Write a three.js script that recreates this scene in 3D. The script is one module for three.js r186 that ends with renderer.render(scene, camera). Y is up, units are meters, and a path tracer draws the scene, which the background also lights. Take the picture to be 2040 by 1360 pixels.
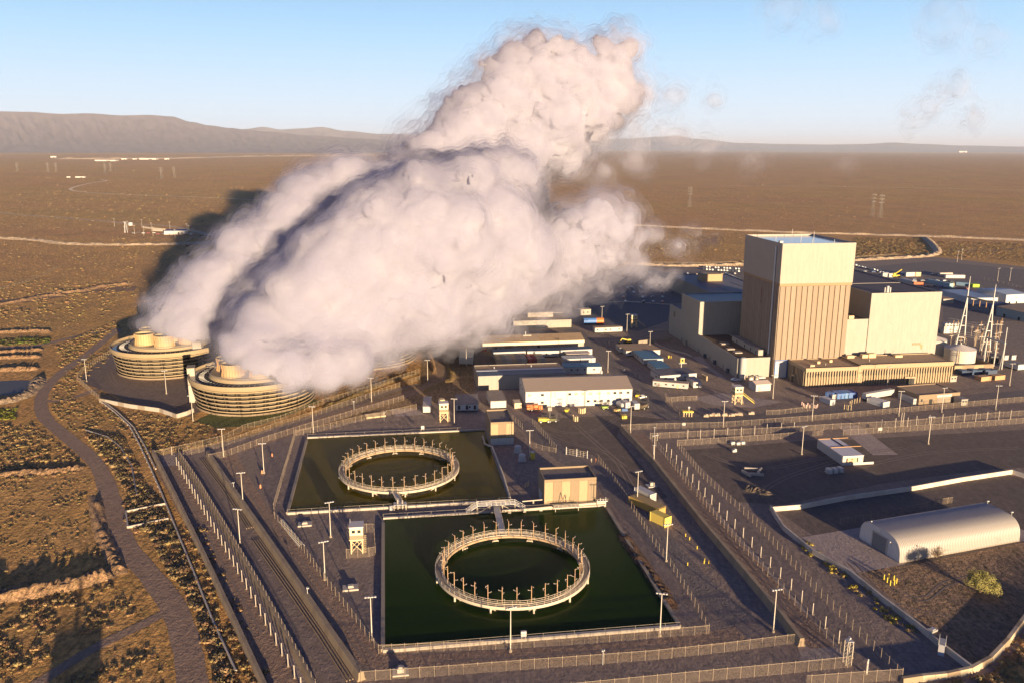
import * as THREE from 'three';
import { mergeGeometries } from 'three/addons/utils/BufferGeometryUtils.js';
import { RoundedBoxGeometry } from 'three/addons/geometries/RoundedBoxGeometry.js';
import { MarchingCubes } from 'three/addons/objects/MarchingCubes.js';
import { createNoise2D, createNoise3D } from 'simplex-noise';

// ------------------------------------------------------------------ camera, sky, sun, exposure
const scene = new THREE.Scene();
const renderer = new THREE.WebGLRenderer({ antialias: true });
renderer.setSize(1024, 682);
renderer.toneMapping = THREE.LinearToneMapping;
renderer.toneMappingExposure = 3.0;
renderer.shadowMap.enabled = true;
renderer.shadowMap.type = THREE.PCFSoftShadowMap;

const PITCH = 13.078 * Math.PI / 180, ROLL = 0.244 * Math.PI / 180, EYE = 121.35, FOCAL = 1669.2;
const camera = new THREE.PerspectiveCamera(2 * Math.atan(680 / FOCAL) * 180 / Math.PI, 1024 / 682, 1, 200000);
camera.position.set(0, EYE, 0);
camera.rotation.set(-PITCH, 0, ROLL, 'YXZ');

const SUN_AZ = 23.8 * Math.PI / 180, SUN_EL = 5.8 * Math.PI / 180;
const toSun = new THREE.Vector3(Math.sin(SUN_AZ) * Math.cos(SUN_EL), Math.sin(SUN_EL), Math.cos(SUN_AZ) * Math.cos(SUN_EL));
const sun = new THREE.DirectionalLight(new THREE.Color().setRGB(1.0, 0.745, 0.45), 5);
sun.position.copy(toSun).multiplyScalar(1500);
sun.position.z -= 500;
sun.target.position.set(0, 0, -500);
sun.castShadow = true;
Object.assign(sun.shadow.camera, { left: -900, right: 900, top: 500, bottom: -500, near: 10, far: 4000 });
sun.shadow.mapSize.set(4096, 4096);
scene.add(sun, sun.target);

// clear morning air: pale near the horizon, deeper blue overhead, warmer and brighter round the sun
{
  const W = 512, H = 256, d = new Float32Array(W * H * 4);
  const mix = (a, b, t) => a + (b - a) * t, ss = (a, b, x) => { const t = Math.min(1, Math.max(0, (x - a) / (b - a))); return t * t * (3 - 2 * t); };
  for (let j = 0; j < H; j++) for (let i = 0; i < W; i++) {
    const el = ((j + 0.5) / H - 0.5) * Math.PI, az = ((i + 0.5) / W - 0.5) * 2 * Math.PI;
    const x = Math.cos(az) * Math.cos(el), y = Math.sin(el), z = Math.sin(az) * Math.cos(el);
    const cs = x * toSun.x + y * toSun.y + z * toSun.z, e = Math.max(0, el) * 180 / Math.PI;
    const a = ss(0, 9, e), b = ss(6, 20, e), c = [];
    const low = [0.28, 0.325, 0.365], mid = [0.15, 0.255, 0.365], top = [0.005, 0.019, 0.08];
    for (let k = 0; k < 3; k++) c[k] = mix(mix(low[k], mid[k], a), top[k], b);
    const glow = Math.pow(Math.max(0, cs), 8) * 0.03 + Math.pow(Math.max(0, cs), 60) * 0.2;
    c[0] += glow * 1.0; c[1] += glow * 0.72; c[2] += glow * 0.42;
    if (el < 0) { c[0] = 0.065; c[1] = 0.05; c[2] = 0.04; }
    const o = (j * W + i) * 4; d[o] = c[0]; d[o + 1] = c[1]; d[o + 2] = c[2]; d[o + 3] = 1;
  }
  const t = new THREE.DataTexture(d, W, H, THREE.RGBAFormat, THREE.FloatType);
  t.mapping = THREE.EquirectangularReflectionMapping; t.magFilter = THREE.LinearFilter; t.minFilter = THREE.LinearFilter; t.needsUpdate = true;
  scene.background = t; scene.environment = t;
}

// ------------------------------------------------------------------ helpers
let SEED = 1234567;
const seedTo = (s) => { SEED = s | 0; };
const rnd = () => { SEED = (SEED + 0x6d2b79f5) | 0; let t = Math.imul(SEED ^ (SEED >>> 15), 1 | SEED); t = (t + Math.imul(t ^ (t >>> 7), 61 | t)) ^ t; return ((t ^ (t >>> 14)) >>> 0) / 4294967296; };
const rr = (a, b) => a + (b - a) * rnd();
const gauss = () => Math.sqrt(-2 * Math.log(rnd() + 1e-9)) * Math.cos(2 * Math.PI * rnd());
const n2 = createNoise2D(rnd), n3 = createNoise3D(rnd);
const fbm = (x, y, o = 4) => { let s = 0, a = 0.5; for (let i = 0; i < o; i++) { s += a * n2(x, y); x = x * 2.03 + 7.1; y = y * 2.03 - 3.7; a *= 0.5; } return s; };
const V = (x, y, z) => new THREE.Vector3(x, y, z);
const clamp = THREE.MathUtils.clamp, lerp = THREE.MathUtils.lerp, sstep = (a, b, x) => THREE.MathUtils.smoothstep(x, a, b);
// the survey: a spot seen at (u, v) in the aerial photograph, at height h above the plain
const FW = V(0, -Math.sin(PITCH), -Math.cos(PITCH)), UP0 = V(0, Math.cos(PITCH), -Math.sin(PITCH)), RT0 = V(1, 0, 0);
const RT = RT0.clone().multiplyScalar(Math.cos(ROLL)).addScaledVector(UP0, Math.sin(ROLL)), UPV = UP0.clone().multiplyScalar(Math.cos(ROLL)).addScaledVector(RT0, -Math.sin(ROLL));
const ray = (u, v) => FW.clone().addScaledVector(RT, (u - 1020) / FOCAL).addScaledVector(UPV, -(v - 680) / FOCAL);
const G = (u, v, h = 0) => { const d = ray(u, v); return V(0, EYE, 0).addScaledVector(d, (h - EYE) / d.y); };
const GZ = (u, v, z) => { const d = ray(u, v); return V(0, EYE, 0).addScaledVector(d, z / d.z); };
const YAW = 8.524 * Math.PI / 180;                       // the plant's own grid is turned this far
const UX = V(Math.cos(YAW), 0, -Math.sin(YAW)), UZ = V(Math.sin(YAW), 0, Math.cos(YAW));

const usedNames = new Map();
const numbered = (n) => { const k = usedNames.get(n) ?? 0; usedNames.set(n, k + 1); return k ? n + '_' + String(k).padStart(3, '0') : n; };
function tag(o, label, category, group) { o.userData.label = label; if (category) o.userData.category = category; if (group) o.userData.group = group; return o; }
function shade(o) { o.traverse((c) => { if (c.isMesh) { c.castShadow = true; c.receiveShadow = true; } }); return o; }
function thing(name, label, category, pos = [0, 0, 0], turn = 0, group) {
  const o = new THREE.Group(); o.name = numbered(name); scene.add(o);
  if (pos.isVector3) o.position.copy(pos); else o.position.set(...pos);
  o.rotation.y = turn; return tag(o, label, category, group);
}
function part(name, geo, m, parent, x = 0, y = 0, z = 0, ry = 0) {
  const o = new THREE.Mesh(Array.isArray(geo) ? merge(geo) : geo, m);
  o.name = parent ? name : numbered(name); o.position.set(x, y, z); o.rotation.y = ry; o.castShadow = o.receiveShadow = true; (parent ?? scene).add(o); return o;
}
function structure(name, geo, m) { const o = part(name, geo, m, null); o.userData.kind = 'structure'; return o; }
function copyOf(o, label, pos, turn, group) {
  const c = o.clone(); c.name = numbered(o.name.replace(/_\d{3}$/, '')); scene.add(c);
  if (pos) c.position.copy(pos); if (turn !== undefined) c.rotation.y = turn;
  c.userData = { ...o.userData }; if (label) c.userData.label = label; if (group) c.userData.group = group; return c;
}
const merge = (list) => mergeGeometries(list.map((g) => { const q = g.index ? g.toNonIndexed() : g; for (const k of Object.keys(q.attributes)) if (!['position', 'normal', 'uv'].includes(k)) q.deleteAttribute(k); return q; }));
// box with uv in metres, its base centre at the origin
function box(w, h, d, x = 0, y = 0, z = 0) {
  const g = new THREE.BoxGeometry(w, h, d), uv = g.attributes.uv, S = [[d, h], [d, h], [w, d], [w, d], [w, h], [w, h]];
  for (let i = 0; i < 24; i++) { const s = S[i >> 2]; uv.setXY(i, uv.getX(i) * s[0], uv.getY(i) * s[1]); }
  return g.translate(x, y + h / 2, z);
}
function bar(a, b, r, seg = 6, r2 = r) {
  const d = b.clone().sub(a), g = new THREE.CylinderGeometry(r2, r, d.length(), seg, 1);
  g.applyQuaternion(new THREE.Quaternion().setFromUnitVectors(V(0, 1, 0), d.normalize()));
  return g.translate((a.x + b.x) / 2, (a.y + b.y) / 2, (a.z + b.z) / 2);
}
function beam(a, b, w, h) {   // rectangular bar from a to b
  const d = b.clone().sub(a), L = d.length(), g = new THREE.BoxGeometry(w, h, L);
  const m = new THREE.Matrix4().lookAt(V(0, 0, 0), d, Math.abs(d.y) > 0.99 * L ? V(1, 0, 0) : V(0, 1, 0)); g.applyMatrix4(m);
  return g.translate((a.x + b.x) / 2, (a.y + b.y) / 2, (a.z + b.z) / 2);
}
const dataTex = (n, fn, srgb = false) => {
  const d = new Uint8Array(n * n * 4);
  for (let j = 0; j < n; j++) for (let i = 0; i < n; i++) { const c = fn(i / n, j / n, i, j), o = (j * n + i) * 4; d[o] = clamp(c[0], 0, 255); d[o + 1] = clamp(c[1], 0, 255); d[o + 2] = clamp(c[2], 0, 255); d[o + 3] = c[3] ?? 255; }
  const t = new THREE.DataTexture(d, n, n); t.wrapS = t.wrapT = THREE.RepeatWrapping; t.magFilter = THREE.LinearFilter; t.minFilter = THREE.LinearMipmapLinearFilter; t.generateMipmaps = true;
  if (srgb) t.colorSpace = THREE.SRGBColorSpace; t.needsUpdate = true; return t;
};
const rep = (t, x, y = x) => { const c = t.clone(); c.repeat.set(x, y); c.needsUpdate = true; return c; };
// seamless noise on a torus of side 1
const tile = (u, v, f, o = 4) => { let s = 0, a = 0.5; for (let i = 0; i < o; i++) { const A = 2 * Math.PI * u, B = 2 * Math.PI * v, r = f / 6.2832; s += a * (n3(Math.cos(A) * r + 3 * i, Math.sin(A) * r, Math.cos(B) * r + 9 * i) + n3(Math.sin(B) * r, Math.cos(A) * r + 5, Math.sin(A) * r + 2 * i)) * 0.7; f *= 2.1; a *= 0.55; } return s; };
const std = (r, g, b, o = {}) => new THREE.MeshStandardMaterial({ color: new THREE.Color().setRGB(r, g, b), roughness: 0.85, ...o });
// ------------------------------------------------------------------ surfaces
seedTo(4242);
const grain = (() => {                                   // one shared field of grain, several readings of it
  const n = 1024, a = new Float32Array(n * n);
  for (let j = 0; j < n; j++) for (let i = 0; i < n; i++) a[j * n + i] = tile(i / n, j / n, 26, 5) * 0.8 + (rnd() - 0.5) * 0.28;
  return (i, j) => a[((j % n + n) % n) * n + ((i % n + n) % n)];
})();
const tDirtBump = dataTex(1024, (u, v, i, j) => { const k = 128 + 150 * grain(i, j) + 60 * grain(i * 3, j * 3); return [k, k, k]; });
const tDirt = dataTex(1024, (u, v, i, j) => { const k = grain(i + 300, j + 77), m = grain(i * 2 + 11, j * 2 + 500), c = 205 + 80 * k + 45 * m, g = Math.max(0, -k - 0.12) * 120; return [c - g * 0.4, c - 6 - g * 0.1 + 8 * m, c - 12 - g * 0.4]; }, true);
const tGravel = dataTex(1024, (u, v, i, j) => {
  const k = grain(i + 40, j + 640), m = grain(i * 3, j * 3 + 9), tr = Math.sin((v + 0.015 * Math.sin(u * 12.566)) * 6.2832 * 40 + 3 * k) * (k > 0.1 ? 5 : 1);
  const c = 210 + 40 * k + 24 * m + tr; return [c, c - 3 + 3 * m, c - 5]; }, true);
const tGravelBump = dataTex(1024, (u, v, i, j) => { const k = grain(i + 40, j + 640), tr = Math.sin((v + 0.015 * Math.sin(u * 12.566)) * 6.2832 * 40 + 3 * k); const c = 128 + 90 * k + 60 * grain(i * 3 + 5, j * 3) + tr * 4; return [c, c, c]; });
const tSlab = dataTex(512, (u, v, i, j) => { const k = grain(i * 2, j * 2 + 200), m = grain(i * 5, j * 5), joint = (u * 10 % 1 < 0.02 || v * 10 % 1 < 0.02) ? -28 : 0, c = 214 + 34 * k + 18 * m + joint; return [c, c - 3, c - 6]; }, true);
const tWall = dataTex(512, (u, v, i, j) => { const k = grain(i * 2 + 90, Math.floor(j * 0.35) + 20), m = grain(i * 4, j * 4), c = 228 + 14 * k + 8 * m; return [c, c - 2, c - 5]; }, true);
const tRib = dataTex(256, (u, v) => { const c = 128 + 110 * Math.sign(Math.sin(u * 6.2832 * 16)) * Math.pow(Math.abs(Math.sin(u * 6.2832 * 16)), 0.4); return [c, c, c]; });
const M = {
  dirt: new THREE.MeshStandardMaterial({ color: 0xffffff, vertexColors: true, roughness: 1, map: rep(tDirt, 1 / 70), bumpMap: rep(tDirtBump, 1 / 70), bumpScale: 2.0 }),
  gravel: std(0.345, 0.265, 0.215, { map: rep(tGravel, 1 / 60), bumpMap: rep(tGravelBump, 1 / 60), bumpScale: 0.16, roughness: 0.95 }),
  asphalt: std(0.23, 0.195, 0.185, { map: rep(tGravel, 1 / 45), bumpMap: rep(tGravelBump, 1 / 45), bumpScale: 0.22, roughness: 0.9 }),
  track: std(0.40, 0.275, 0.195, { map: rep(tGravel, 1 / 50), bumpMap: rep(tGravelBump, 1 / 50), bumpScale: 0.4, roughness: 1 }),
  paleRoad: std(0.92, 0.72, 0.50, { map: rep(tDirt, 1 / 50), bumpMap: rep(tDirtBump, 1 / 50), bumpScale: 0.7, roughness: 1 }),
  slab: std(0.50, 0.41, 0.37, { map: rep(tSlab, 1 / 40), bumpMap: rep(tGravelBump, 1 / 40), bumpScale: 0.15, roughness: 0.85 }),
  berm: std(0.60, 0.38, 0.21, { map: rep(tDirt, 1 / 30), bumpMap: rep(tDirtBump, 1 / 30), bumpScale: 0.7, roughness: 1 }),
  concrete: std(0.34, 0.285, 0.23, { map: rep(tWall, 1 / 12), roughness: 0.9 }),
  paleConcrete: std(0.49, 0.44, 0.39, { map: rep(tWall, 1 / 12), roughness: 0.9 }),
  tanConcrete: std(0.31, 0.235, 0.16, { map: rep(tWall, 1 / 14), roughness: 0.9 }),
  cream: std(0.42, 0.395, 0.36, { map: rep(tWall, 1 / 40), bumpMap: rep(tRib, 1 / 6), bumpScale: 0.06, roughness: 0.6 }),
  white: std(0.53, 0.53, 0.54, { roughness: 0.55, map: rep(tWall, 1 / 9) }),
  whiteRib: std(0.52, 0.52, 0.53, { roughness: 0.5, bumpMap: rep(tRib, 1 / 3.2), bumpScale: 0.05 }),
  steel: std(0.34, 0.30, 0.25, { roughness: 0.55, metalness: 0.15 }),
  galv: std(0.42, 0.41, 0.40, { roughness: 0.5, metalness: 0.3 }),
  paleSteel: std(0.48, 0.41, 0.32, { roughness: 0.6 }),
  darkSteel: std(0.06, 0.06, 0.065, { roughness: 0.6 }),
  dark: std(0.02, 0.02, 0.022, { roughness: 0.7 }),
  glass: std(0.03, 0.035, 0.04, { roughness: 0.15 }),
  roofGrey: std(0.27, 0.25, 0.25, { roughness: 0.75, map: rep(tWall, 1 / 15) }),
  roofTan: std(0.44, 0.325, 0.23, { roughness: 0.9, map: rep(tGravel, 1 / 30) }),
  roofDark: std(0.085, 0.075, 0.085, { roughness: 0.9, map: rep(tGravel, 1 / 40) }),
  roofBlue: std(0.06, 0.17, 0.30, { roughness: 0.55, map: rep(tWall, 1 / 12) }),
  roofNavy: std(0.045, 0.075, 0.17, { roughness: 0.6, bumpMap: rep(tRib, 1 / 3), bumpScale: 0.05, map: rep(tWall, 1 / 12) }),
  yellow: std(0.62, 0.46, 0.05, { roughness: 0.5 }),
  orange: std(0.62, 0.16, 0.04, { roughness: 0.5 }),
  red: std(0.42, 0.06, 0.04, { roughness: 0.5 }),
  blue: std(0.06, 0.16, 0.42, { roughness: 0.5 }),
  rust: std(0.42, 0.24, 0.10, { roughness: 0.8 }),
  tan: std(0.52, 0.40, 0.24, { roughness: 0.7 }),
  rubber: std(0.025, 0.025, 0.025, { roughness: 0.9 }),
};

// ------------------------------------------------------------------ the plain, one sheet out to the horizon
const desertColour = (x, z) => {
  const d = Math.hypot(x, z), big = fbm(x / 1400, z / 520, 3), mid = fbm(x / 260 + 40, z / 70, 4), small = fbm(x / 42, z / 30 - 9, 3);
  const right = sstep(-200, 900, x + d * 0.12), far = sstep(1500, 7000, d);
  let r = 0.95, g = 0.53, b = 0.165;
  const mixIn = (t, R, Gc, B) => { r = lerp(r, R, t); g = lerp(g, Gc, t); b = lerp(b, B, t); };
  mixIn(right * 0.6 * (0.5 + 0.5 * far), 0.72, 0.42, 0.19);                  // cheatgrass gives way to darker sage to the east
  mixIn(clamp(big * 1.1, 0, 0.7), 0.80, 0.50, 0.13);
  mixIn(clamp(-big * 1.2, 0, 0.6), 0.84, 0.42, 0.18);
  mixIn(clamp(mid * 1.2 - 0.15, 0, 0.38), 0.55, 0.36, 0.14);                    // sage stands
  mixIn(clamp(-mid * 1.3 - 0.15, 0, 0.5), 0.95, 0.57, 0.22);
  mixIn(clamp(small * 1.4 - 0.1, 0, 0.45) * (d < 2500 ? 1 : 0.4), 0.64, 0.38, 0.17);
  return [r, g, b];
};
{
  const R = [0, 20, 60]; while (R[R.length - 1] < 42000) { const r = R[R.length - 1]; R.push(r + Math.max(3.2, r * 0.0185)); }
  const T = []; for (let a = -180; a < -44; a += 4) T.push(a); for (let a = -44; a < 44; a += 0.3) T.push(a); for (let a = 44; a <= 180; a += 4) T.push(a);
  const pos = [], col = [], uv = [], idx = [], W = T.length;
  for (const r of R) for (const a of T) { const x = Math.sin(a * Math.PI / 180) * r, z = -Math.cos(a * Math.PI / 180) * r; pos.push(x, 0, z); col.push(...desertColour(x, z)); uv.push(x, z); }
  for (let i = 0; i < R.length - 1; i++) for (let j = 0; j < W - 1; j++) { const p = i * W + j; idx.push(p, p + 1, p + W, p + 1, p + W + 1, p + W); }
  const g = new THREE.BufferGeometry(); g.setAttribute('position', new THREE.Float32BufferAttribute(pos, 3)); g.setAttribute('color', new THREE.Float32BufferAttribute(col, 3)); g.setAttribute('uv', new THREE.Float32BufferAttribute(uv, 2)); g.setIndex(idx); 
  const nn = new Float32Array(pos.length); for (let i = 1; i < nn.length; i += 3) nn[i] = 1; g.setAttribute('normal', new THREE.BufferAttribute(nn, 3));
  structure('ground', g, M.dirt);
}

// sheets laid on the plain
function patch(name, pts, m, y) {       // pts: world points or [u, v] spots of the survey
  const w = pts.map((p) => p.isVector3 ? p : G(p[0], p[1])), sh = new THREE.Shape(w.map((p) => new THREE.Vector2(p.x, -p.z)));
  const g = new THREE.ShapeGeometry(sh); g.rotateX(-Math.PI / 2); g.translate(0, y, 0);
  const uv = g.attributes.uv, p = g.attributes.position; for (let i = 0; i < uv.count; i++) uv.setXY(i, p.getX(i), p.getZ(i));
  return structure(name, g, m);
}
function ribbonGeometry(pts, width, y, smooth = true) {
  const w = pts.map((p) => p.isVector3 ? p : G(p[0], p[1])); let c = w;
  if (smooth && w.length > 2) c = new THREE.CatmullRomCurve3(w, false, 'centripetal').getPoints(w.length * 8);
  const pos = [], uv = [], idx = [];
  for (let i = 0; i < c.length; i++) {
    const a = c[Math.max(0, i - 1)], b = c[Math.min(c.length - 1, i + 1)], t = b.clone().sub(a).setY(0).normalize(), s = V(-t.z, 0, t.x), k = (typeof width === 'function' ? width(i / (c.length - 1)) : width) / 2 * (1 + 0.08 * n2(c[i].x / 15, c[i].z / 15));
    for (const e of [-1, 1]) { const p = c[i].clone().addScaledVector(s, e * k); pos.push(p.x, y, p.z); uv.push(p.x, p.z); }
    if (i) { const q = i * 2; idx.push(q - 2, q - 1, q, q - 1, q + 1, q); }
  }
  const g = new THREE.BufferGeometry(); g.setAttribute('position', new THREE.Float32BufferAttribute(pos, 3)); g.setAttribute('uv', new THREE.Float32BufferAttribute(uv, 2)); g.setIndex(idx); g.computeVertexNormals();
  if (g.attributes.normal.getY(0) < 0) { const ix = g.index.array; for (let i = 0; i < ix.length; i += 3) { const t = ix[i]; ix[i] = ix[i + 1]; ix[i + 1] = t; } g.computeVertexNormals(); }
  return g;
}
const road = (name, pts, width, m, y = 0.03, smooth = true) => structure(name, ribbonGeometry(pts, width, y, smooth), m);

patch('yard_ground', [[306, 908], [396, 893], [500, 866], [640, 818], [700, 790], [838, 762], [852, 700], [880, 640], [1000, 600], [1150, 560], [1250, 528], [1480, 532], [1704, 520], [1862, 512], [2120, 540], [2600, 640], [2500, 900], [2230, 1060], [2010, 1310], [1880, 1420], [1700, 1520], [560, 1520], [520, 1362]], M.gravel, 0.01);
patch('parking_lot', [[1180, 600], [1250, 545], [1480, 536], [1480, 600], [1330, 630], [1200, 640]], M.asphalt, 0.03);
patch('parking_lot', [[1700, 535], [1860, 520], [2120, 545], [2200, 640], [1880, 640], [1880, 560]], M.asphalt, 0.03);
patch('tower_apron', [[152, 757], [190, 722], [236, 690], [330, 670], [440, 690], [440, 800], [376, 830], [300, 815]], std(0.25, 0.185, 0.145, { map: rep(tGravel, 1 / 60), bumpMap: rep(tGravelBump, 1 / 60), bumpScale: 0.4 }), 0.02);
patch('grass_verge', [[388, 838], [430, 852], [520, 846], [600, 816], [640, 800], [616, 790], [520, 822], [420, 822]], std(0.14, 0.17, 0.035, { map: rep(tDirt, 1 / 25), bumpMap: rep(tDirtBump, 1 / 25), bumpScale: 0.6 }), 0.015);
const mLot = std(0.185, 0.142, 0.118, { map: rep(tGravel, 1 / 80), bumpMap: rep(tGravelBump, 1 / 50), bumpScale: 0.1, roughness: 0.9 }), mSoil = std(0.38, 0.255, 0.165, { map: rep(tDirt, 1 / 50), bumpMap: rep(tDirtBump, 1 / 60), bumpScale: 0.7, roughness: 1 }), mPaleGravel = std(0.46, 0.375, 0.32, { map: rep(tGravel, 1 / 35), bumpMap: rep(tGravelBump, 1 / 40), bumpScale: 0.2, roughness: 0.95 });
patch('open_lot', [[1362, 896], [1500, 886], [1640, 874], [1690, 876], [1850, 866], [2140, 850], [2140, 925], [1960, 936], [1760, 962], [1560, 1005], [1470, 1000]], mLot, 0.02);
patch('compound_lot', [[1552, 1020], [1700, 992], [1830, 972], [2010, 945], [2140, 980], [2180, 1060], [2040, 1080], [1800, 1128], [1640, 1080]], mLot, 0.022);
patch('compound_soil', [[1680, 1115], [1790, 1128], [2040, 1080], [2180, 1060], [2180, 1120], [2040, 1230], [1960, 1330], [1930, 1335], [1850, 1250], [1700, 1130]], mSoil, 0.02);
patch('warehouse_lot', [[1062, 846], [1120, 832], [1240, 826], [1330, 835], [1232, 856], [1230, 870], [1330, 990], [1290, 1000], [1180, 905], [1110, 893]], mLot, 0.02);
patch('barrier_lane', [[318, 910], [350, 904], [400, 975], [460, 1075], [530, 1195], [600, 1310], [660, 1430], [560, 1430], [470, 1240], [400, 1085]], mPaleGravel, 0.02);
patch('barrier_lane', [[1250, 862], [1294, 868], [1400, 990], [1530, 1130], [1690, 1310], [1600, 1320], [1590, 1290], [1420, 1075]], mPaleGravel, 0.02);
patch('ramp_soil', [[840, 700], [900, 690], [940, 720], [945, 790], [880, 800], [700, 838], [640, 850], [620, 842], [760, 790], [838, 764]], std(0.36, 0.245, 0.135, { map: rep(tDirt, 1 / 40), bumpMap: rep(tDirtBump, 1 / 50), bumpScale: 0.4, roughness: 1 }), 0.015);
{ // wheel marks over the lots
  const mMark = std(0.22, 0.165, 0.13, { roughness: 0.95 });
  const runs = [[[1070, 850], [1130, 880], [1210, 900], [1270, 980], [1330, 1080]], [[1240, 830], [1180, 860], [1120, 862], [1080, 850]], [[1150, 845], [1190, 880], [1250, 930]], [[1400, 900], [1500, 930], [1640, 910], [1800, 890]], [[1700, 930], [1850, 900], [2030, 890]], [[1500, 985], [1560, 950], [1700, 905]], [[500, 920], [540, 1000], [560, 1060], [640, 1170]], [[470, 930], [520, 1020], [590, 1120], [690, 1250], [745, 1310]], [[880, 1318], [1100, 1304], [1350, 1284]], [[400, 930], [470, 1050], [560, 1200], [650, 1360]], [[345, 940], [420, 1080], [520, 1260]], [[1300, 900], [1430, 1050], [1570, 1215]], [[1320, 905], [1460, 1070], [1600, 1240]], [[1740, 1150], [1830, 1190], [1880, 1160], [1960, 1140]], [[1700, 1120], [1790, 1200], [1900, 1230]], [[170, 775], [250, 795], [330, 790], [376, 800]], [[220, 740], [240, 765], [330, 775], [420, 790]]];
  for (const p of runs) { const w = p.map((q) => G(...q)), o = w.map((q, i) => { const a = w[Math.max(0, i - 1)], b = w[Math.min(w.length - 1, i + 1)], t = b.clone().sub(a).normalize(); return q.clone().add(V(-t.z * 1.9, 0, t.x * 1.9)); }); road('wheel_mark', w, 0.5, mMark, 0.05); road('wheel_mark', o, 0.5, mMark, 0.05); }
}
// plant roads
road('road', [[900, 640], [1004, 628], [1130, 655], [1180, 690], [1230, 735], [1290, 785], [1330, 822], [1420, 838], [1560, 826], [1800, 803], [2060, 783]], 11, M.asphalt, 0.04);
road('road', [[1040, 838], [1120, 905], [1200, 960], [1290, 1050], [1400, 1170], [1480, 1240]], 9, M.asphalt, 0.035);
road('service_road', [[455, 905], [500, 990], [580, 1090], [660, 1200], [720, 1290], [760, 1316], [1000, 1310], [1300, 1290], [1480, 1262]], 6.5, M.track, 0.03);
road('perimeter_road', [[330, 930], [400, 1050], [480, 1200], [560, 1370], [600, 1450]], 8, M.track, 0.03, true);
road('perimeter_road', [[430, 905], [520, 880], [640, 838], [740, 805], [840, 775], [868, 760], [880, 720], [868, 670], [850, 640]], 8, M.track, 0.03);
road('perimeter_road', [[1268, 862], [1340, 945], [1440, 1065], [1560, 1200], [1640, 1290]], 7, M.track, 0.03);
patch('concrete_pad', [[1668, 847], [1712, 847], [1790, 905], [1740, 906]], M.slab, 0.03);
patch('concrete_pad', [[1380, 792], [1440, 782], [1560, 800], [1500, 812], [1420, 806]], M.slab, 0.03);
patch('concrete_pad', [[775, 815], [820, 812], [848, 825], [790, 829]], M.slab, 0.03);
// tracks and roads of the plain
const leftTrack = [[235, 655], [180, 700], [110, 752], [82, 790], [88, 830], [130, 868], [190, 922], [218, 985], [250, 1085], [310, 1160], [345, 1210], [372, 1290], [385, 1380]];
road('dirt_track', leftTrack, (t) => 5.2 + 1.8 * t, M.track, 0.05);
road('dirt_track', [[345, 1212], [270, 1250], [180, 1295], [60, 1370]], 3.4, M.track, 0.045);
road('dirt_track', [[80, 800], [130, 795], [195, 775]], 4, M.track, 0.045);
road('dirt_track', [[235, 655], [160, 668], [60, 690], [-80, 690]], 5, M.track, 0.04);
road('desert_road', [[-60, 415], [40, 428], [130, 434], [200, 440], [260, 446], [330, 450], [430, 470]], 9, M.paleRoad, 0.06);
road('desert_track', [[200, 358], [212, 360], [180, 365], [150, 372], [140, 378], [170, 383], [260, 388], [400, 393], [560, 401]], 9, std(0.90, 0.66, 0.40, { roughness: 1 }), 0.08);
road('desert_road', [[1400, 369], [1700, 372], [2100, 380]], 12, std(0.70, 0.52, 0.32, { roughness: 1 }), 0.06);
road('railway_bed', [[1180, 605], [1240, 601], [1340, 607]], 4, M.paleRoad, 0.06);
road('dirt_track', [[1868, 497], [1960, 500], [2100, 486]], 5, M.track, 0.05);
road('desert_track', [[-20, 604], [60, 596], [160, 580], [270, 575]], 26, std(0.42, 0.25, 0.15, { map: rep(tDirt, 1 / 60), bumpMap: rep(tDirtBump, 1 / 60), bumpScale: 0.6 }), 0.03);

// hills along the skyline
function hills(name, sky, dist, back, tint, rough) {
  const us = []; for (let u = sky[0][0]; u <= sky[sky.length - 1][0]; u += 5) us.push(u);
  const crest = (u) => { let i = 0; while (i < sky.length - 2 && sky[i + 1][0] < u) i++; const [a, b] = [sky[i], sky[i + 1]], t = clamp((u - a[0]) / (b[0] - a[0]), 0, 1), s = t * t * (3 - 2 * t); return lerp(a[1], b[1], s); };
  const rows = 28, pos = [], col = [], idx = [], uv = [];
  for (let j = 0; j <= rows; j++) for (const u of us) {
    const t = j / rows, c = crest(u), d = lerp(dist, dist + back, t), dir = ray(u, 290).setY(0).normalize();
    const sight = ray(u, c), top = EYE + sight.y / Math.hypot(sight.x, sight.z) * (dist + back) + 4;
    const gully = rough * (Math.abs(n2(u / 26 + 3, t * 1.5)) + 0.5 * Math.abs(n2(u / 9, t * 3))) * Math.sin(Math.PI * t);
    const h = Math.max(-4, top * Math.pow(t, 1.35) * (1 - gully) - 4);
    const p = dir.multiplyScalar(d); pos.push(p.x, h, p.z); uv.push(p.x, p.z);
    const k = 0.85 + 0.3 * fbm(u / 30, t * 6, 3); col.push(tint[0] * k, tint[1] * k, tint[2] * k);
  }
  const W = us.length; for (let j = 0; j < rows; j++) for (let i = 0; i < W - 1; i++) { const p = j * W + i; idx.push(p, p + 1, p + W, p + 1, p + W + 1, p + W); }
  const g = new THREE.BufferGeometry(); g.setAttribute('position', new THREE.Float32BufferAttribute(pos, 3)); g.setAttribute('color', new THREE.Float32BufferAttribute(col, 3)); g.setAttribute('uv', new THREE.Float32BufferAttribute(uv, 2)); g.setIndex(idx); g.computeVertexNormals();
  structure(name, g, new THREE.MeshStandardMaterial({ vertexColors: true, roughness: 1, color: 0xffffff, side: THREE.DoubleSide }));
}
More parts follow.
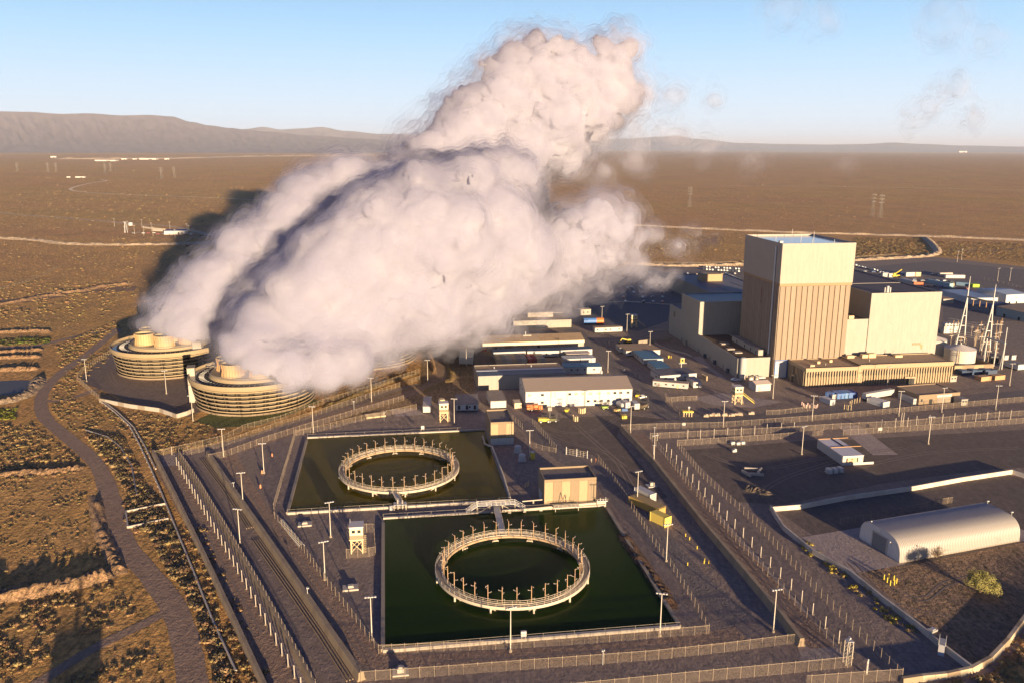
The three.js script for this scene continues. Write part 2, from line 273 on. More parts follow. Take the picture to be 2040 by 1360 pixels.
hills('hills', [[-400, 226], [-150, 221], [0, 222], [60, 223], [130, 227], [180, 226], [250, 230], [300, 229], [345, 232], [385, 243], [420, 250], [460, 255], [490, 258], [530, 262], [620, 270], [720, 276], [820, 284], [900, 291], [980, 297]], 15000, 7000, [0.26, 0.20, 0.19], 0.22);
hills('hills', [[440, 285], [490, 257], [525, 253], [560, 258], [600, 256], [640, 253], [690, 261], [760, 267], [850, 268], [900, 272], [1000, 277], [1100, 280], [1200, 290]], 26000, 5000, [0.25, 0.20, 0.19], 0.2);
hills('hills', [[1000, 286], [1150, 281], [1250, 276], [1320, 272], [1345, 270], [1390, 277], [1480, 285], [1560, 287], [1650, 288], [1720, 287], [1780, 284], [1840, 287], [1920, 290], [2040, 292], [2300, 289]], 34000, 7000, [0.22, 0.19, 0.19], 0.25);
scene.fog = new THREE.FogExp2(new THREE.Color().setRGB(0.72, 0.80, 1.0), 0.000023);
// ------------------------------------------------------------------ the reactor and its neighbours, on the plant's grid
const O = V(141.5, 0, -437.8);
const grid = (x, z, y = 0) => O.clone().addScaledVector(UX, x).addScaledVector(UZ, z).setY(y);
// a flat roof inside a parapet: four coping strips and a sunk deck, for a block w x d whose left-front corner is (x, z)
function roofOn(t, x, z, w, d, y, deck, coping, up = 0.9, thick = 0.5) {
  part('roof', box(w - 2 * thick, 0.3, d - 2 * thick, x + w / 2, y - 0.24, z - d / 2), deck, t);
  part('parapet', [box(w, up, thick, x + w / 2, y, z - thick / 2), box(w, up, thick, x + w / 2, y, z - d + thick / 2), box(thick, up, d - 2 * thick, x + thick / 2, y, z - d / 2), box(thick, up, d - 2 * thick, x + w - thick / 2, y, z - d / 2)], coping, t);
}
{
  const t = thing('reactor_building', 'tallest block, ribbed tan concrete below and smooth cream siding above', 'reactor building', O, YAW);
  const W = 40.8, D = 46.4, HB = 51.4, HT = 71.6;
  part('concrete_core', box(W - 0.8, HB - 0.02, D - 0.8, W / 2, 0, -D / 2), std(0.30, 0.21, 0.135, { map: rep(tWall, 1 / 14) }), t);
  part('plinth', [box(W, 9.6, 0.36, W / 2, 0, -0.18), box(0.36, 9.6, D - 0.4, 0.18, 0, -D / 2 - 0.2)], M.tanConcrete, t);
  const shades = [0, 1, 2].map((i) => std(0.315 + 0.016 * i, 0.25 + 0.013 * i, 0.195 + 0.011 * i, { map: rep(tWall, 1 / (9 + 3 * i)) }));
  const pw = (W - 0.4) / 13, gp = box(pw - 0.55, 39.9, 0.5), gs = box(0.5, 39.9, (D - 0.4) / 15 - 0.55), gj = [];
  for (let i = 0; i < 13; i++) part('wall_panel', gp, shades[i % 3], t, 0.2 + pw * (i + 0.5), 9.9, -0.2);
  for (let i = 0; i < 15; i++) part('wall_panel', gs, shades[(i * 2) % 3], t, 0.2, 9.9, -0.2 - (D - 0.4) / 15 * (i + 0.5));
  part('band', [box(W + 0.2, 1.5, 0.5, W / 2, 49.9, -0.1), box(0.5, 1.5, D - 0.36, 0.15, 49.9, -D / 2 - 0.36)], std(0.38, 0.27, 0.165, { map: rep(tWall, 1 / 10) }), t);
  part('upper_siding', box(W + 0.5, HT - HB, D + 0.5, W / 2, HB, -D / 2), std(0.43, 0.385, 0.34, { map: rep(tWall, 1 / 40), bumpMap: rep(tRib, 1 / 6), bumpScale: 0.05, roughness: 0.6 }), t);
  const roofM = std(0.55, 0.60, 0.70, { roughness: 0.14, map: rep(tWall, 1 / 30) });
  roofOn(t, -0.25, 0.25, W + 0.5, D + 0.5, HT, roofM, M.cream, 1.0, 0.6);
  const pipe = [V(-0.75, 70.6, -6), V(-0.75, 53, -6), V(-0.55, 51.5, -6.3), V(-0.55, 12, -6.3)];
  part('downpipe', [0, 1, 2].map((i) => bar(pipe[i], pipe[i + 1], 0.42, 8)), std(0.62, 0.62, 0.6), t);
  part('stain_panel', box(0.1, 9, 1.2, -0.12, 37, -21), std(0.17, 0.10, 0.07), t);
  const door = part('roller_door', [box(6.4, 9.0, 0.3, 4.0, 0.3, 0.2)], M.whiteRib, t);
  part('door_frame', [box(0.4, 9.6, 0.5, 0.6, 0, 0.25), box(0.4, 9.6, 0.5, 7.4, 0, 0.25), box(7.2, 0.4, 0.5, 4, 9.6, 0.25)], M.blue, door);
  for (const [x, z, h] of [[16, -12, 5], [18, -3, 3], [30, -2.5, 2.6], [33, -30, 4], [8, -25, 3], [25, -40, 4.5]]) part('roof_mast', bar(V(x, HT, z), V(x, HT + h, z), 0.12, 5), M.galv, t);
  part('roof_hatch', box(1.8, 1.6, 1.8, 2.6, HT, -8), M.white, t);
}
{
  const t = thing('turbine_building', 'broad cream turbine hall with a dark roof and a notch beside the tower', 'turbine hall', O, YAW);
  part('tall_hall', box(41.7, 44, 118, 75.15, 0, -61), M.cream, t);
  part('lower_bay', box(13.1, 30, 60, 47.7, 0, -32.5), M.cream, t);
  roofOn(t, 54.3, -2, 41.7, 118, 44, std(0.10, 0.085, 0.12, { roughness: 0.8, map: rep(tGravel, 1 / 50) }), M.cream, 0.8, 0.5);
  roofOn(t, 41.15, -2.5, 13.1, 60, 30, M.roofDark, M.cream, 0.6, 0.4);
  part('roof_seam', box(41, 0.25, 0.5, 75.15, 44.1, -38), M.roofGrey, t);
  for (const [x, r, h] of [[63.4, 0.35, 3.4], [65, 0.75, 4.2], [66.6, 0.35, 3.4]]) part('vent_stack', new THREE.CylinderGeometry(r, r, h, 12).translate(x, 44 + h / 2, -4.6), M.white, t);
  part('roof_unit', box(3, 2.2, 2, 45, 30, -5), M.tan, t);
  part('louvre', Array.from({ length: 6 }, (_, i) => box(0.75, 1.3, 0.2, 82 + i * 0.9, 15.2, -1.9)), std(0.30, 0.25, 0.17), t);
  part('rust_stain', [box(0.8, 2.6, 0.08, 87.4, 12.8, -1.97), box(1.4, 0.9, 0.08, 87, 14.2, -1.98)], std(0.36, 0.22, 0.10), t);
  part('wall_vent', box(0.7, 0.9, 0.2, 68, 27, -1.9), M.steel, t); part('wall_vent', box(0.6, 1.2, 0.2, 86, 20, -1.9), M.steel, t);
}
{
  const t = thing('radwaste_building', 'stepped cream block left of the ribbed tower with low annex in front', 'process building', O, YAW);
  part('low_wing', box(19.2, 10.4, 58.8, -9.7, 0, -32.6), M.cream, t);
  part('tall_block', box(42, 30.1, 32, 1.7, 0, -78), M.cream, t);
  part('rear_block', box(40, 19, 22, 0.7, 0, -105), M.cream, t);
  roofOn(t, -19.3, -3.2, 19.2, 58.8, 10.4, std(0.135, 0.085, 0.06, { map: rep(tGravel, 1 / 25) }), M.cream, 0.5, 0.35);
  roofOn(t, -19.3, -62, 42, 32, 30.1, std(0.10, 0.20, 0.28, { roughness: 0.5, map: rep(tWall, 1 / 20) }), M.cream, 0.7, 0.5);
  roofOn(t, -19.3, -94, 40, 22, 19, std(0.10, 0.12, 0.16), M.cream, 0.7, 0.5);
  for (const [x, z, w, d] of [[-13.5, -17, 4.2, 3.4], [-14.5, -25, 4.4, 3], [-12.5, -38, 5, 3.4]]) part('roof_pad', box(w, 0.5, d, x, 10.45, z), M.paleConcrete, t);
  const unit = part('rooftop_unit', box(3.4, 3, 36, -3.4, 10.4, -27), M.cream, t);
  part('unit_roof', box(3.7, 0.25, 36.2, -3.4, 13.4, -27), M.roofGrey, unit);
  for (const z of [-12, -19, -27, -38]) part('unit_door', box(0.12, 1.6, 1.0, -5.12, 10.9, z), M.dark, unit);
  for (const [z, w] of [[-90, 2], [-60, 1.2], [-42, 1.4], [-22, 1.4]]) part('door', box(0.16, 2.4, w, -19.35, 0, z), std(0.18, 0.17, 0.16), t);
  part('grille', box(0.16, 3.4, 3.2, -19.36, 13, -106), std(0.2, 0.17, 0.13), t);
  for (const z of [-48, -33, -14]) part('wall_cabinet', box(1.3, 2.3, 1.6, -20.1, 0, z), std(0.07, 0.09, 0.12), t);
  part('stair', Array.from({ length: 7 }, (_, i) => box(1.2, 0.25 + i * 0.45, 0.6, -20.2, 0, -84 + i * 0.6)), M.steel, t);
}
{
  const t = thing('storage_tank', 'slim white upright tank at the corner of the low cream annex', 'tank', grid(-16.8, -1.6), YAW);
  part('shell', new THREE.CylinderGeometry(1.75, 1.75, 10.8, 24).translate(0, 5.8, 0), M.white, t);
  part('dome', new THREE.SphereGeometry(1.75, 24, 8, 0, 6.2832, 0, 1.5708).scale(1, 0.35, 1).translate(0, 11.2, 0), M.white, t);
  part('skirt', new THREE.CylinderGeometry(1.9, 1.9, 0.5, 24).translate(0, 0.25, 0), M.concrete, t);
  part('ladder', [bar(V(-0.3, 0.4, 1.85), V(-0.3, 11, 1.85), 0.05, 5), bar(V(0.3, 0.4, 1.85), V(0.3, 11, 1.85), 0.05, 5)], M.galv, t);
}
for (const [x, z, w, h, d, l] of [[-19, 2.4, 1.6, 2.6, 1.4, 'pale pump skid left of the slim white tank'], [-13.6, 2.2, 2.4, 2.2, 1.8, 'grey pump skid right of the slim white tank'], [-10.4, 2.4, 1.8, 1.7, 1.4, 'low grey pump skid before the cream annex wall']]) {
  const t = thing('pump_skid', l, 'pump skid', grid(x, z), YAW);
  part('base', box(w + 0.5, 0.25, d + 0.4), M.concrete, t); part('housing', new RoundedBoxGeometry(w, h * 0.6, d, 2, 0.1).translate(0, 0.25 + h * 0.3, 0), M.galv, t);
  part('pipe', [bar(V(-w * 0.3, 0.3, d * 0.6), V(-w * 0.3, h, d * 0.6), 0.14, 8), bar(V(-w * 0.3, h, d * 0.6), V(w * 0.4, h, d * 0.6), 0.14, 8), bar(V(w * 0.4, h, d * 0.6), V(w * 0.4, 0.3, d * 0.6), 0.14, 8)], M.paleSteel, t);
}
{
  const t = thing('service_building', 'long low tan building with upright fins and a flat gravel roof', 'service building', O, YAW);
  const core = std(0.34, 0.25, 0.16, { map: rep(tWall, 1 / 12) }), fin = std(0.46, 0.36, 0.24, { map: rep(tWall, 1 / 8) });
  part('wall', [box(30, 9.4, 18.6, 23.6, 0, 9.8), box(53.4, 10, 18.6, 65.3, 0, 9.8)], core, t);
  part('fascia', [box(30.6, 1.5, 0.7, 23.5, 8.5, 19.4), box(53.6, 1.6, 0.7, 65.4, 9.1, 19.4), box(0.7, 1.5, 18.9, 8.4, 8.5, 9.6)], fin, t);
  roofOn(t, 8.1, 19.7, 30.4, 19.4, 9.98, M.roofTan, fin, 0.35, 0.4); roofOn(t, 38.5, 19.7, 53.7, 19.4, 10.68, M.roofTan, fin, 0.4, 0.4);
  const gf = box(0.62, 8.5, 0.62), gw = box(0.7, 2.7, 0.1), gb = box(0.75, 4.6, 0.1), gs = box(0.62, 8.5, 0.62);
  for (let i = 0; i < 57; i++) {
    const x = 8.6 + i * 1.48;
    part('fin', gf, fin, t, x, 0, 19.4);
    if (i < 56 && i !== 20 && !(i > 38 && i < 42)) { part('window', gw, M.glass, t, x + 0.74, 5.3, 19.14); part('spandrel', gb, core, t, x + 0.74, 0.4, 19.13); }
  }
  for (let i = 0; i < 12; i++) if (i !== 6 && i !== 7) part('fin', gs, fin, t, 8.1, 0, 18.2 - i * 1.5);
  part('entrance', [box(1.6, 4.2, 3.4, 7.8, 0, 8.4)], fin, t); part('doorway', box(0.2, 3.4, 2.6, 6.95, 0, 8.4), M.dark, t);
  part('entrance', [box(6.4, 4.0, 1.0, 67.4, 0, 19.9)], fin, t); part('doorway', box(4.6, 3.0, 0.2, 67.4, 0, 20.42), M.dark, t);
  part('pilaster', box(1.9, 10.6, 0.9, 38.2, 0, 19.5), fin, t);
  for (const [x, z, w, h, d] of [[14, 15, 2, 0.9, 1.6], [20, 10, 1.6, 1.3, 1.4], [28, 8, 1.6, 1.3, 1.4], [42, 3, 4, 1.4, 2.2], [50, 3.5, 3.4, 1.8, 2.6], [54, 3.5, 4, 2.2, 3.2], [69, 5, 4.2, 1.2, 2.2]]) part('roof_unit', box(w, h, d, x, x > 38 ? 10.7 : 10, z), M.tan, t);
  part('roof_vent', [bar(V(22, 10, 14), V(22, 11.2, 14), 0.2, 8), bar(V(48, 10.7, 12), V(48, 12, 12), 0.2, 8), bar(V(67, 10.7, 3), V(67, 14, 3), 0.15, 6), bar(V(12, 10, 17), V(12, 11.6, 17), 0.3, 8)], M.steel, t);
}
{ // the office block behind, its roof seen past the cream steps
  const t = thing('office_building', 'low flat-roofed building behind the stepped cream block, tan penthouse on top', 'office building', O, YAW);
  part('wall', box(52, 12, 110, 66, 0, -236), std(0.36, 0.30, 0.24, { map: rep(tWall, 1 / 12) }), t);
  roofOn(t, 40, -181, 52, 110, 12, std(0.19, 0.18, 0.20, { roughness: 0.6, map: rep(tWall, 1 / 25) }), M.concrete, 0.7, 0.6);
  part('penthouse', box(18, 6, 10, 64, 12, -256), std(0.46, 0.33, 0.20, { map: rep(tWall, 1 / 12) }), t);
  part('roof_seam', box(0.4, 0.2, 60, 58, 12.08, -215), M.roofGrey, t); part('roof_seam', box(0.4, 0.2, 60, 78, 12.08, -215), M.roofGrey, t);
}
// white tanks and their wall, right of the turbine hall
function bigTank(label, c, r, h) {
  const t = thing('condensate_tank', label, 'tank', c, YAW);
  part('shell', new THREE.CylinderGeometry(r, r, h, 48).translate(0, h / 2, 0), std(0.62, 0.58, 0.53, { map: rep(tWall, 1 / 10) }), t);
  const roof = part('roof', new THREE.ConeGeometry(r * 1.02, r * 0.3, 48).translate(0, h + r * 0.15, 0), std(0.52, 0.47, 0.44), t);
  part('vent', new THREE.CylinderGeometry(0.4, 0.4, 1, 10).translate(0, h + r * 0.3 + 0.3, 0), M.galv, roof);
  part('rim', new THREE.TorusGeometry(r * 1.01, 0.12, 6, 48).rotateX(Math.PI / 2).translate(0, h, 0), M.galv, t);
  part('ladder', [bar(V(-r * 0.72, 0, r * 0.74), V(-r * 0.72, h + 1, r * 0.74), 0.09, 5), bar(V(-r * 0.62, 0, r * 0.83), V(-r * 0.62, h + 1, r * 0.83), 0.09, 5), box(1.6, 0.2, 1.2, -r * 0.68, h * 0.86, r * 0.82)], M.tan, t);
}
bigTank('round white tank with conical roof standing behind the tan wall', grid(115.6, -7.5), 8.1, 11.2);
bigTank('shaded white tank half hidden by the turbine hall corner', grid(110.5, -27), 8.6, 12.4);
{
  const t = thing('dike_wall', 'square tan concrete wall enclosing the foot of the white tank', 'wall', grid(104.8, 3.6), YAW);
  const L = 24, D = 24, h = 4.2;
  for (let i = 0; i < 4; i++) part('wall_panel', box(L / 4 - 0.08, h, 0.5), i % 2 ? M.tanConcrete : std(0.47, 0.345, 0.215, { map: rep(tWall, 1 / 9) }), t, L / 4 * (i + 0.5), 0, 0);
  for (let i = 0; i < 4; i++) for (const x of [0.25, L - 0.25]) part('wall_panel', box(0.5, h, D / 4 - 0.08), M.tanConcrete, t, x, 0, -0.25 - D / 4 * (i + 0.5));
  part('coping', [box(L + 0.2, 0.25, 0.8, L / 2, h, 0)], M.tanConcrete, t);
}
// ------------------------------------------------------------------ switchyard
function aFrame(label, base, h, mast) {
  const t = thing('switchyard_gantry', label, 'gantry', base, YAW), top = V(0, h, 0);
  const legs = [V(-4.2, 0, 0.4), V(0.6, 0, 1.6), V(-1.5, 0, -4)];
  for (const l of legs) part('leg', bar(l, top, 0.5, 8, 0.35), M.galv, t);
  for (const k of [0.18, 0.42, 0.62, 0.8]) part('rung', beam(legs[0].clone().lerp(top, k), legs[1].clone().lerp(top, k), 0.35, 0.35), M.galv, t);
  part('mast', bar(top, V(0.2, h + mast, 0), 0.42, 8, 0.14), M.galv, t);
}
const gaBase = G(1916, 688), gbBase = G(1967, 697);
aFrame('pale A-shaped line gantry behind the white tanks, left of its twin', gaBase, 31, 13);
aFrame('pale A-shaped line gantry right of the white tanks, tall mast on top', gbBase, 29, 12);
{ const t = thing('gantry_beam', 'long dark beam slung between the two A-shaped gantries', 'beam', gaBase); const e = gbBase.clone().sub(gaBase); part('chord', beam(V(0, 31.2, 0), V(e.x, 29.6, e.z), 0.8, 0.9), M.darkSteel, t); part('insulator', [0.25, 0.5, 0.75].map((k) => bar(V(e.x * k, 29.6, e.z * k), V(e.x * k, 26, e.z * k), 0.25, 8)), M.rust, t); }
{
  const b = G(1961, 722), e = G(1996, 735).sub(b), t = thing('portal_frame', 'pale square portal of three legs at the near end of the switchyard', 'gantry', b), h = 15;
  for (const k of [0, 0.55, 1]) part('leg', bar(V(e.x * k, 0, e.z * k), V(e.x * k, h, e.z * k), 0.4, 8), M.galv, t);
  part('lintel', beam(V(-0.4, h, 0), V(e.x * 1.02, h, e.z * 1.02), 0.8, 0.8), M.galv, t);
  part('mast', bar(V(e.x, h, e.z), V(e.x, h + 9, e.z), 0.25, 6), M.galv, t);
  part('brace', [beam(V(-2, 0, 2), V(0, h * 0.8, 0), 0.35, 0.35), beam(V(e.x - 2.6, 0, e.z + 2), V(e.x, h * 0.8, e.z), 0.35, 0.35)], M.galv, t);
}
{
  const proto = thing('bus_post', 'slender tan insulator post in the switchyard beside the tanks', 'insulator post', G(1912, 700), 0, 'insulator posts in the switchyard');
  part('post', bar(V(0, 0, 0), V(0, 8, 0), 0.16, 7, 0.11), std(0.36, 0.28, 0.20), proto); part('insulator', [0, 1, 2, 3].map((i) => new THREE.CylinderGeometry(0.32, 0.32, 0.2, 10).translate(0, 7 + i * 0.5, 0)), M.rust, proto); part('cross_arm', box(2.6, 0.2, 0.2, 0, 6.8, 0), M.galv, proto);
  const spots = [];
  for (let i = 0; i < 46; i++) spots.push([1886 + rr(0, 108), 668 + rr(0, 66)]);
  for (const [u, v] of spots) { if (u < 1948 && v > 700) continue; const c = copyOf(proto, null, G(u, v), rr(0, 0.4)); c.scale.y = rr(0.7, 1.5); }
  const tr = thing('transformer', 'bulky pale transformer with drums on top behind the tank', 'transformer', G(1893, 664), YAW);
  part('body', new RoundedBoxGeometry(12, 5, 4, 2, 0.2).translate(0, 2.8, 0), M.galv, tr); for (let i = 0; i < 5; i++) part('conservator', new THREE.CylinderGeometry(1.0, 1.0, 3.6, 14).rotateX(Math.PI / 2).translate(-4.6 + i * 2.3, 6.4, 0), M.white, tr);
  const t2 = thing('transformer', 'boxy transformer with fins between switchyard portal legs', 'transformer', G(1978, 722), YAW);
  part('body', new RoundedBoxGeometry(5, 4, 3, 2, 0.15).translate(0, 2.2, 0), M.darkSteel, t2); for (let i = 0; i < 5; i++) part('fin', box(0.2, 3, 0.8, -2 + i, 0.6, 1.9), M.darkSteel, t2);
  for (let i = 0; i < 6; i++) { const a = G(1888, 655 + i * 8), b = G(1960 + i * 6, 668 + i * 9), m = tag(part('bus_bar', bar(V(0, 0, 0), b.clone().sub(a), 0.14, 5), M.galv, null, a.x, 7.5 + (i % 3), a.z), 'long grey bus bar carried on the switchyard posts', 'bus bar', 'bus bars over the switchyard'); }
}
// ------------------------------------------------------------------ cooling towers
function coolingTower(label, x, z, k) {
  const t = thing('cooling_tower', label, 'cooling tower', [x, 0, z]);
  const R0 = 27.4, R1 = 30.4, H = 14, con = std(0.42, 0.325, 0.20, { map: rep(tWall, 1 / 9) });
  part('basin', new THREE.CylinderGeometry(R0 + 0.9, R0 + 0.9, 0.9, 96, 1, true).translate(0, 0.45, 0), M.tanConcrete, t).material.side = THREE.DoubleSide;
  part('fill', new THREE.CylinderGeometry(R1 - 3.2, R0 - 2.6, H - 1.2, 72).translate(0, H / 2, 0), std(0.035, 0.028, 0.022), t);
  // slanting louvre rings and their edge beams
  for (let i = 0; i < 6; i++) {
    const y = 1.4 + i * 2.0, r = R0 + (R1 - R0) * (y / H);
    part('louvre_ring', new THREE.LatheGeometry([[r - 1.5, y - 0.55], [r + 0.05, y], [r + 0.22, y + 0.12], [r + 0.22, y + 0.5], [r - 0.1, y + 0.55], [r - 0.1, y + 0.22], [r - 1.5, y - 0.3]].map((p) => new THREE.Vector2(...p)), 84), con, t);
  }
  const gp = box(0.4, H - 1, 0.5), slope = Math.atan2(R1 - R0, H);
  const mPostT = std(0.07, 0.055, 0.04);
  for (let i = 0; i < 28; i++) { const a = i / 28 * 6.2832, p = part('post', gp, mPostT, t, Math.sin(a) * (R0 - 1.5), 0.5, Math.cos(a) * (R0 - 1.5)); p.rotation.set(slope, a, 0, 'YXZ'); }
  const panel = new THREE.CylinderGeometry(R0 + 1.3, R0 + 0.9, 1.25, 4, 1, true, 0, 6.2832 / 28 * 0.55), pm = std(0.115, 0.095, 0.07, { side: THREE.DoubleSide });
  for (let j = 0; j < 5; j++) for (let i = 0; i < 28; i++) { const y = 2.65 + j * 2, p = part('louvre_panel', panel, pm, t, 0, y, 0, i / 28 * 6.2832 + 0.06); const s = (R0 + (R1 - R0) * (y / H) - 1.7) / (R0 + 1.1); p.scale.set(s, 1, s); }
  part('rim', new THREE.LatheGeometry([[R1 - 0.7, H - 1.7], [R1 + 0.15, H - 1.7], [R1 + 0.3, H + 0.5], [R1 - 0.35, H + 0.5], [R1 - 0.35, H - 0.9]].map((p) => new THREE.Vector2(...p)), 96), con, t);
  part('deck', new THREE.CylinderGeometry(R1 - 0.5, R1 - 0.5, 0.3, 72).translate(0, H - 0.9, 0), std(0.12, 0.14, 0.18, { roughness: 0.16, map: rep(tWall, 1 / 10) }), t);
  part('plenum', new THREE.CylinderGeometry(20.5, 21.5, 1.6, 72).translate(0, H, 0), con, t);
  part('handrail', [new THREE.TorusGeometry(21.2, 0.07, 5, 72).rotateX(Math.PI / 2).translate(0, H + 1.9, 0), new THREE.TorusGeometry(21.2, 0.07, 5, 72).rotateX(Math.PI / 2).translate(0, H + 1.4, 0)], M.paleSteel, t);
  const gn = box(0.5, 0.5, 2.2), nozzles = [];
  for (let i = 0; i < 64; i++) { const a = i / 64 * 6.2832; nozzles.push(new THREE.BoxGeometry(0.35, 0.3, 2.4).rotateY(a).translate(Math.sin(a) * 24.6, H - 0.55, Math.cos(a) * 24.6)); }
  part('spray_header', nozzles, M.galv, t).userData.kind = 'stuff';
  const stackG = new THREE.LatheGeometry([[5.2, 0], [4.75, 1.6], [4.6, 3.2], [4.8, 5], [5.2, 6.2], [4.95, 6.2], [4.5, 4.6], [4.35, 3]].map((p) => new THREE.Vector2(...p)), 28), rib = [];
  for (let i = 0; i < 22; i++) { const a = i / 22 * 6.2832; rib.push(beam(V(Math.sin(a) * 5.25, 0, Math.cos(a) * 5.25), V(Math.sin(a) * 4.72, 3, Math.cos(a) * 4.72), 0.18, 0.22), beam(V(Math.sin(a) * 4.72, 3, Math.cos(a) * 4.72), V(Math.sin(a) * 5.22, 6.1, Math.cos(a) * 5.22), 0.18, 0.22)); }
  const ribG = merge(rib), sm = std(0.52, 0.42, 0.24, { map: rep(tWall, 1 / 5) });
  const stacks = [[0, 0]]; for (let i = 0; i < 6; i++) stacks.push([Math.sin(i * 1.0472 + k) * 13.2, Math.cos(i * 1.0472 + k) * 13.2]);
  for (const [sx, sz] of stacks) { const s = part('fan_stack', stackG, sm, t, sx, H + 0.8, sz); part('rib', ribG, M.rust, s); }
  return t;
}
const tA = coolingTower('round louvred cooling tower with blue deck, leftmost of the three', -192, -457, 0.2);
const tB = coolingTower('round louvred cooling tower nearest the ponds, steam over its right side', -126, -396, 0.5);
const tC = coolingTower('cooling tower almost wholly behind steam, only its right edge showing', -85, -478, 0.1);
{ // stair tower and walkway between the two left towers
  const t = thing('stair_tower', 'plain square concrete tower standing against the leftmost cooling tower', 'stair tower', G(398, 742), 0.1);
  part('shaft', box(4.6, 17.5, 4.6), M.paleConcrete, t); part('cap', box(5, 0.4, 5, 0, 17.5, 0), M.concrete, t); part('lamp', box(0.4, 0.7, 0.3, 0.4, 3, 2.4), M.white, t);
  const u = thing('stair_tower', 'low concrete stair block at left rim of the front cooling tower', 'stair tower', [-155.5, 0, -392], 0.3);
  part('shaft', box(3.4, 17, 6), M.paleConcrete, u); part('cap', box(3.8, 0.3, 6.4, 0, 17, 0), M.concrete, u);
  const w = thing('walkway', 'pale footbridge from the concrete stair tower to the front cooling tower', 'walkway', [-152, 14.5, -402]);
  part('deck', beam(V(0, 0, 0), V(14, 0.6, -6), 2.2, 0.3), M.concrete, w); for (const s of [-1, 1]) part('rail', beam(V(0, 1.1, s), V(14, 1.7, -6 + s), 0.1, 0.1), M.paleSteel, w);
  const s = thing('walkway', 'steel stair climbing onto the fan deck of the front cooling tower', 'stair', [-147, 14, -398]);
  part('stringer', [beam(V(0, 0, 0), V(3.5, 5, -6), 0.4, 0.3), beam(V(1.6, 0, 0.8), V(5.1, 5, -5.2), 0.4, 0.3)], M.paleSteel, s);
  part('tread', Array.from({ length: 14 }, (_, i) => box(1.7, 0.08, 0.5, 0.9 + i * 0.25, 0.2 + i * 0.36, 0.3 - i * 0.43)), M.galv, s);
  const b = thing('pump_cabin', 'tan cabin hung on the louvres of the leftmost cooling tower', 'cabin', G(344, 749), 0.25);
  part('cabin', box(7.5, 3.2, 3, 0, 1.2, 0), M.tan, b); part('roof', box(7.8, 0.25, 3.3, 0, 4.4, 0), M.roofTan, b); part('leg', [box(0.3, 1.2, 0.3, -3, 0, 1), box(0.3, 1.2, 0.3, 3, 0, 1)], M.steel, b);
}
// ------------------------------------------------------------------ spray ponds
const POND = { near: [V(-42.8, 0, -259.08), 76.2], far: [V(-87.03, 0, -338.13), 76.2] };
const pondPt = (c, x, z, y = 0) => c.clone().addScaledVector(UX, x).addScaledVector(UZ, z).setY(y);   // x to the right, z towards the front
const waterOf = (r, g, b) => new THREE.MeshPhysicalMaterial({ color: new THREE.Color().setRGB(r, g, b), roughness: 0.12, specularIntensity: 0.1, ior: 1.33, bumpMap: rep(dataTex(256, (u, v) => { const k = 128 + 110 * tile(u, v, 9, 4); return [k, k, k]; }), 1 / 9), bumpScale: 0.02 });
function pond(key, label) {
  const [c, S] = POND[key], y = 0.25;
  const g = new THREE.PlaneGeometry(S - 0.9, S - 0.9).rotateX(-Math.PI / 2), uv = g.attributes.uv; for (let i = 0; i < 4; i++) uv.setXY(i, uv.getX(i) * S, uv.getY(i) * S);
  const w = structure('pond_water', g, key === 'far' ? waterOf(0.066, 0.052, 0.002) : waterOf(0.016, 0.034, 0.004)); w.position.copy(pondPt(c, S / 2, S / 2, y)); w.rotation.y = YAW;
  const t = thing('pond_kerb', label, 'kerb', c, YAW), n = 19, L = S / n, gx = box(L - 0.06, 0.85, 1.0), gz = box(1.0, 0.85, L - 0.06);
  for (let i = 0; i < n; i++) { part('kerb_block', gx, M.paleConcrete, t, L * (i + 0.5), 0, 0); part('kerb_block', gx, M.paleConcrete, t, L * (i + 0.5), 0, S); if (i) { part('kerb_block', gz, M.concrete, t, 0, 0, L * (i + 0.5)); part('kerb_block', gz, M.concrete, t, S, 0, L * (i + 0.5)); } }
  const rail = []; for (let i = 0; i <= n; i += 2) for (const z of [-0.3, S + 0.3]) rail.push(bar(V(L * i, 0.8, z), V(L * i, 1.9, z), 0.05, 5));
  for (const z of [-0.3, S + 0.3]) rail.push(bar(V(0, 1.85, z), V(S, 1.85, z), 0.04, 5));
  part('kerb_rail', rail, M.steel, t);
}
pond('far', 'pale concrete kerb round the far green pond'); pond('near', 'pale concrete kerb round the near dark pond');

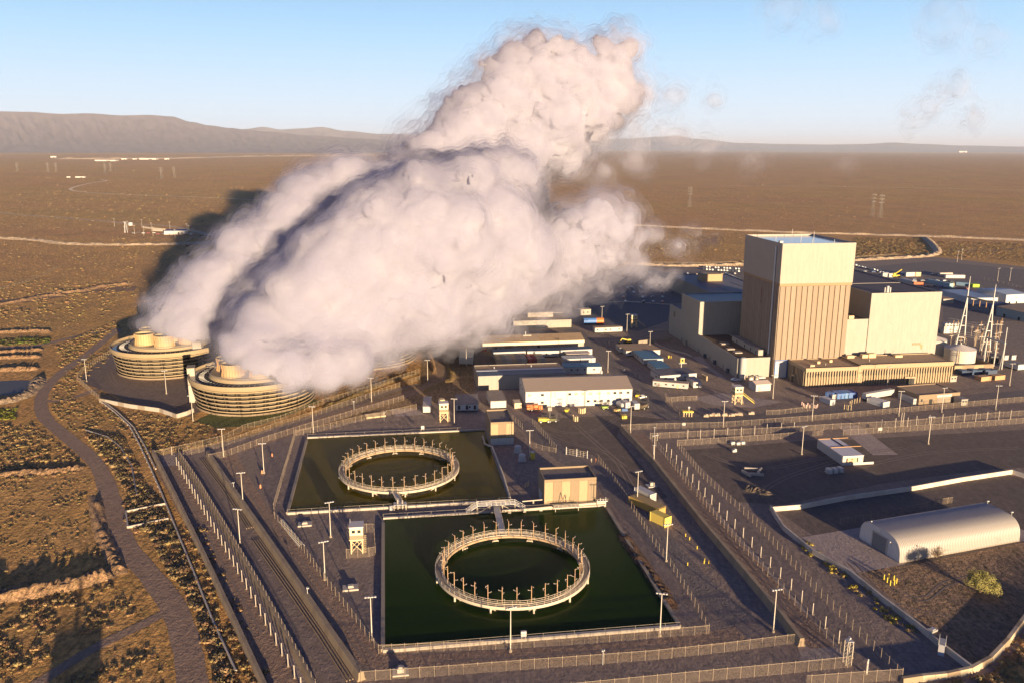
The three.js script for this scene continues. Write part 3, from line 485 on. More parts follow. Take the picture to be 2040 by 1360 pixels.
function sprayRing(label, c, r, postN, a0) {
  const t = thing('spray_ring', label, 'spray ring', c);
  const y = 2.3, w = 1.5, deckM = std(0.42, 0.33, 0.23, { map: rep(tWall, 1 / 4), roughness: 0.8 });
  part('deck', new THREE.LatheGeometry([[r - w, y - 0.25], [r, y - 0.25], [r, y], [r - w, y], [r - w, y - 0.25]].map((p) => new THREE.Vector2(...p)), 96), deckM, t);
  part('edge_beam', new THREE.LatheGeometry([[r - w - 0.25, y - 0.9], [r - w, y - 0.9], [r - w, y + 0.08], [r - w - 0.25, y + 0.08], [r - w - 0.25, y - 0.9]].map((p) => new THREE.Vector2(...p)), 96), M.paleSteel, t);
  part('edge_beam', new THREE.LatheGeometry([[r, y - 0.7], [r + 0.2, y - 0.7], [r + 0.2, y + 0.1], [r, y + 0.1], [r, y - 0.7]].map((p) => new THREE.Vector2(...p)), 96), M.paleSteel, t);
  for (const rad of [r + 0.1, r - w - 0.1]) {
    part('handrail', [0.55, 1.1].map((h) => new THREE.TorusGeometry(rad, 0.06, 5, 96).rotateX(Math.PI / 2).translate(0, y + h, 0)), M.paleSteel, t);
    const st = []; for (let i = 0; i < 64; i++) { const a = i / 64 * 6.2832; st.push(bar(V(Math.sin(a) * rad, y, Math.cos(a) * rad), V(Math.sin(a) * rad, y + 1.1, Math.cos(a) * rad), 0.05, 5)); }
    part('stanchion', st, M.paleSteel, t);
  }
  part('spray_pipe', new THREE.TorusGeometry(r - w - 0.6, 0.38, 8, 96).rotateX(Math.PI / 2).translate(0, y - 0.45, 0), std(0.40, 0.28, 0.17), t);
  const stemG = bar(V(0, y - 0.6, 0), V(0, y + 4.9, 0), 0.13, 7, 0.1), stemM = std(0.36, 0.235, 0.13), armM = std(0.46, 0.39, 0.32);
  const arms = []; for (let k = 0; k < 4; k++) { const ay = y + 1.3 + k * 1.15, a = k * 1.9 + 0.4; arms.push(bar(V(0, ay, 0), V(Math.sin(a) * 0.95, ay + 0.08, Math.cos(a) * 0.95), 0.05, 6), new THREE.CylinderGeometry(0.09, 0.06, 0.22, 7).translate(Math.sin(a) * 0.95, ay + 0.2, Math.cos(a) * 0.95)); }
  const armG = merge(arms);
  for (let i = 0; i < postN; i++) { const a = a0 + i / postN * 6.2832, s = part('spray_post', stemG, stemM, t, Math.sin(a) * (r - w - 0.6), 0, Math.cos(a) * (r - w - 0.6), a); part('nozzle_arm', armG, armM, s, 0, 0, 0, (i % 3) * 0.5); }
  const footG = merge([beam(V(0, y - 0.6, 0.4), V(-1.1, -0.1, -0.8), 0.3, 0.3), beam(V(0, y - 0.6, 0.4), V(1.1, -0.1, -0.8), 0.3, 0.3), box(1.5, 0.35, 1.0, 0, 0.55, -0.6), bar(V(0, -0.2, 0.9), V(0, y - 0.3, 0.9), 0.3, 8)]);
  for (let i = 0; i < 12; i++) { const a = a0 + 0.2 + i / 12 * 6.2832; part('support', footG, M.paleSteel, t, Math.sin(a) * (r - w / 2 - 0.2), 0, Math.cos(a) * (r - w / 2 - 0.2), a); }
  return t;
}
const ringNear = V(0.4, 0, -222.8), ringFar = V(-42.6, 0, -299.1);
sprayRing('ring walkway of spray posts standing in the near dark pond', ringNear, 22.3, 32, 0.06);
sprayRing('ring walkway of spray posts standing in the far green pond', ringFar, 22.5, 32, 0.02);
// bridges out to the rings
function bridge(label, a, b, w) {
  const t = thing('footbridge', label, 'footbridge', a), e = b.clone().sub(a), L = e.length(); t.rotation.y = Math.atan2(e.x, e.z);
  part('deck', box(w, 0.25, L, 0, 2.0, L / 2), M.galv, t); part('pipe', bar(V(0, 1.4, 0), V(0, 1.4, L), 0.4, 10), M.paleSteel, t);
  for (const s of [-1, 1]) { part('handrail', [bar(V(s * w / 2, 3.3, 0), V(s * w / 2, 3.3, L), 0.06, 5), bar(V(s * w / 2, 2.8, 0), V(s * w / 2, 2.8, L), 0.05, 5), ...Array.from({ length: 6 }, (_, i) => bar(V(s * w / 2, 2, L * i / 5), V(s * w / 2, 3.3, L * i / 5), 0.05, 5))], M.paleSteel, t); }
  part('pier', [bar(V(-0.7, -0.2, L * 0.1), V(-0.7, 2, L * 0.1), 0.22, 8), bar(V(0.7, -0.2, L * 0.1), V(0.7, 2, L * 0.1), 0.22, 8), bar(V(0, -0.2, L * 0.6), V(0, 1.4, L * 0.6), 0.22, 8)], M.paleConcrete, t);
}
bridge('grey footbridge from the near kerb to the far spray ring', G(796, 1010), ringFar.clone().add(V(0.8, 0, 21.4)), 1.7);
bridge('grey footbridge from the far kerb to the near spray ring', G(988, 1018), ringNear.clone().add(V(-3.2, 0, -21.4)), 1.9);
function valveHouse(label, p) {
  const t = thing('valve_stand', label, 'valve stand', p, YAW);
  part('platform', box(4.4, 0.2, 2.6, 0, 2, 0), M.galv, t); part('leg', [[-2, -1], [2, -1], [-2, 1], [2, 1]].map(([x, z]) => box(0.25, 2, 0.25, x, 0, z)), M.paleSteel, t);
  part('valve', [bar(V(-0.8, 0, 0), V(-0.8, 3.6, 0), 0.28, 8), bar(V(0.8, 0, 0), V(0.8, 3.4, 0), 0.28, 8), new THREE.TorusGeometry(0.5, 0.07, 6, 14).rotateX(Math.PI / 2).translate(-0.8, 3.8, 0)], M.paleConcrete, t); part('cabinet', box(1.3, 1.8, 0.9, -2.9, 0, 0.6), M.white, t);
}
valveHouse('valve stand where the far ring footbridge meets the kerb', G(797, 1014));
{ // the stepped crossing over the pipes between the ponds
  const t = thing('stile', 'long railed steel stile crossing the pipes between both ponds', 'stile', G(988, 1019), YAW), L = 13;
  part('platform', box(L, 0.2, 1.8, 0, 2.7, 0), M.galv, t); part('stair', [-1, 1].map((s) => beam(V(s * L / 2, 2.7, 0), V(s * (L / 2 + 3.8), 0.2, 0), 1.7, 0.22)), M.galv, t);
  for (const z of [-0.9, 0.9]) part('handrail', [bar(V(-L / 2, 3.8, z), V(L / 2, 3.8, z), 0.07, 5), bar(V(-L / 2, 3.3, z), V(L / 2, 3.3, z), 0.06, 5), ...[-1, 1].flatMap((s) => [bar(V(s * L / 2, 3.8, z), V(s * (L / 2 + 3.8), 1.3, z), 0.07, 5), bar(V(s * L / 2, 3.3, z), V(s * (L / 2 + 3.8), 0.8, z), 0.06, 5)]), ...Array.from({ length: 9 }, (_, i) => bar(V(-L / 2 + L * i / 8, 2.7, z), V(-L / 2 + L * i / 8, 3.8, z), 0.06, 5))], std(0.66, 0.62, 0.58), t);
  part('leg', [-L / 2, -L / 6, L / 6, L / 2].flatMap((x) => [bar(V(x, 0, -0.8), V(x, 2.7, -0.8), 0.12, 6), bar(V(x, 0, 0.8), V(x, 2.7, 0.8), 0.12, 6)]), M.paleSteel, t);
  part('brace', [beam(V(-L / 2, 0.2, 0.85), V(-L / 6, 2.6, 0.85), 0.12, 0.12), beam(V(L / 6, 2.6, 0.85), V(L / 2, 0.2, 0.85), 0.12, 0.12)], M.paleSteel, t);
}
function pipeRun(label, pts, r, y, m = M.paleSteel) {
  const w = pts.map((p) => (p.isVector3 ? p : G(p[0], p[1]))), t = thing('pipe', label, 'pipe', w[0]);
  const q = w.map((p) => p.clone().sub(w[0]).setY(y)); part('run', q.slice(1).map((p, i) => bar(q[i], p, r, 10)).concat(q.slice(1, -1).map((p) => new THREE.SphereGeometry(r * 1.05, 10, 8).translate(p.x, p.y, p.z))), m, t);
  const s = []; for (let i = 0; i < q.length - 1; i++) { const n = Math.max(1, Math.round(q[i].distanceTo(q[i + 1]) / 6)); for (let k = 0; k < n; k++) { const p = q[i].clone().lerp(q[i + 1], (k + 0.5) / n); s.push(box(r * 2.4, Math.max(0.05, y - r * 0.6), 0.4, p.x, 0, p.z)); } } part('saddle', s, M.paleConcrete, t);
}
pipeRun('thick pale pipe along the kerb before the larger tan pump house', [[1000, 1024], [1060, 1020], [1130, 1013], [1206, 1007]], 0.45, 1.2);
pipeRun('thin pale pipe from the stile to the larger tan pump house', [[1040, 1010], [1085, 1006]], 0.2, 2.2);
pipeRun('railed pale pipe down the right kerb of the far pond', [[962, 872], [966, 888], [981, 893], [992, 922], [1003, 953], [1016, 996]], 0.35, 0.9);
pipeRun('pale pipe along the left kerb of the near pond', [[762, 1040], [762, 1120], [762, 1210], [763, 1290]], 0.22, 0.5);
{ const t = thing('intake_platform', 'railed steel platform at the foot of the larger pump house', 'platform', G(1127, 1014), YAW);
  part('deck', box(9, 0.2, 3, 0, 1.5, 0.6), M.galv, t); part('handrail', [bar(V(-4.5, 2.6, 2.1), V(4.5, 2.6, 2.1), 0.06, 5), bar(V(-4.5, 2.1, 2.1), V(4.5, 2.1, 2.1), 0.06, 5), ...Array.from({ length: 7 }, (_, i) => bar(V(-4.5 + i * 1.5, 1.5, 2.1), V(-4.5 + i * 1.5, 2.6, 2.1), 0.06, 5))], M.paleSteel, t); part('hoist', [bar(V(-1.4, 1.5, 0), V(-0.6, 5.6, 0.3), 0.1, 6), bar(V(0.6, 1.5, 0), V(-0.6, 5.6, 0.3), 0.1, 6), bar(V(1.2, 1.5, 0), V(1.2, 4.6, 0), 0.1, 6)], M.darkSteel, t); part('leg', [[-4, 2], [4, 2], [-4, -0.6], [4, -0.6]].map(([x, z]) => box(0.2, 1.5, 0.2, x, 0, z)), M.steel, t);
  const u = thing('valve_stand', 'cluster of grey pipes at the near pond\'s far right corner', 'valve stand', G(1198, 1008), YAW);
  part('pipe', [[-1.4, 2.6], [-0.4, 3.2], [0.6, 2.8], [1.5, 3.4]].map(([x, h]) => bar(V(x, 0, 0), V(x, h, 0), 0.2, 7)), M.galv, u); part('header', bar(V(-2, 2, 0.3), V(2.2, 2, 0.3), 0.22, 8), M.galv, u); part('handrail', [bar(V(-2.4, 3, 0.9), V(2.4, 3, 0.9), 0.06, 5)], M.paleSteel, u);
}
// pump houses
function pumpHouse(label, nl, nr, d, h, lower) {
  const a = G(...nl), b = G(...nr), w = a.distanceTo(b), t = thing('pump_house', label, 'pump house', a, YAW);
  part('wall', box(w, h, d, w / 2, 0, -d / 2), M.tanConcrete, t);
  const n = Math.max(3, Math.round(w / 3.2)); for (let i = 0; i < n; i++) part('wall_panel', box(w / n - 0.1, h - (lower ? 3.6 : 0.3), 0.14), i % 2 ? M.tanConcrete : std(0.47, 0.345, 0.215, { map: rep(tWall, 1 / 7) }), t, w / n * (i + 0.5), lower ? 3.5 : 0.1, 0.05);
  if (lower) for (let i = 0; i < n; i++) part('base_panel', box(w / n - 0.1, 2.9, 0.14), M.white, t, w / n * (i + 0.5), 0.1, 0.05);
  else part('base_panel', box(0.14, 3.4, d * 0.45, -0.05, 0, -d * 0.6), M.white, t);
  roofOn(t, 0, 0, w, d, h, std(0.26, 0.22, 0.19, { map: rep(tGravel, 1 / 25) }), M.tanConcrete, 0.7, 0.35);
  part('downpipe', bar(V(w - 1.6, 0, 0.2), V(w - 1.6, h - 1, 0.2), 0.12, 6), M.steel, t);
}
pumpHouse('larger tan pump house at the right corner between both ponds', [1084, 1010], [1187, 1004], 11.5, 9.4, false);
pumpHouse('narrow tan pump house with white base at far pond corner', [977.5, 886.7], [1023, 884], 17.5, 9.4, true);
{
  for (const [p, l] of [[G(1031.5, 900), 'white dome-topped chemical tank, farther of the pair'], [G(1040, 917), 'white dome-topped chemical tank, nearer of the pair']]) {
    const t = thing('chemical_tank', l + ' between the pump houses', 'tank', p); part('shell', new THREE.CylinderGeometry(1.35, 1.35, 2.1, 24).translate(0, 1.35, 0), M.white, t); part('dome', new THREE.SphereGeometry(1.35, 24, 8, 0, 6.2832, 0, 1.5708).scale(1, 0.4, 1).translate(0, 2.4, 0), M.white, t); part('pad', box(3.4, 0.3, 3.4), M.paleConcrete, t);
  }
  const t = thing('portable_toilet', 'narrow yellow cabin right of the white dome tanks', 'portable toilet', G(1061, 914), 0.3);
  part('cabin', new RoundedBoxGeometry(1.5, 2.9, 1.5, 2, 0.08).translate(0, 1.5, 0), M.yellow, t); part('roof', new RoundedBoxGeometry(1.6, 0.3, 1.6, 2, 0.1).translate(0, 3.05, 0), M.white, t); part('door', box(1, 2.3, 0.06, 0, 0.2, 0.77), std(0.55, 0.4, 0.06), t);
}
// ------------------------------------------------------------------ fences, barriers, posts
const crop = (x0, y0, s) => (x, y) => [x0 + x / s, y0 + y / s];
const tLink = dataTex(64, (u, v) => { const a = Math.abs(((u + v) * 4) % 1 - 0.5), b = Math.abs(((u - v + 4) * 4) % 1 - 0.5), k = Math.min(0.5 - a, 0.5 - b) < 0.055 ? 255 : 0; return [k, k, k]; });
const mLink = new THREE.MeshStandardMaterial({ color: new THREE.Color().setRGB(0.40, 0.31, 0.22), roughness: 0.6, metalness: 0.1, alphaMap: rep(tLink, 2.5), transparent: true, side: THREE.DoubleSide });
const mPost = std(0.33, 0.26, 0.19, { roughness: 0.6 });
const postGeo = {};
const fencePost = (h, r) => postGeo[h + '/' + r] ??= new THREE.CylinderGeometry(r, r, h, 6).translate(0, h / 2, 0);
function fence(label, pts, o = {}) {
  const { h = 2.6, step = 3.2, r = 0.05, group } = o, w = pts.map((p) => (p.isVector3 ? p : G(p[0], p[1]))), t = thing('chain_link_fence', label, 'fence', w[0], 0, group);
  const pos = [], uv = [], idx = [], rail = []; let run = 0, left = 0, n = 0;
  for (let i = 0; i < w.length - 1; i++) {
    const a = w[i].clone().sub(w[0]), b = w[i + 1].clone().sub(w[0]), L = a.distanceTo(b), k = pos.length / 3;
    pos.push(a.x, 0.06, a.z, b.x, 0.06, b.z, b.x, h, b.z, a.x, h, a.z); uv.push(run, 0, run + L, 0, run + L, h, run, h); idx.push(k, k + 1, k + 2, k, k + 2, k + 3); run += L;
    rail.push(bar(a.clone().setY(h), b.clone().setY(h), 0.045, 5));
    for (let d = left; d < L; d += step) if (n++ < 295) { const p = a.clone().lerp(b, d / L); part('fence_post', fencePost(h + 0.35, r), mPost, t, p.x, 0, p.z); left = d + step - L; }
  }
  const g = new THREE.BufferGeometry(); g.setAttribute('position', new THREE.Float32BufferAttribute(pos, 3)); g.setAttribute('uv', new THREE.Float32BufferAttribute(uv, 2)); g.setIndex(idx); g.computeVertexNormals();
  part('chain_link', g, mLink, t); part('top_rail', rail, mPost, t); return t;
}
function barrier(label, pts, h, w, step, m, m2 = m, cat = 'barrier wall') {       // a wall of separate precast pieces
  const q = pts.map((p) => (p.isVector3 ? p : G(p[0], p[1]))), t = thing('barrier_wall', label, cat, q[0]);
  const cache = new Map(); let n = 0;
  for (let i = 0; i < q.length - 1; i++) {
    const a = q[i].clone().sub(q[0]), b = q[i + 1].clone().sub(q[0]), L = a.distanceTo(b), k = Math.max(1, Math.round(L / step)), l = L / k, yaw = Math.atan2(-(b.z - a.z), b.x - a.x), key = l.toFixed(2);
    if (!cache.has(key)) { const s = new THREE.Shape([[-w / 2, 0], [w / 2, 0], [w / 2 * 0.72, h * 0.3], [w / 2 * 0.55, h], [-w / 2 * 0.55, h], [-w / 2 * 0.72, h * 0.3]].map((p) => new THREE.Vector2(...p))); const g = new THREE.ExtrudeGeometry(s, { depth: l - 0.05, bevelEnabled: false }); g.rotateY(Math.PI / 2).translate(-(l - 0.05) / 2, 0, 0); cache.set(key, g); }
    for (let j = 0; j < k; j++) { const p = a.clone().lerp(b, (j + 0.5) / k); part('barrier_block', cache.get(key), n++ % 3 ? m : m2, t, p.x, 0, p.z, yaw); }
  }
  return t;
}
const mBar = std(0.38, 0.29, 0.195, { map: rep(tWall, 1 / 6) }), mBar2 = std(0.33, 0.25, 0.17, { map: rep(tWall, 1 / 5) });
const c1 = crop(300, 840, 5.667), c6 = crop(300, 900, 2.956), c5 = crop(1000, 840, 4.08), c8 = crop(1400, 893, 2.9125), cb = crop(500, 560, 2.913), c7 = crop(740, 900, 2.914), c4 = crop(1280, 440, 2.913), c3 = crop(880, 560, 3.92), c2 = crop(1360, 780, 5.0375), cy = crop(1360, 600, 4.5325), ch = crop(1640, 900, 5.0375), cl = crop(1640, 1100, 5.1), cw = crop(1660, 770, 5.368), ct = crop(1180, 600, 8.5), ce = crop(1040, 740, 6), cp = crop(960, 820, 6), cg = crop(1860, 560, 6.183), cn = crop(700, 640, 6.8), cr = crop(1640, 480, 4.8575);
fence('outermost fence curving from the left barrier up behind the front cooling tower', [[309, 910], [380, 894], [445, 878], [487, 856], [560, 838], [640, 806], [740, 776], [835, 743]]);
fence('middle fence along the perimeter road below the front cooling tower', [[365, 909], [445, 889], [552, 852], [620, 831], [700, 805], [770, 780], [837, 757]]);
fence('inner fence above the far pond, nearest the gravel lot', [[416, 917], [446, 911], [530, 880], [616, 853], [720, 822], [805, 797]]);
fence('short fence from far pond corner toward the low cabins', [[590, 868], [640, 858], [720, 838], [800, 822], [830, 815]]);
fence('fence slanting down beside the left kerb of the far pond', [[588.5, 867], [566, 943], [545, 1018]], { h: 2.8 });
fence('fence following the service road left of both ponds', [[545, 1018], [546, 1032], [591, 1080], [640, 1150], [700, 1228], [753, 1301]], { h: 2.4 });
fence('fence along the front kerb of the near dark pond', [[754, 1302], [900, 1296], [1018, 1293], [1160, 1283], [1300, 1272], [1413, 1262]], { h: 2.4 });
fence('fence climbing the right bank of the near pond to the gate', [[1412.6, 1261], [1380, 1200], [1337, 1130], [1300, 1080], [1262, 1018], [1225, 962], [1189.5, 914]], { h: 2.4 });
fence('fence from the gate up to the white warehouse yard', [[1108, 899], [1084, 870], [1061, 845]], { h: 2.8 });
fence('low fence right of the chemical tanks joining the gate', [[1056, 889], [1080, 896], [1108, 902]], { h: 2 });
fence('short fence behind the narrow pump house', [[1022, 838], [1032, 846], [1041, 856]], { h: 2.8 });
fence('front fence with gate below the near pond, inner of two', [[719, 1358], [900, 1345], [1100, 1330], [1300, 1315], [1440, 1300], [1583, 1282]], { h: 2.7, step: 3.4 });
fence('front fence at bottom edge, outer of two, meeting the camera mast', [[900, 1412], [1100, 1388], [1400, 1358], [1560, 1343], [1697, 1329]], { h: 3, step: 3.4 });
fence('fence with tall detector posts down the right side perimeter', [c5(1205, 140), c8(0, 320), c8(240, 595), c8(520, 895), c8(835, 1225)], { h: 2.8 });
fence('outer right fence running down from the gravel lot corner', [c5(1425, 200), c8(0, 172), c8(300, 440), c8(700, 880), c8(1155, 1345)], { h: 2.7 });
fence('fence closing the right corner at the bottom edge', [c8(1158, 1345), c8(900, 1362), c8(600, 1385)], { h: 3 });
fence('first fence along the road below the tower, nearest the buildings', [[1238, 857], [1280, 855], [1440, 851], [1618, 838], [1795, 822], [1980, 805], [2120, 793]], { step: 4 });
fence('second fence below the tower road, with taller posts', [[1296, 874], [1400, 869], [1560, 861], [1657, 855], [1800, 848], [1980, 832], [2120, 822]], { step: 4.2 });
fence('third fence below the tower road, round the open gravel lot', [[1350, 888], [1450, 882], [1560, 874], [1640, 867]], { step: 3.6 });
fence('third fence right of the slab crossing, with a white sign', [[1680, 867], [1760, 862], [1900, 853], [2040, 843], [2140, 836]], { step: 3.6 });
fence('fence beside the diagonal road by the slanted white trailer', [c3(1745, 905), c3(1850, 1040), c3(1890, 1065)], { h: 2.4 });
fence('fence from the diagonal road toward the ribbed tower yard', [c3(1750, 945), c3(1870, 935), c3(2000, 930)], { h: 2.4 });
fence('fence over the debris row below the yellow-stair tower', [c2(840, 235), c2(1000, 228), c2(1100, 215), c2(1300, 190)], { h: 2.4 });
fence('fence bounding the cooling tower apron at left', [[152, 757], [165, 740], [196, 720], [232, 697]], { h: 2.6 });
fence('fence from the pole down the apron\'s left front', [[152, 757], [175, 778], [198, 798]], { h: 2.6 });
fence('fence closing the small square round the pond guard tower', [[690, 1112], [732, 1110], [748, 1106], [745, 1060], [692, 1062]], { h: 3, step: 3.4 });
fence('low fence on the slab behind the arched hangar', [ch(170, 735), ch(700, 640), ch(1200, 525), ch(1300, 510)], { h: 2.2 });
fence('distant fence on the plain at upper left', [[-40, 590], [60, 560], [130, 528]], { h: 2, step: 6 });
fence('fence on the far side of the fenced car park at right', [cr(1560, 380), cr(1800, 430), cr(1990, 480)], { h: 2.6, step: 6 });
fence('fence skirting the pale access road behind the tower', [[1480, 524], [1600, 520], [1704, 515], [1790, 509]], { h: 2.4, step: 6 });
fence('fence along the curved pale road behind the steam', [[1180, 521], [1300, 526], [1400, 527], [1470, 525]], { h: 2.4, step: 6 });
// barriers
barrier('leftmost tan barrier wall running down to the bottom edge', [[305, 905], [350, 995], [410, 1120], [470, 1250], [525, 1370], [560, 1440]], 2.2, 1.6, 3.6, mBar, mBar2);
barrier('tan barrier wall beside the row of white posts', [[355, 909], [395, 968], [450, 1060], [520, 1180], [580, 1290], [640, 1400]], 1.9, 1.5, 3.6, mBar, mBar2);
fence('fence on top of the barrier beside the white posts', [[356, 909], [396, 968], [451, 1060], [521, 1180], [581, 1290], [641, 1400]], { h: 3 });
barrier('thick tan barrier wall nearest the service road, ending at front fence', [[414, 908], [450, 962], [520, 1062], [590, 1165], [660, 1270], [720, 1356]], 2.3, 2.2, 3.4, mBar, mBar2);
barrier('thick tan barrier wall down the right side of the ponds', [c5(970, 62), c5(1240, 350), c8(0, 450), c8(250, 745), c8(450, 985), c8(575, 1150)], 2.3, 2.0, 3.4, mBar, mBar2);
barrier('low wall along the front of the cooling tower apron', [[198, 800], [260, 812], [318, 820], [352, 832], [372, 826], [385, 820]], 1.9, 0.8, 4, M.paleConcrete, M.concrete);
barrier('white panel wall behind the hangar, left wing of the compound', [c8(395, 352), c8(470, 470), c8(640, 610), c8(860, 735), c8(1050, 890), c8(1250, 1040), c8(1390, 1160), c8(1560, 1290)], 1.5, 1.0, 4.5, std(0.62, 0.55, 0.48, { map: rep(tWall, 1 / 5) }), M.paleConcrete);
barrier('white panel wall crossing behind the arched hangar', [c8(405, 362), c8(560, 350), c8(820, 300), c8(1230, 240), c8(1500, 190), c8(1795, 145)], 1.6, 0.9, 4.5, std(0.72, 0.65, 0.56, { map: rep(tWall, 1 / 5) }), std(0.66, 0.58, 0.49, { map: rep(tWall, 1 / 5) }));
barrier('white panel wall at far right end of hangar compound', [c8(1797, 145), c8(1870, 170), c8(2000, 215)], 1.6, 0.9, 4.5, std(0.72, 0.65, 0.56, { map: rep(tWall, 1 / 5) }));
barrier('curved pale wall round the bottom right corner', [cl(800, 1330), cl(1000, 1300), cl(1250, 1275), cl(1500, 1220), cl(1700, 1110), cl(1880, 920), cl(2050, 690), cl(2200, 480)], 1.5, 1.6, 3.6, std(0.62, 0.50, 0.35, { map: rep(tWall, 1 / 6) }), mBar);
for (const [l, pts] of [['long bundle of grey pipes beside the thick left barrier, upper length', [[404, 915], [450, 975], [498, 1052]]], ['long bundle of grey pipes beside the thick left barrier, lower length', [[510, 1076], [580, 1175], [640, 1262], [700, 1355]]]]) {
  const w = pts.map((p) => G(...p)), t = thing('pipe_bundle', l, 'pipe bundle', w[0]), q = w.map((p) => p.clone().sub(w[0]));
  for (let k = 0; k < 4; k++) part('pipe', q.slice(1).map((p, i) => { const s = V(-(p.z - q[i].z), 0, p.x - q[i].x).normalize().multiplyScalar(k * 0.75 - 1.1), u = V(0, 0.22, 0); return bar(q[i].clone().add(s).add(u), p.clone().add(s).add(u), 0.16, 7); }), mBar2, t);
}
for (const [l, pts] of [['pale pipeline on sleepers left of the leftmost barrier', [[200, 800], [228, 822], [258, 850], [278, 888], [300, 935], [322, 985], [345, 1042], [385, 1140], [420, 1230], [470, 1340]]], ['dark pipeline bending through the sagebrush', [[170, 858], [215, 872], [240, 892], [262, 930], [272, 988]]], ['second pale pipeline following close beside the first', [[205, 800], [234, 822], [266, 852], [288, 890], [310, 936]]]]) pipeRun(l, pts, 0.3, 0.5, l.startsWith('dark') ? M.roofGrey : M.paleConcrete);
// white detector posts
{
  const proto = thing('detector_post', 'white square post in the long row by the left barrier', 'post', G(342, 905), 0, 'white posts beside the left barrier');
  part('column', box(0.2, 3.5, 0.2), M.paleConcrete, proto); part('foot', box(0.45, 0.3, 0.45), M.concrete, proto);
  const A = [G(347, 918), G(365, 950), G(400, 1012), G(450, 1100), G(500, 1190), G(545, 1275), G(600, 1375)], cv = new THREE.CatmullRomCurve3(A), n = 32;
  for (let i = 1; i <= n; i++) copyOf(proto, null, cv.getPointAt(i / n));
  const p2 = copyOf(proto, 'white square post in the long row by the right fence', G(...c5(1262, 150)), 0, 'white posts beside the right fence');
  const B = [c5(1300, 195), c8(18, 285), c8(55, 325), c8(135, 410), c8(270, 555), c8(420, 720), c8(530, 838), c8(650, 978), c8(795, 1132), c8(950, 1310)].map((q) => G(...q)), c2v = new THREE.CatmullRomCurve3(B);
  for (let i = 1; i <= 24; i++) copyOf(p2, null, c2v.getPointAt(i / 24));
  const p3 = copyOf(proto, 'tall tan post rising above the fences near the slab crossing', G(...cw(520, 425)), 0, 'tall posts along the second fence');
  for (const [x, y] of [[665, 432], [725, 418], [748, 418], [795, 425], [890, 408], [1028, 398], [1168, 388], [1295, 382], [1402, 375], [1525, 368], [1645, 362], [1772, 352], [1898, 342]]) { const q = copyOf(p3, null, G(...cw(x, y))); q.scale.y = y < 425 && x < 760 && x > 700 ? 1.8 : 1.25; }
  for (const [x, y] of [[50, 470], [178, 470], [315, 462], [450, 450], [588, 445], [722, 432], [846, 412], [990, 402], [1118, 392]]) { const q = copyOf(p3, null, G(...c2(x, y))); q.scale.y = 1.2; }
}
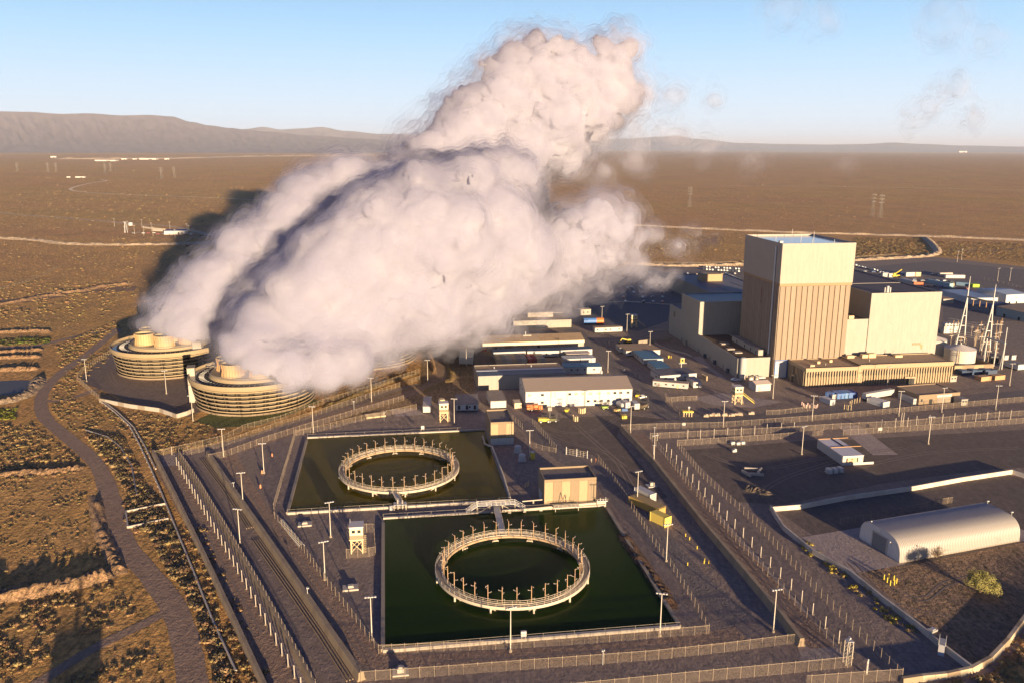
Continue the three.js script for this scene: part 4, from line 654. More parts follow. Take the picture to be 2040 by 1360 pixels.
// ------------------------------------------------------------------ lamp posts
{
  const proto = thing('lamp_post', 'tall pale lamp post, four floodlights on a cross arm', 'lamp post', G(525.5, 942.4), YAW);
  part('pole', bar(V(0, 0, 0), V(0, 12, 0), 0.16, 8, 0.1), std(0.52, 0.46, 0.39), proto); part('base', new THREE.CylinderGeometry(0.4, 0.45, 0.7, 10).translate(0, 0.35, 0), M.concrete, proto);
  part('cross_arm', box(2.6, 0.14, 0.14, 0, 11.9, 0), M.galv, proto); for (const x of [-1.2, -0.45, 0.45, 1.2]) part('floodlight', new RoundedBoxGeometry(0.5, 0.3, 0.6, 1, 0.05).translate(x, 12.1, 0.1), M.white, proto);
  const L = [[484, 1006, 'standing at the foot of the thick left barrier'], [478, 1085, 'between the pipe bundles and the white post row'], [445, 911, 'at the inner fence corner above the barriers'], [658.6, 1070, 'on the gravel left of the pond guard tower'], [647.4, 1155.4, 'beside the service road fence, below the pond guard tower'], [740.8, 1274.8, 'near the front left corner of the near pond'], [1017, 1298, 'in front of the near pond, middle of its front fence'], [1314.8, 1267, 'at the front right corner of the near pond'], [1269.5, 1003, 'left of the parked container convoy'], [1327.5, 1118, 'just below the yellow container'], [1540.8, 1258.7, 'at the lower end of the right barrier'], [624, 862, 'just above the far pond corner'], [905, 845, 'in front of the blue-grey cabin by the far pond'], [852, 761, 'where the perimeter road bends near the hidden tower'], [740, 800, 'along the perimeter road below the steam'], [1055, 913.6, 'beside the yellow portable cabin'], [929, 731, 'before the white trailer with the grey roof'], [1211, 741, 'behind the white warehouse, by the road'], [1199, 644, 'left of the white trailer near the steam'], [1249, 661, 'right of the white trailer near the steam'], [1256, 861, 'in front of the white warehouse lot'], [1302.7, 924.6, 'inside the right barrier near its top'], [1294.5, 699, 'behind the teal-roofed trailers'], [1441, 850, 'left of the debris row below the tower'], [1618, 838, 'beside the slab crossing road'], [1540, 793.6, 'in front of the white shed at the tower foot'], [1597.5, 905, 'in the shaded lot left of the white cabin'], [1791, 828, 'before the low tan workshop, left'], [1876.6, 821, 'before the low tan workshop, right'], [1767.5, 775, 'against the finned building'], [1850, 884, 'alone on the open gravel at right'], [172, 759.5, 'at left corner of the cooling tower apron'], [331, 784, 'on the apron before the leftmost cooling tower'], [384, 838, 'at the left side of the front cooling tower'], [2012, 768, 'at the right edge beyond the finned building'], [1984, 816, 'at the right edge along the fences']];
  proto.userData.label = 'tall pale lamp post beside the orange marker on the left gravel';
  for (const [u, v, l] of L) copyOf(proto, 'tall pale lamp post ' + l, G(u, v), YAW + rr(-0.4, 0.4));
  const cam = thing('camera_post', 'short white camera post by the service road shade', 'camera post', G(...c1(940, 800)));
  part('pole', bar(V(0, 0, 0), V(0, 3.8, 0), 0.09, 7), M.white, cam); part('camera', [new RoundedBoxGeometry(0.3, 0.3, 0.7, 1, 0.05).translate(-0.25, 4, 0.2), new RoundedBoxGeometry(0.3, 0.3, 0.7, 1, 0.05).translate(0.25, 4, 0)], M.white, cam);
  for (const [u, v, l] of [[613, 1197, 'short white camera post at the lower service road'], [...c7(1343, 1235), 'short white camera post on the front inner fence'], [765, 838, 'short white camera post above the far pond, left'], [1304, 868, 'short white camera post at top of the right fence'], [705, 815, 'short white camera post along the inner fence'], [1302, 905, 'short white camera post below the right fence top']]) copyOf(cam, l, G(u, v), rr(0, 6));
  // camera mast at the bottom right
  const m = thing('camera_mast', 'lattice camera mast where the front fences meet at right', 'mast', G(...cl(245, 1130)), YAW); const e = [];
  for (const [x, z] of [[-0.7, -0.7], [0.7, -0.7], [-0.7, 0.7], [0.7, 0.7]]) part('leg', bar(V(x, 0, z), V(x, 6.2, z), 0.09, 6), M.paleSteel, m);
  for (let i = 0; i < 6; i++) for (const z of [-0.7, 0.7]) e.push(bar(V(-0.7, i, z), V(0.7, i + 1, z), 0.04, 4)); part('lattice', e, M.galv, m); part('camera', [new RoundedBoxGeometry(0.4, 0.4, 0.9, 1, 0.06).translate(0, 7, 0), bar(V(0, 6, 0), V(0, 7, 0), 0.08, 6), box(1.6, 0.12, 1.6, 0, 6.2, 0)], M.white, m);
  const gp = thing('gate_post', 'tall white post beside the bottom right fence corner', 'post', G(...cl(445, 1235))); part('post', bar(V(0, 0, 0), V(0, 3.8, 0), 0.2, 8), M.white, gp); part('cap', new THREE.SphereGeometry(0.22, 10, 6).translate(0, 3.8, 0), M.white, gp);
}
{ // gate between the ponds' fence and the warehouse lot
  const t = thing('gate', 'pale double swing gate between pond fence and warehouse lot', 'gate', G(1128, 905)), e = G(1170, 913).sub(G(1128, 905)), L = e.length(), d = e.clone().normalize();
  for (const k of [0, 0.5, 1]) part('post', bar(e.clone().multiplyScalar(k), e.clone().multiplyScalar(k).setY(3.4), 0.16, 8), M.white, t);
  for (const [a, b] of [[0.02, 0.48], [0.52, 0.98]]) { const p = e.clone().multiplyScalar(a), q = e.clone().multiplyScalar(b); part('leaf', [0.4, 1.2, 2, 2.7].map((y) => bar(p.clone().setY(y), q.clone().setY(y), 0.06, 5)).concat([0, 0.33, 0.66, 1].map((k) => { const r = p.clone().lerp(q, k); return bar(r.clone().setY(0.4), r.clone().setY(2.7), 0.05, 5); })), M.paleSteel, t); }
}
// ------------------------------------------------------------------ guard towers
{
  const t = thing('guard_tower', 'pale guard tower on braced legs inside its own fence by the ponds', 'guard tower', G(711.5, 1097), YAW);
  const P = std(0.60, 0.47, 0.28), W = std(0.70, 0.58, 0.38);
  for (const [x, z] of [[-1.7, -1.7], [1.7, -1.7], [-1.7, 1.7], [1.7, 1.7]]) part('leg', box(0.32, 4.6, 0.32, x, 0, z), P, t);
  for (const z of [-1.7, 1.7]) part('brace', [beam(V(-1.7, 0.5, z), V(1.7, 4.2, z), 0.18, 0.18), beam(V(1.7, 0.5, z + 0.1), V(-1.7, 4.2, z + 0.1), 0.18, 0.18), beam(V(-1.7, 4.3, z), V(1.7, 4.3, z), 0.25, 0.25)], P, t);
  for (const x of [-1.7, 1.7]) part('brace', [beam(V(x, 0.5, -1.6), V(x, 4.2, 1.6), 0.18, 0.18), beam(V(x + 0.1, 0.5, 1.6), V(x + 0.1, 4.2, -1.6), 0.18, 0.18)], P, t);
  part('platform', box(4.4, 0.25, 4.4, 0, 4.6, 0), P, t); part('skirt', box(4.1, 1.3, 4.1, 0, 4.85, 0), std(0.26, 0.20, 0.13), t);
  const c = part('cabin', box(4.0, 2.5, 4.0, 0, 6.15, 0), W, t); for (const x of [-0.85, 0.85]) part('window', box(1.0, 0.95, 0.1, x, 6.9, 2.02), M.glass, c); for (const z of [-0.85, 0.85]) part('window', box(0.1, 0.95, 1.0, -2.02, 6.9, z), M.glass, c);
  part('roof', box(4.4, 0.3, 4.4, 0, 8.65, 0), std(0.50, 0.47, 0.46), t); part('aerial', bar(V(-1.9, 8.9, -1.6), V(-1.9, 10, -1.6), 0.06, 5), M.white, t);
  part('stair', Array.from({ length: 9 }, (_, i) => box(0.9, 0.12, 0.5, 2.4, 0.4 + i * 0.48, 1.6 - i * 0.38)), P, t);
  copyOf(t, 'pale guard tower with long side stair beside the blue-grey cabin', G(884, 838), YAW);
  const far = copyOf(t, 'pale guard tower near the steam, beyond the white trailer', G(1262, 652), YAW);
  const y = copyOf(t, 'pale guard tower with bright yellow stair before the white shed', G(1468, 803), YAW);
  part('yellow_stair', [beam(V(2.2, 5, 1), V(8.4, 0.2, 1), 1.0, 0.3), beam(V(2.2, 6, 0.5), V(8.4, 1.2, 0.5), 0.12, 0.12), beam(V(2.2, 6, 1.5), V(8.4, 1.2, 1.5), 0.12, 0.12)], M.yellow, y);
  part('flight', [beam(V(2.2, 5, 1), V(8.4, 0.2, 1), 1.0, 0.3), beam(V(2.2, 6, 0.5), V(8.4, 1.2, 0.5), 0.12, 0.12)], P, far);
  const s = thing('watch_post', 'yellow watch cabin on a single mast behind the trailers', 'watch post', G(1357, 738), YAW);
  part('mast', bar(V(0, 0, 0), V(0, 4.5, 0), 0.25, 8), M.white, s); part('platform', box(4.4, 0.25, 3.2, 0.3, 4.5, 0), M.white, s); part('cabin', box(2.2, 2.6, 2.2, 0.2, 4.75, 0), std(0.6, 0.45, 0.12), s); part('window', box(1.1, 1.2, 0.1, 0.2, 5.6, 1.12), M.glass, s); part('roof', box(2.5, 0.2, 2.5, 0.2, 7.35, 0), M.white, s);
}
// ------------------------------------------------------------------ cabins, trailers and sheds
const gableRoof = (w, d, h, rise, over = 0.4) => { const s = new THREE.Shape([[-d / 2 - over, -over * rise / (d / 2)], [0, rise], [d / 2 + over, -over * rise / (d / 2)], [d / 2 + over, 0.2 - over * rise / (d / 2)], [0, rise + 0.22], [-d / 2 - over, 0.2 - over * rise / (d / 2)]].map((p) => new THREE.Vector2(...p))); return new THREE.ExtrudeGeometry(s, { depth: w + 0.6, bevelEnabled: false }).rotateY(Math.PI / 2).translate(-(0.3), h, -d / 2); };
function hut(name, label, cat, nl, nr, d, h, o = {}) {
  const a = G(...nl), b = G(...nr), w = o.w ?? a.distanceTo(b), turn = o.square ? YAW : Math.atan2(-(b.z - a.z), b.x - a.x), t = thing(name, label, cat, a, turn, o.group);
  const wm = o.wall ?? M.white, y0 = o.lift ?? 0;
  part('wall', box(w, h - y0, d, w / 2, y0, -d / 2), wm, t);
  if (y0) part('chassis', box(w * 0.9, y0, d * 0.8, w / 2, 0, -d / 2), M.dark, t);
  if (o.gable) {
    const gs = new THREE.Shape([[-d / 2, 0], [d / 2, 0], [0, o.gable]].map((p) => new THREE.Vector2(...p))), gg = new THREE.ExtrudeGeometry(gs, { depth: w, bevelEnabled: false }).rotateY(Math.PI / 2).translate(0, h, -d / 2);
    part('gable', gg, wm, t); part('roof', gableRoof(w, d, h + 0.02, o.gable), o.roof ?? M.roofGrey, t);
  } else if (o.parapet) roofOn(t, 0, 0, w, d, h, o.roof ?? M.roofTan, wm, o.parapet, 0.3);
  else part('roof', box(w + 0.3, 0.22, d + 0.3, w / 2, h, -d / 2), o.roof ?? M.roofGrey, t);
  for (const [x, y, ww, hh, nm = 'window', m = M.glass] of o.openings ?? []) { const f = part(nm, box(ww, hh, 0.1, x * w, y, 0.03), m, t); if (nm === 'window') part('frame', [box(ww + 0.2, 0.1, 0.14, x * w, y - 0.1, 0.03), box(ww + 0.2, 0.1, 0.14, x * w, y + hh, 0.03), box(0.1, hh, 0.14, x * w - ww / 2 - 0.05, y, 0.03), box(0.1, hh, 0.14, x * w + ww / 2 + 0.05, y, 0.03)], M.paleConcrete, f); }
  for (const [z, y, ww, hh, nm = 'window', m = M.glass] of o.side ?? []) part(nm, box(0.1, hh, ww, -0.03, y, -z * d), m, t);
  return t;
}
const win = (xs, y, w = 0.9, h = 0.8) => xs.map((x) => [x, y, w, h]);
{ // the white warehouse
  const up = [0.035, 0.155, 0.41, 0.47, 0.535, 0.605, 0.685, 0.775, 0.835, 0.89, 0.96], lowW = [0.155, 0.585, 0.65, 0.71, 0.775];
  const t = hut('warehouse', 'long white two-storey metal warehouse with a ribbed grey roof', 'warehouse', c3(655, 985), c3(1485, 960), 25, 7.9, { gable: 3.0, wall: M.whiteRib, roof: std(0.36, 0.29, 0.25, { bumpMap: rep(tRib, 1 / 8), bumpScale: 0.12, roughness: 0.6, map: rep(tWall, 1 / 20) }),
    openings: [...up.map((x, i) => [x, 5.6, 1.3, 1.0, 'window', [1, 2, 8, 9, 10].includes(i) ? M.glass : M.tan]), ...lowW.map((x) => [x, 1.8, 1.3, 1.0]), [0.44, 0, 6, 3.6, 'roller_door', M.white], [0.18, 0, 1.4, 2.2, 'door', M.galv], [0.71, 0, 1.1, 2.2, 'door', M.roofGrey]], side: [[0.2, 5.4, 1, 1], [0.5, 5.4, 1, 1], [0.75, 5.4, 1, 1]] });
  part('downpipe', [12, 20, 29, 36, 46].map((x) => bar(V(x, 0, 0.15), V(x, 8.2, 0.15), 0.09, 6)), M.paleConcrete, t); part('canopy_frame', [bar(V(12.6, 5, 0.4), V(12.6, 7.4, 0.4), 0.06, 5), bar(V(14.2, 5, 0.4), V(14.2, 7.4, 0.4), 0.06, 5)], M.paleSteel, t); part('roof_vent', new THREE.CylinderGeometry(0.6, 0.6, 1.6, 12).translate(41, 11, -20), M.white, t);
  const b = hut('blue_roof_shed', 'cream shed with navy metal strip on its flat roof', 'shed', c3(285, 850), c3(600, 828), 22, 7.1, { w: 46, square: true, wall: M.cream, roof: M.roofTan, openings: [[0.065, 0, 5.2, 2.5, 'roller_door', M.concrete]], parapet: 0.3 });
  part('metal_roof', box(46, 0.25, 8.6, 23, 7.32, -4.5), M.roofNavy, b); part('ridge_strip', box(46, 0.3, 2.4, 23, 7.4, -10), std(0.40, 0.42, 0.5, { bumpMap: rep(tRib, 1 / 3), bumpScale: 0.05 }), b); part('roof_vent', [bar(V(10, 7.2, -14), V(10, 8.4, -14), 0.25, 8), bar(V(30, 7.2, -15), V(30, 8.4, -15), 0.25, 8)], M.white, b);
  const l = hut('long_workshop', 'long low cream workshop with tan roof and rooftop unit', 'workshop', c3(318, 545), c3(1110, 518), 20, 4.9, { wall: M.cream, roof: M.roofTan, gable: 2.2, openings: [[0.13, 0.8, 1.6, 1.2], [0.25, 0, 4, 3, 'roller_door', M.concrete], [0.55, 1, 1.6, 1.2], [0.95, 0, 1.4, 2.2, 'door', M.steel]] });
  part('rooftop_unit', [box(5, 2, 3.5, 29, 5.4, -9)], M.paleConcrete, l); part('unit_duct', [box(3, 1.2, 1.6, 33, 5.4, -7.5), bar(V(28, 7, -8), V(28, 9.5, -8), 0.3, 8)], M.galv, l); part('band', box(63.6, 1.5, 0.1, 32, 3.2, 0.06), std(0.62, 0.57, 0.43), l);
  const h = hut('steam_side_shed', 'wide tan shed at the steam\'s edge behind the long workshop', 'shed', c3(560, 372), c3(1000, 350), 26, 5, { square: true, wall: M.cream, roof: M.roofTan, parapet: 0.4 }); part('bay', box(18, 3.4, 3, 21, 5.0, -14), M.paleConcrete, h);
}
const TR = { lift: 0.7 };
hut('office_trailer', 'white trailer with navy roof, leftmost of the row before the workshop', 'trailer', c3(405, 607), c3(655, 597), 7, 4.0, { ...TR, roof: M.roofNavy, openings: win([0.12, 0.45, 0.9], 1.8) });
hut('office_trailer', 'white trailer with navy roof, middle of the row before the workshop', 'trailer', c3(668, 598), c3(917, 593), 7, 4.0, { ...TR, roof: M.roofNavy, openings: win([0.1, 0.43, 0.6], 1.8) });
hut('office_trailer', 'white trailer with navy roof, right end of the row before the workshop', 'trailer', c3(930, 590), c3(1175, 580), 7, 4.0, { ...TR, roof: M.roofNavy, openings: win([0.2, 0.5, 0.88], 1.8) });
hut('office_trailer', 'white trailer with grey roof standing alone left of the workshop', 'trailer', c3(135, 655), c3(242, 655), 20, 4.0, { ...TR, roof: std(0.26, 0.27, 0.32) });
hut('office_cabin', 'teal-roofed white cabin behind the white warehouse', 'cabin', c3(955, 722), c3(1248, 716), 9, 3.6, { roof: M.roofBlue, openings: win([0.2, 0.36, 0.55, 0.8], 1.8) });
hut('office_cabin', 'square white cabin, left of the pair behind the teal roof', 'cabin', c3(957, 655), c3(1080, 650), 8, 3.4, { roof: M.white }); hut('office_cabin', 'square white cabin, right of the pair behind the teal roof', 'cabin', c3(1085, 650), c3(1200, 646), 8, 3.4, { roof: M.white });
hut('office_cabin', 'cream cabin with pinkish roof behind the pair of white cabins', 'cabin', c3(975, 612), c3(1160, 606), 8, 3.2, { wall: M.cream, roof: std(0.5, 0.42, 0.38) });
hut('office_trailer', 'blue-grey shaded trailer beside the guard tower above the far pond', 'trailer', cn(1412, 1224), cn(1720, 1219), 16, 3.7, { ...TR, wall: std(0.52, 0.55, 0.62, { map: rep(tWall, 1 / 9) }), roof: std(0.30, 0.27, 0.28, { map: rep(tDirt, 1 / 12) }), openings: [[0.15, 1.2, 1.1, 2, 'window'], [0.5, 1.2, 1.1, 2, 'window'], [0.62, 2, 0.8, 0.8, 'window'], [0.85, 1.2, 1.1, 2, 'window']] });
hut('office_trailer', 'plain white trailer just left of the white warehouse', 'trailer', c3(382, 1000), c3(503, 995), 17, 4.0, { ...TR, roof: std(0.38, 0.33, 0.30, { map: rep(tDirt, 1 / 12) }) });
hut('office_trailer', 'narrow white trailer end-on, left of the guard tower stair', 'trailer', cn(970, 1250), cn(1075, 1248), 16, 3.4, { ...TR, roof: std(0.36, 0.32, 0.30) });
hut('guard_booth', 'tall narrow tan booth behind the guard tower', 'booth', cn(1208, 1170), cn(1265, 1166), 3, 3.8, { wall: std(0.6, 0.45, 0.16), roof: M.tan });
hut('office_trailer', 'white trailer near the steam with four small windows', 'trailer', ct(45, 545), ct(508, 527), 5.5, 3.6, { ...TR, roof: M.roofTan, openings: win([0.1, 0.4, 0.57, 0.88], 1.9) });
hut('office_trailer', 'tan-roofed trailer, rearmost of the stepped row by the road', 'trailer', ct(465, 885), ct(950, 850), 9, 3.5, { ...TR, square: true, w: 22, roof: M.roofTan, side: [[0.3, 1.8, 0.9, 0.8]] });
hut('office_trailer', 'tan-roofed trailer, second from the rear in the stepped row', 'trailer', ct(572, 940), ct(1080, 890), 8, 3.5, { ...TR, square: true, w: 21, roof: M.roofTan, openings: win([0.1], 1.9, 1.3) });
hut('office_trailer', 'larger teal-roofed white trailer in the stepped row', 'trailer', ct(865, 1085), ct(1180, 1060), 20, 3.6, { ...TR, square: true, roof: M.roofBlue, side: [[0.1, 1.8, 0.9, 0.9], [0.55, 1.8, 0.9, 0.9], [0.8, 1.8, 0.9, 0.9]] });
hut('office_trailer', 'smaller teal-roofed white trailer in the stepped row', 'trailer', ct(1080, 1240), ct(1305, 1220), 16, 3.6, { ...TR, square: true, roof: M.roofBlue, side: [[0.1, 1.8, 0.9, 0.9], [0.45, 1.8, 0.9, 0.9], [0.7, 1.8, 0.9, 0.9]] });
hut('office_trailer', 'dark-roofed white trailer at the near end of the stepped row', 'trailer', c3(1705, 792), c3(1990, 770), 12, 3.8, { ...TR, roof: std(0.13, 0.13, 0.17, { map: rep(tWall, 1 / 10) }), openings: [[0.15, 1.8, 1.6, 0.9], [0.45, 1.8, 0.9, 0.8], [0.68, 1.8, 0.9, 0.8]], side: [[0.4, 1.8, 0.9, 0.9]] });
hut('office_trailer', 'slanted long white trailer with doors facing the warehouse', 'trailer', c3(1648, 826), c3(1922, 850), 4.5, 3.3, { ...TR, roof: std(0.30, 0.24, 0.2), openings: [[0.08, 1.8, 0.9, 0.7], [0.38, 1.8, 0.9, 0.7], [0.58, 1.8, 0.9, 0.7], [0.88, 1.8, 0.9, 0.7], [0.17, 0.6, 0.9, 2, 'door', M.concrete], [0.71, 0.6, 0.9, 2, 'door', M.tan]] });
hut('office_trailer', 'short white trailer end-on behind the slanted trailer', 'trailer', c3(1965, 840), c3(2028, 838), 11, 3.5, { ...TR, roof: std(0.33, 0.29, 0.27), openings: win([0.45], 1.7, 1.2, 1.2) });
hut('shed', 'white gabled shed at the foot of the ribbed tower', 'shed', cy(662, 812), cy(795, 803), 7.5, 3.6, { gable: 0.9, wall: M.white, roof: std(0.55, 0.45, 0.38), openings: [[0.25, 0, 1, 2.2, 'door', M.paleConcrete]] });
{
  const t = hut('workshop', 'low tan brick workshop with brown roof and wide garage door', 'workshop', c4(1600, 1065), c4(1840, 1046), 16.5, 4.4, { wall: M.tanConcrete, roof: M.roofTan, parapet: 0.4, openings: [[0.08, 1.4, 1, 1.4], [0.3, 0, 1.8, 2.4, 'door', M.dark], [0.62, 0, 8, 3.0, 'roller_door', M.concrete], [0.62, 3.05, 8.6, 1.1, 'door_header', M.white], [0.9, 1.4, 1, 1.4]] });
  part('lean_to', box(1.8, 2.8, 11, -1, 0, -6.5), M.white, t);
}
hut('guard_booth', 'small cream booth right of the low tan workshop', 'booth', cw(1370, 200), cw(1438, 196), 5.5, 3, { wall: M.cream, openings: win([0.3, 0.7], 1.5, 0.9) });
hut('guard_booth', 'small cream booth at right end of the finned building', 'booth', cg(205, 1240), cg(285, 1234), 4, 3, { wall: M.cream, roof: M.tan, openings: win([0.3, 0.75], 1.5, 0.8) });
{
  const t = hut('yard_cabin', 'white two-part cabin with rusty roof seam in the shaded lot', 'cabin', c2(1605, 740), c2(1822, 738), 20, 3.7, { square: true, wall: std(0.66, 0.62, 0.55, { map: rep(tWall, 1 / 6) }), roof: std(0.55, 0.54, 0.58, { roughness: 0.45 }), openings: [[0.2, 1.2, 0.5, 1.8, 'door', M.dark], [0.72, 1.2, 0.5, 1.8, 'door', M.dark], [0.46, 1.1, 3.8, 1.9, 'door_panel', std(0.6, 0.42, 0.25)]] });
  const w = 13.2; part('roof_seam', [box(w, 0.2, 0.3, w / 2, 3.93, -9.6), box(w, 0.2, 0.3, w / 2, 3.93, -19.6)], M.rust, t); part('ridge_gap', box(0.5, 0.2, 10, w * 0.45, 3.94, -14.8), M.dark, t);
  for (let i = 0; i < 9; i++) part('side_panel', box(0.1, 3.3, 1.9), M.white, t, -0.06, 0.1, -1.2 - i * 2.15); part('plinth', box(w, 1.0, 0.1, w / 2, 0, 0.06), M.white, t);
}
// ------------------------------------------------------------------ containers, trucks and machines
function container(label, nl, nr, d, m, o = {}) {
  const a = G(...nl), b = G(...nr), w = a.distanceTo(b), h = o.h ?? 2.7, t = thing('container', label, 'container', a, o.turn ?? Math.atan2(-(b.z - a.z), b.x - a.x), o.group);
  part('body', box(w - 0.1, h - 0.2, d - 0.1, w / 2, 0.15, -d / 2), m, t);
  part('frame', [box(w, 0.15, 0.14, w / 2, 0, 0), box(w, 0.14, 0.14, w / 2, h - 0.14, 0), ...[0, w].flatMap((x) => [box(0.16, h, 0.16, x, 0, 0), box(0.16, h, 0.16, x, 0, -d)])], m, t);
  if (w < 3.6) part('door_bar', [0.25, 0.42, 0.58, 0.75].map((k) => bar(V(w * k, 0.2, 0.05), V(w * k, h - 0.2, 0.05), 0.03, 5)), M.galv, t);
  return t;
}
for (let i = 0; i < 5; i++) container(['first', 'second', 'third', 'fourth', 'fifth'][i] + ' blue container from the left in the row by the finned building', cy(1398 + i * 36, 880 - i * 2.6), cy(1432 + i * 36, 877.5 - i * 2.6), 6, [M.blue, std(0.10, 0.22, 0.48), std(0.14, 0.27, 0.5), M.blue, std(0.03, 0.08, 0.3)][i], { turn: YAW });
container('low blue container left of the blue container row', cy(1292, 862), cy(1352, 876), 3, M.blue); container('small white container in front of the low blue one', cy(1354, 880), cy(1396, 876), 2.5, M.white, { h: 2.2 });
container('white ribbed container standing alone below the blue ones', cy(1333, 938), cy(1380, 934), 7, M.whiteRib, { turn: YAW + 0.25 });
container('white ribbed container below the long white trailer', c4(1396, 1083), c4(1440, 1077), 9, M.whiteRib, { turn: YAW + 0.35 });
for (let i = 0; i < 6; i++) container(['first', 'second', 'third', 'fourth', 'fifth', 'sixth'][i] + ' pale container from the left in the row behind the blue-roofed shed', c3(428 + i * 40, 646 - i), c3(466 + i * 40, 645 - i), 12, [M.tan, M.paleConcrete, std(0.5, 0.44, 0.36)][i % 3], { turn: YAW });
for (let i = 0; i < 4; i++) container(['red', 'dark red', 'tan', 'pale tan'][i] + ' container at right end of the row behind the blue-roofed shed', c3(676 + i * 34, 642 - i), c3(708 + i * 34, 641 - i), 12, [M.red, std(0.30, 0.06, 0.05), M.tan, M.paleConcrete][i], { turn: YAW });
container('tan container end-on at the warehouse\'s left corner', c3(570, 992), c3(622, 990), 6, std(0.55, 0.45, 0.33), { turn: YAW }); container('rusty red skip beside the long workshop', c3(318, 550), c3(352, 549), 2.5, M.red, { h: 1.5 });
container('yellow container at the near end of the parked convoy', c5(1322, 860), c5(1396, 856), 6.5, std(0.62, 0.47, 0.10), { turn: YAW + 0.5, h: 3.4 });
{ const t = container('long open ochre container in the middle of the parked convoy', c5(1270, 770), c5(1335, 752), 14, std(0.40, 0.27, 0.07), { turn: YAW + 0.5, h: 2.6 }); part('tarpaulin', box(4, 0.12, 13.4, 2.2, 2.62, -7), std(0.33, 0.23, 0.1), t); }
container('white box container at the far end of the parked convoy', c5(1202, 660), c5(1258, 648), 8, M.white, { turn: YAW + 0.45, h: 3.2 });
container('bright green container in the fenced car park', cg(488, 78), cg(568, 78), 6, std(0.32, 0.50, 0.05)); container('dark red container left of the bright green one', cg(335, 132), cg(410, 130), 5, std(0.25, 0.07, 0.07));
container('rusty orange crate, left of the pair before the dike wall', cg(588, 1232), cg(712, 1218), 4, std(0.42, 0.26, 0.14), { h: 2.4 }); container('rusty orange crate, right of the pair before the dike wall', cg(760, 1218), cg(882, 1206), 4, std(0.42, 0.26, 0.14), { h: 2.4 });
const blackStack = (l, a, b, m) => { const t = container(l, a, b, 6, m, { h: 2.3 }); part('cover', box(3, 0.3, 5, 2, 2.3, -3), std(0.05, 0.1, 0.2), t); };
blackStack('dark blue covered stack, left, before the tan dike wall', cg(350, 1160), cg(470, 1150), std(0.04, 0.06, 0.11)); blackStack('dark blue covered stack, middle, before the tan dike wall', cg(480, 1150), cg(610, 1140), std(0.04, 0.07, 0.13)); blackStack('dark blue covered stack, right, before the tan dike wall', cg(640, 1150), cg(790, 1138), std(0.05, 0.07, 0.12));
hut('truck_box', 'grey boxy trailer at right edge beyond the switchyard portal', 'trailer', cg(1040, 1105), cg(1130, 1098), 9, 3.6, { ...TR, wall: M.whiteRib });
hut('sign_board', 'white board cabin behind the portal frame, left of two', 'cabin', cg(875, 970), cg(925, 966), 2, 2.6, {}); hut('sign_board', 'white board cabin behind the portal frame, right of two', 'cabin', cg(965, 968), cg(1018, 964), 2, 2.6, {});
// wheels shared by vehicles
const wheelG = new THREE.CylinderGeometry(0.42, 0.42, 0.3, 14).rotateX(Math.PI / 2), rimG = new THREE.CylinderGeometry(0.22, 0.22, 0.32, 10).rotateX(Math.PI / 2);
function wheels(t, spots, s = 1) { for (const [x, z] of spots) { const w = part('wheel', wheelG, M.rubber, t, x, 0.42 * s, z); w.scale.setScalar(s); part('rim', rimG, M.galv, w); } }
const outline = (pts, w) => { const g = new THREE.ExtrudeGeometry(new THREE.Shape(pts.map((p) => new THREE.Vector2(...p))), { depth: w - 0.12, bevelEnabled: true, bevelSize: 0.06, bevelThickness: 0.06, bevelSegments: 1 }); return g.translate(0, 0, -(w - 0.12) / 2); };
const carBody = outline([[-2.2, 0.35], [2.15, 0.35], [2.2, 0.75], [1.2, 0.92], [-2.15, 0.95], [-2.25, 0.7]], 1.78), carTop = outline([[-1.5, 0.9], [0.95, 0.9], [0.45, 1.42], [-1.0, 1.44]], 1.5), carGlass = outline([[-1.36, 0.98], [0.86, 0.98], [0.46, 1.34], [-0.98, 1.36]], 1.62);
const paints = [[0.6, 0.6, 0.6], [0.7, 0.7, 0.68], [0.04, 0.045, 0.06], [0.25, 0.27, 0.3], [0.05, 0.1, 0.25], [0.3, 0.04, 0.04], [0.12, 0.12, 0.12], [0.42, 0.4, 0.36]].map((c) => new THREE.MeshPhysicalMaterial({ color: new THREE.Color().setRGB(...c), roughness: 0.35, clearcoat: 0.6 }));
function car(label, p, turn, paint, pickup, group) {
  const t = thing(pickup ? 'pickup_truck' : 'parked_car', label, pickup ? 'pickup truck' : 'car', p, turn, group);
  part('body', carBody, paint, t); if (pickup) { part('cab', outline([[-0.5, 0.9], [1.1, 0.9], [0.6, 1.6], [-0.4, 1.62]], 1.6), paint, t); part('glass', outline([[-0.38, 1.0], [1.0, 1.0], [0.58, 1.5], [-0.3, 1.52]], 1.68), M.glass, t); part('cargo_bed', box(1.5, 0.1, 1.3, -1.35, 0.95, 0), M.dark, t); } else { part('roof', carTop, paint, t); part('glass', carGlass, M.glass, t); }
  wheels(t, [[-1.35, 0.78], [1.35, 0.78], [-1.35, -0.78], [1.35, -0.78]], 0.8); return t;
}
car('white pickup parked by the warehouse\'s right corner', G(...ce(1440, 312)), 0.6, paints[1], true); car('white pickup, left of two, at the cream annex wall', G(...cy(665, 698)), 0.2, paints[1], true); car('silver car, right of two, at the cream annex wall', G(...cy(710, 696)), 0.2, paints[0], false); car('white van-like car at the foot of the slim tank', G(...cy(476, 714)), 0, paints[1], false);
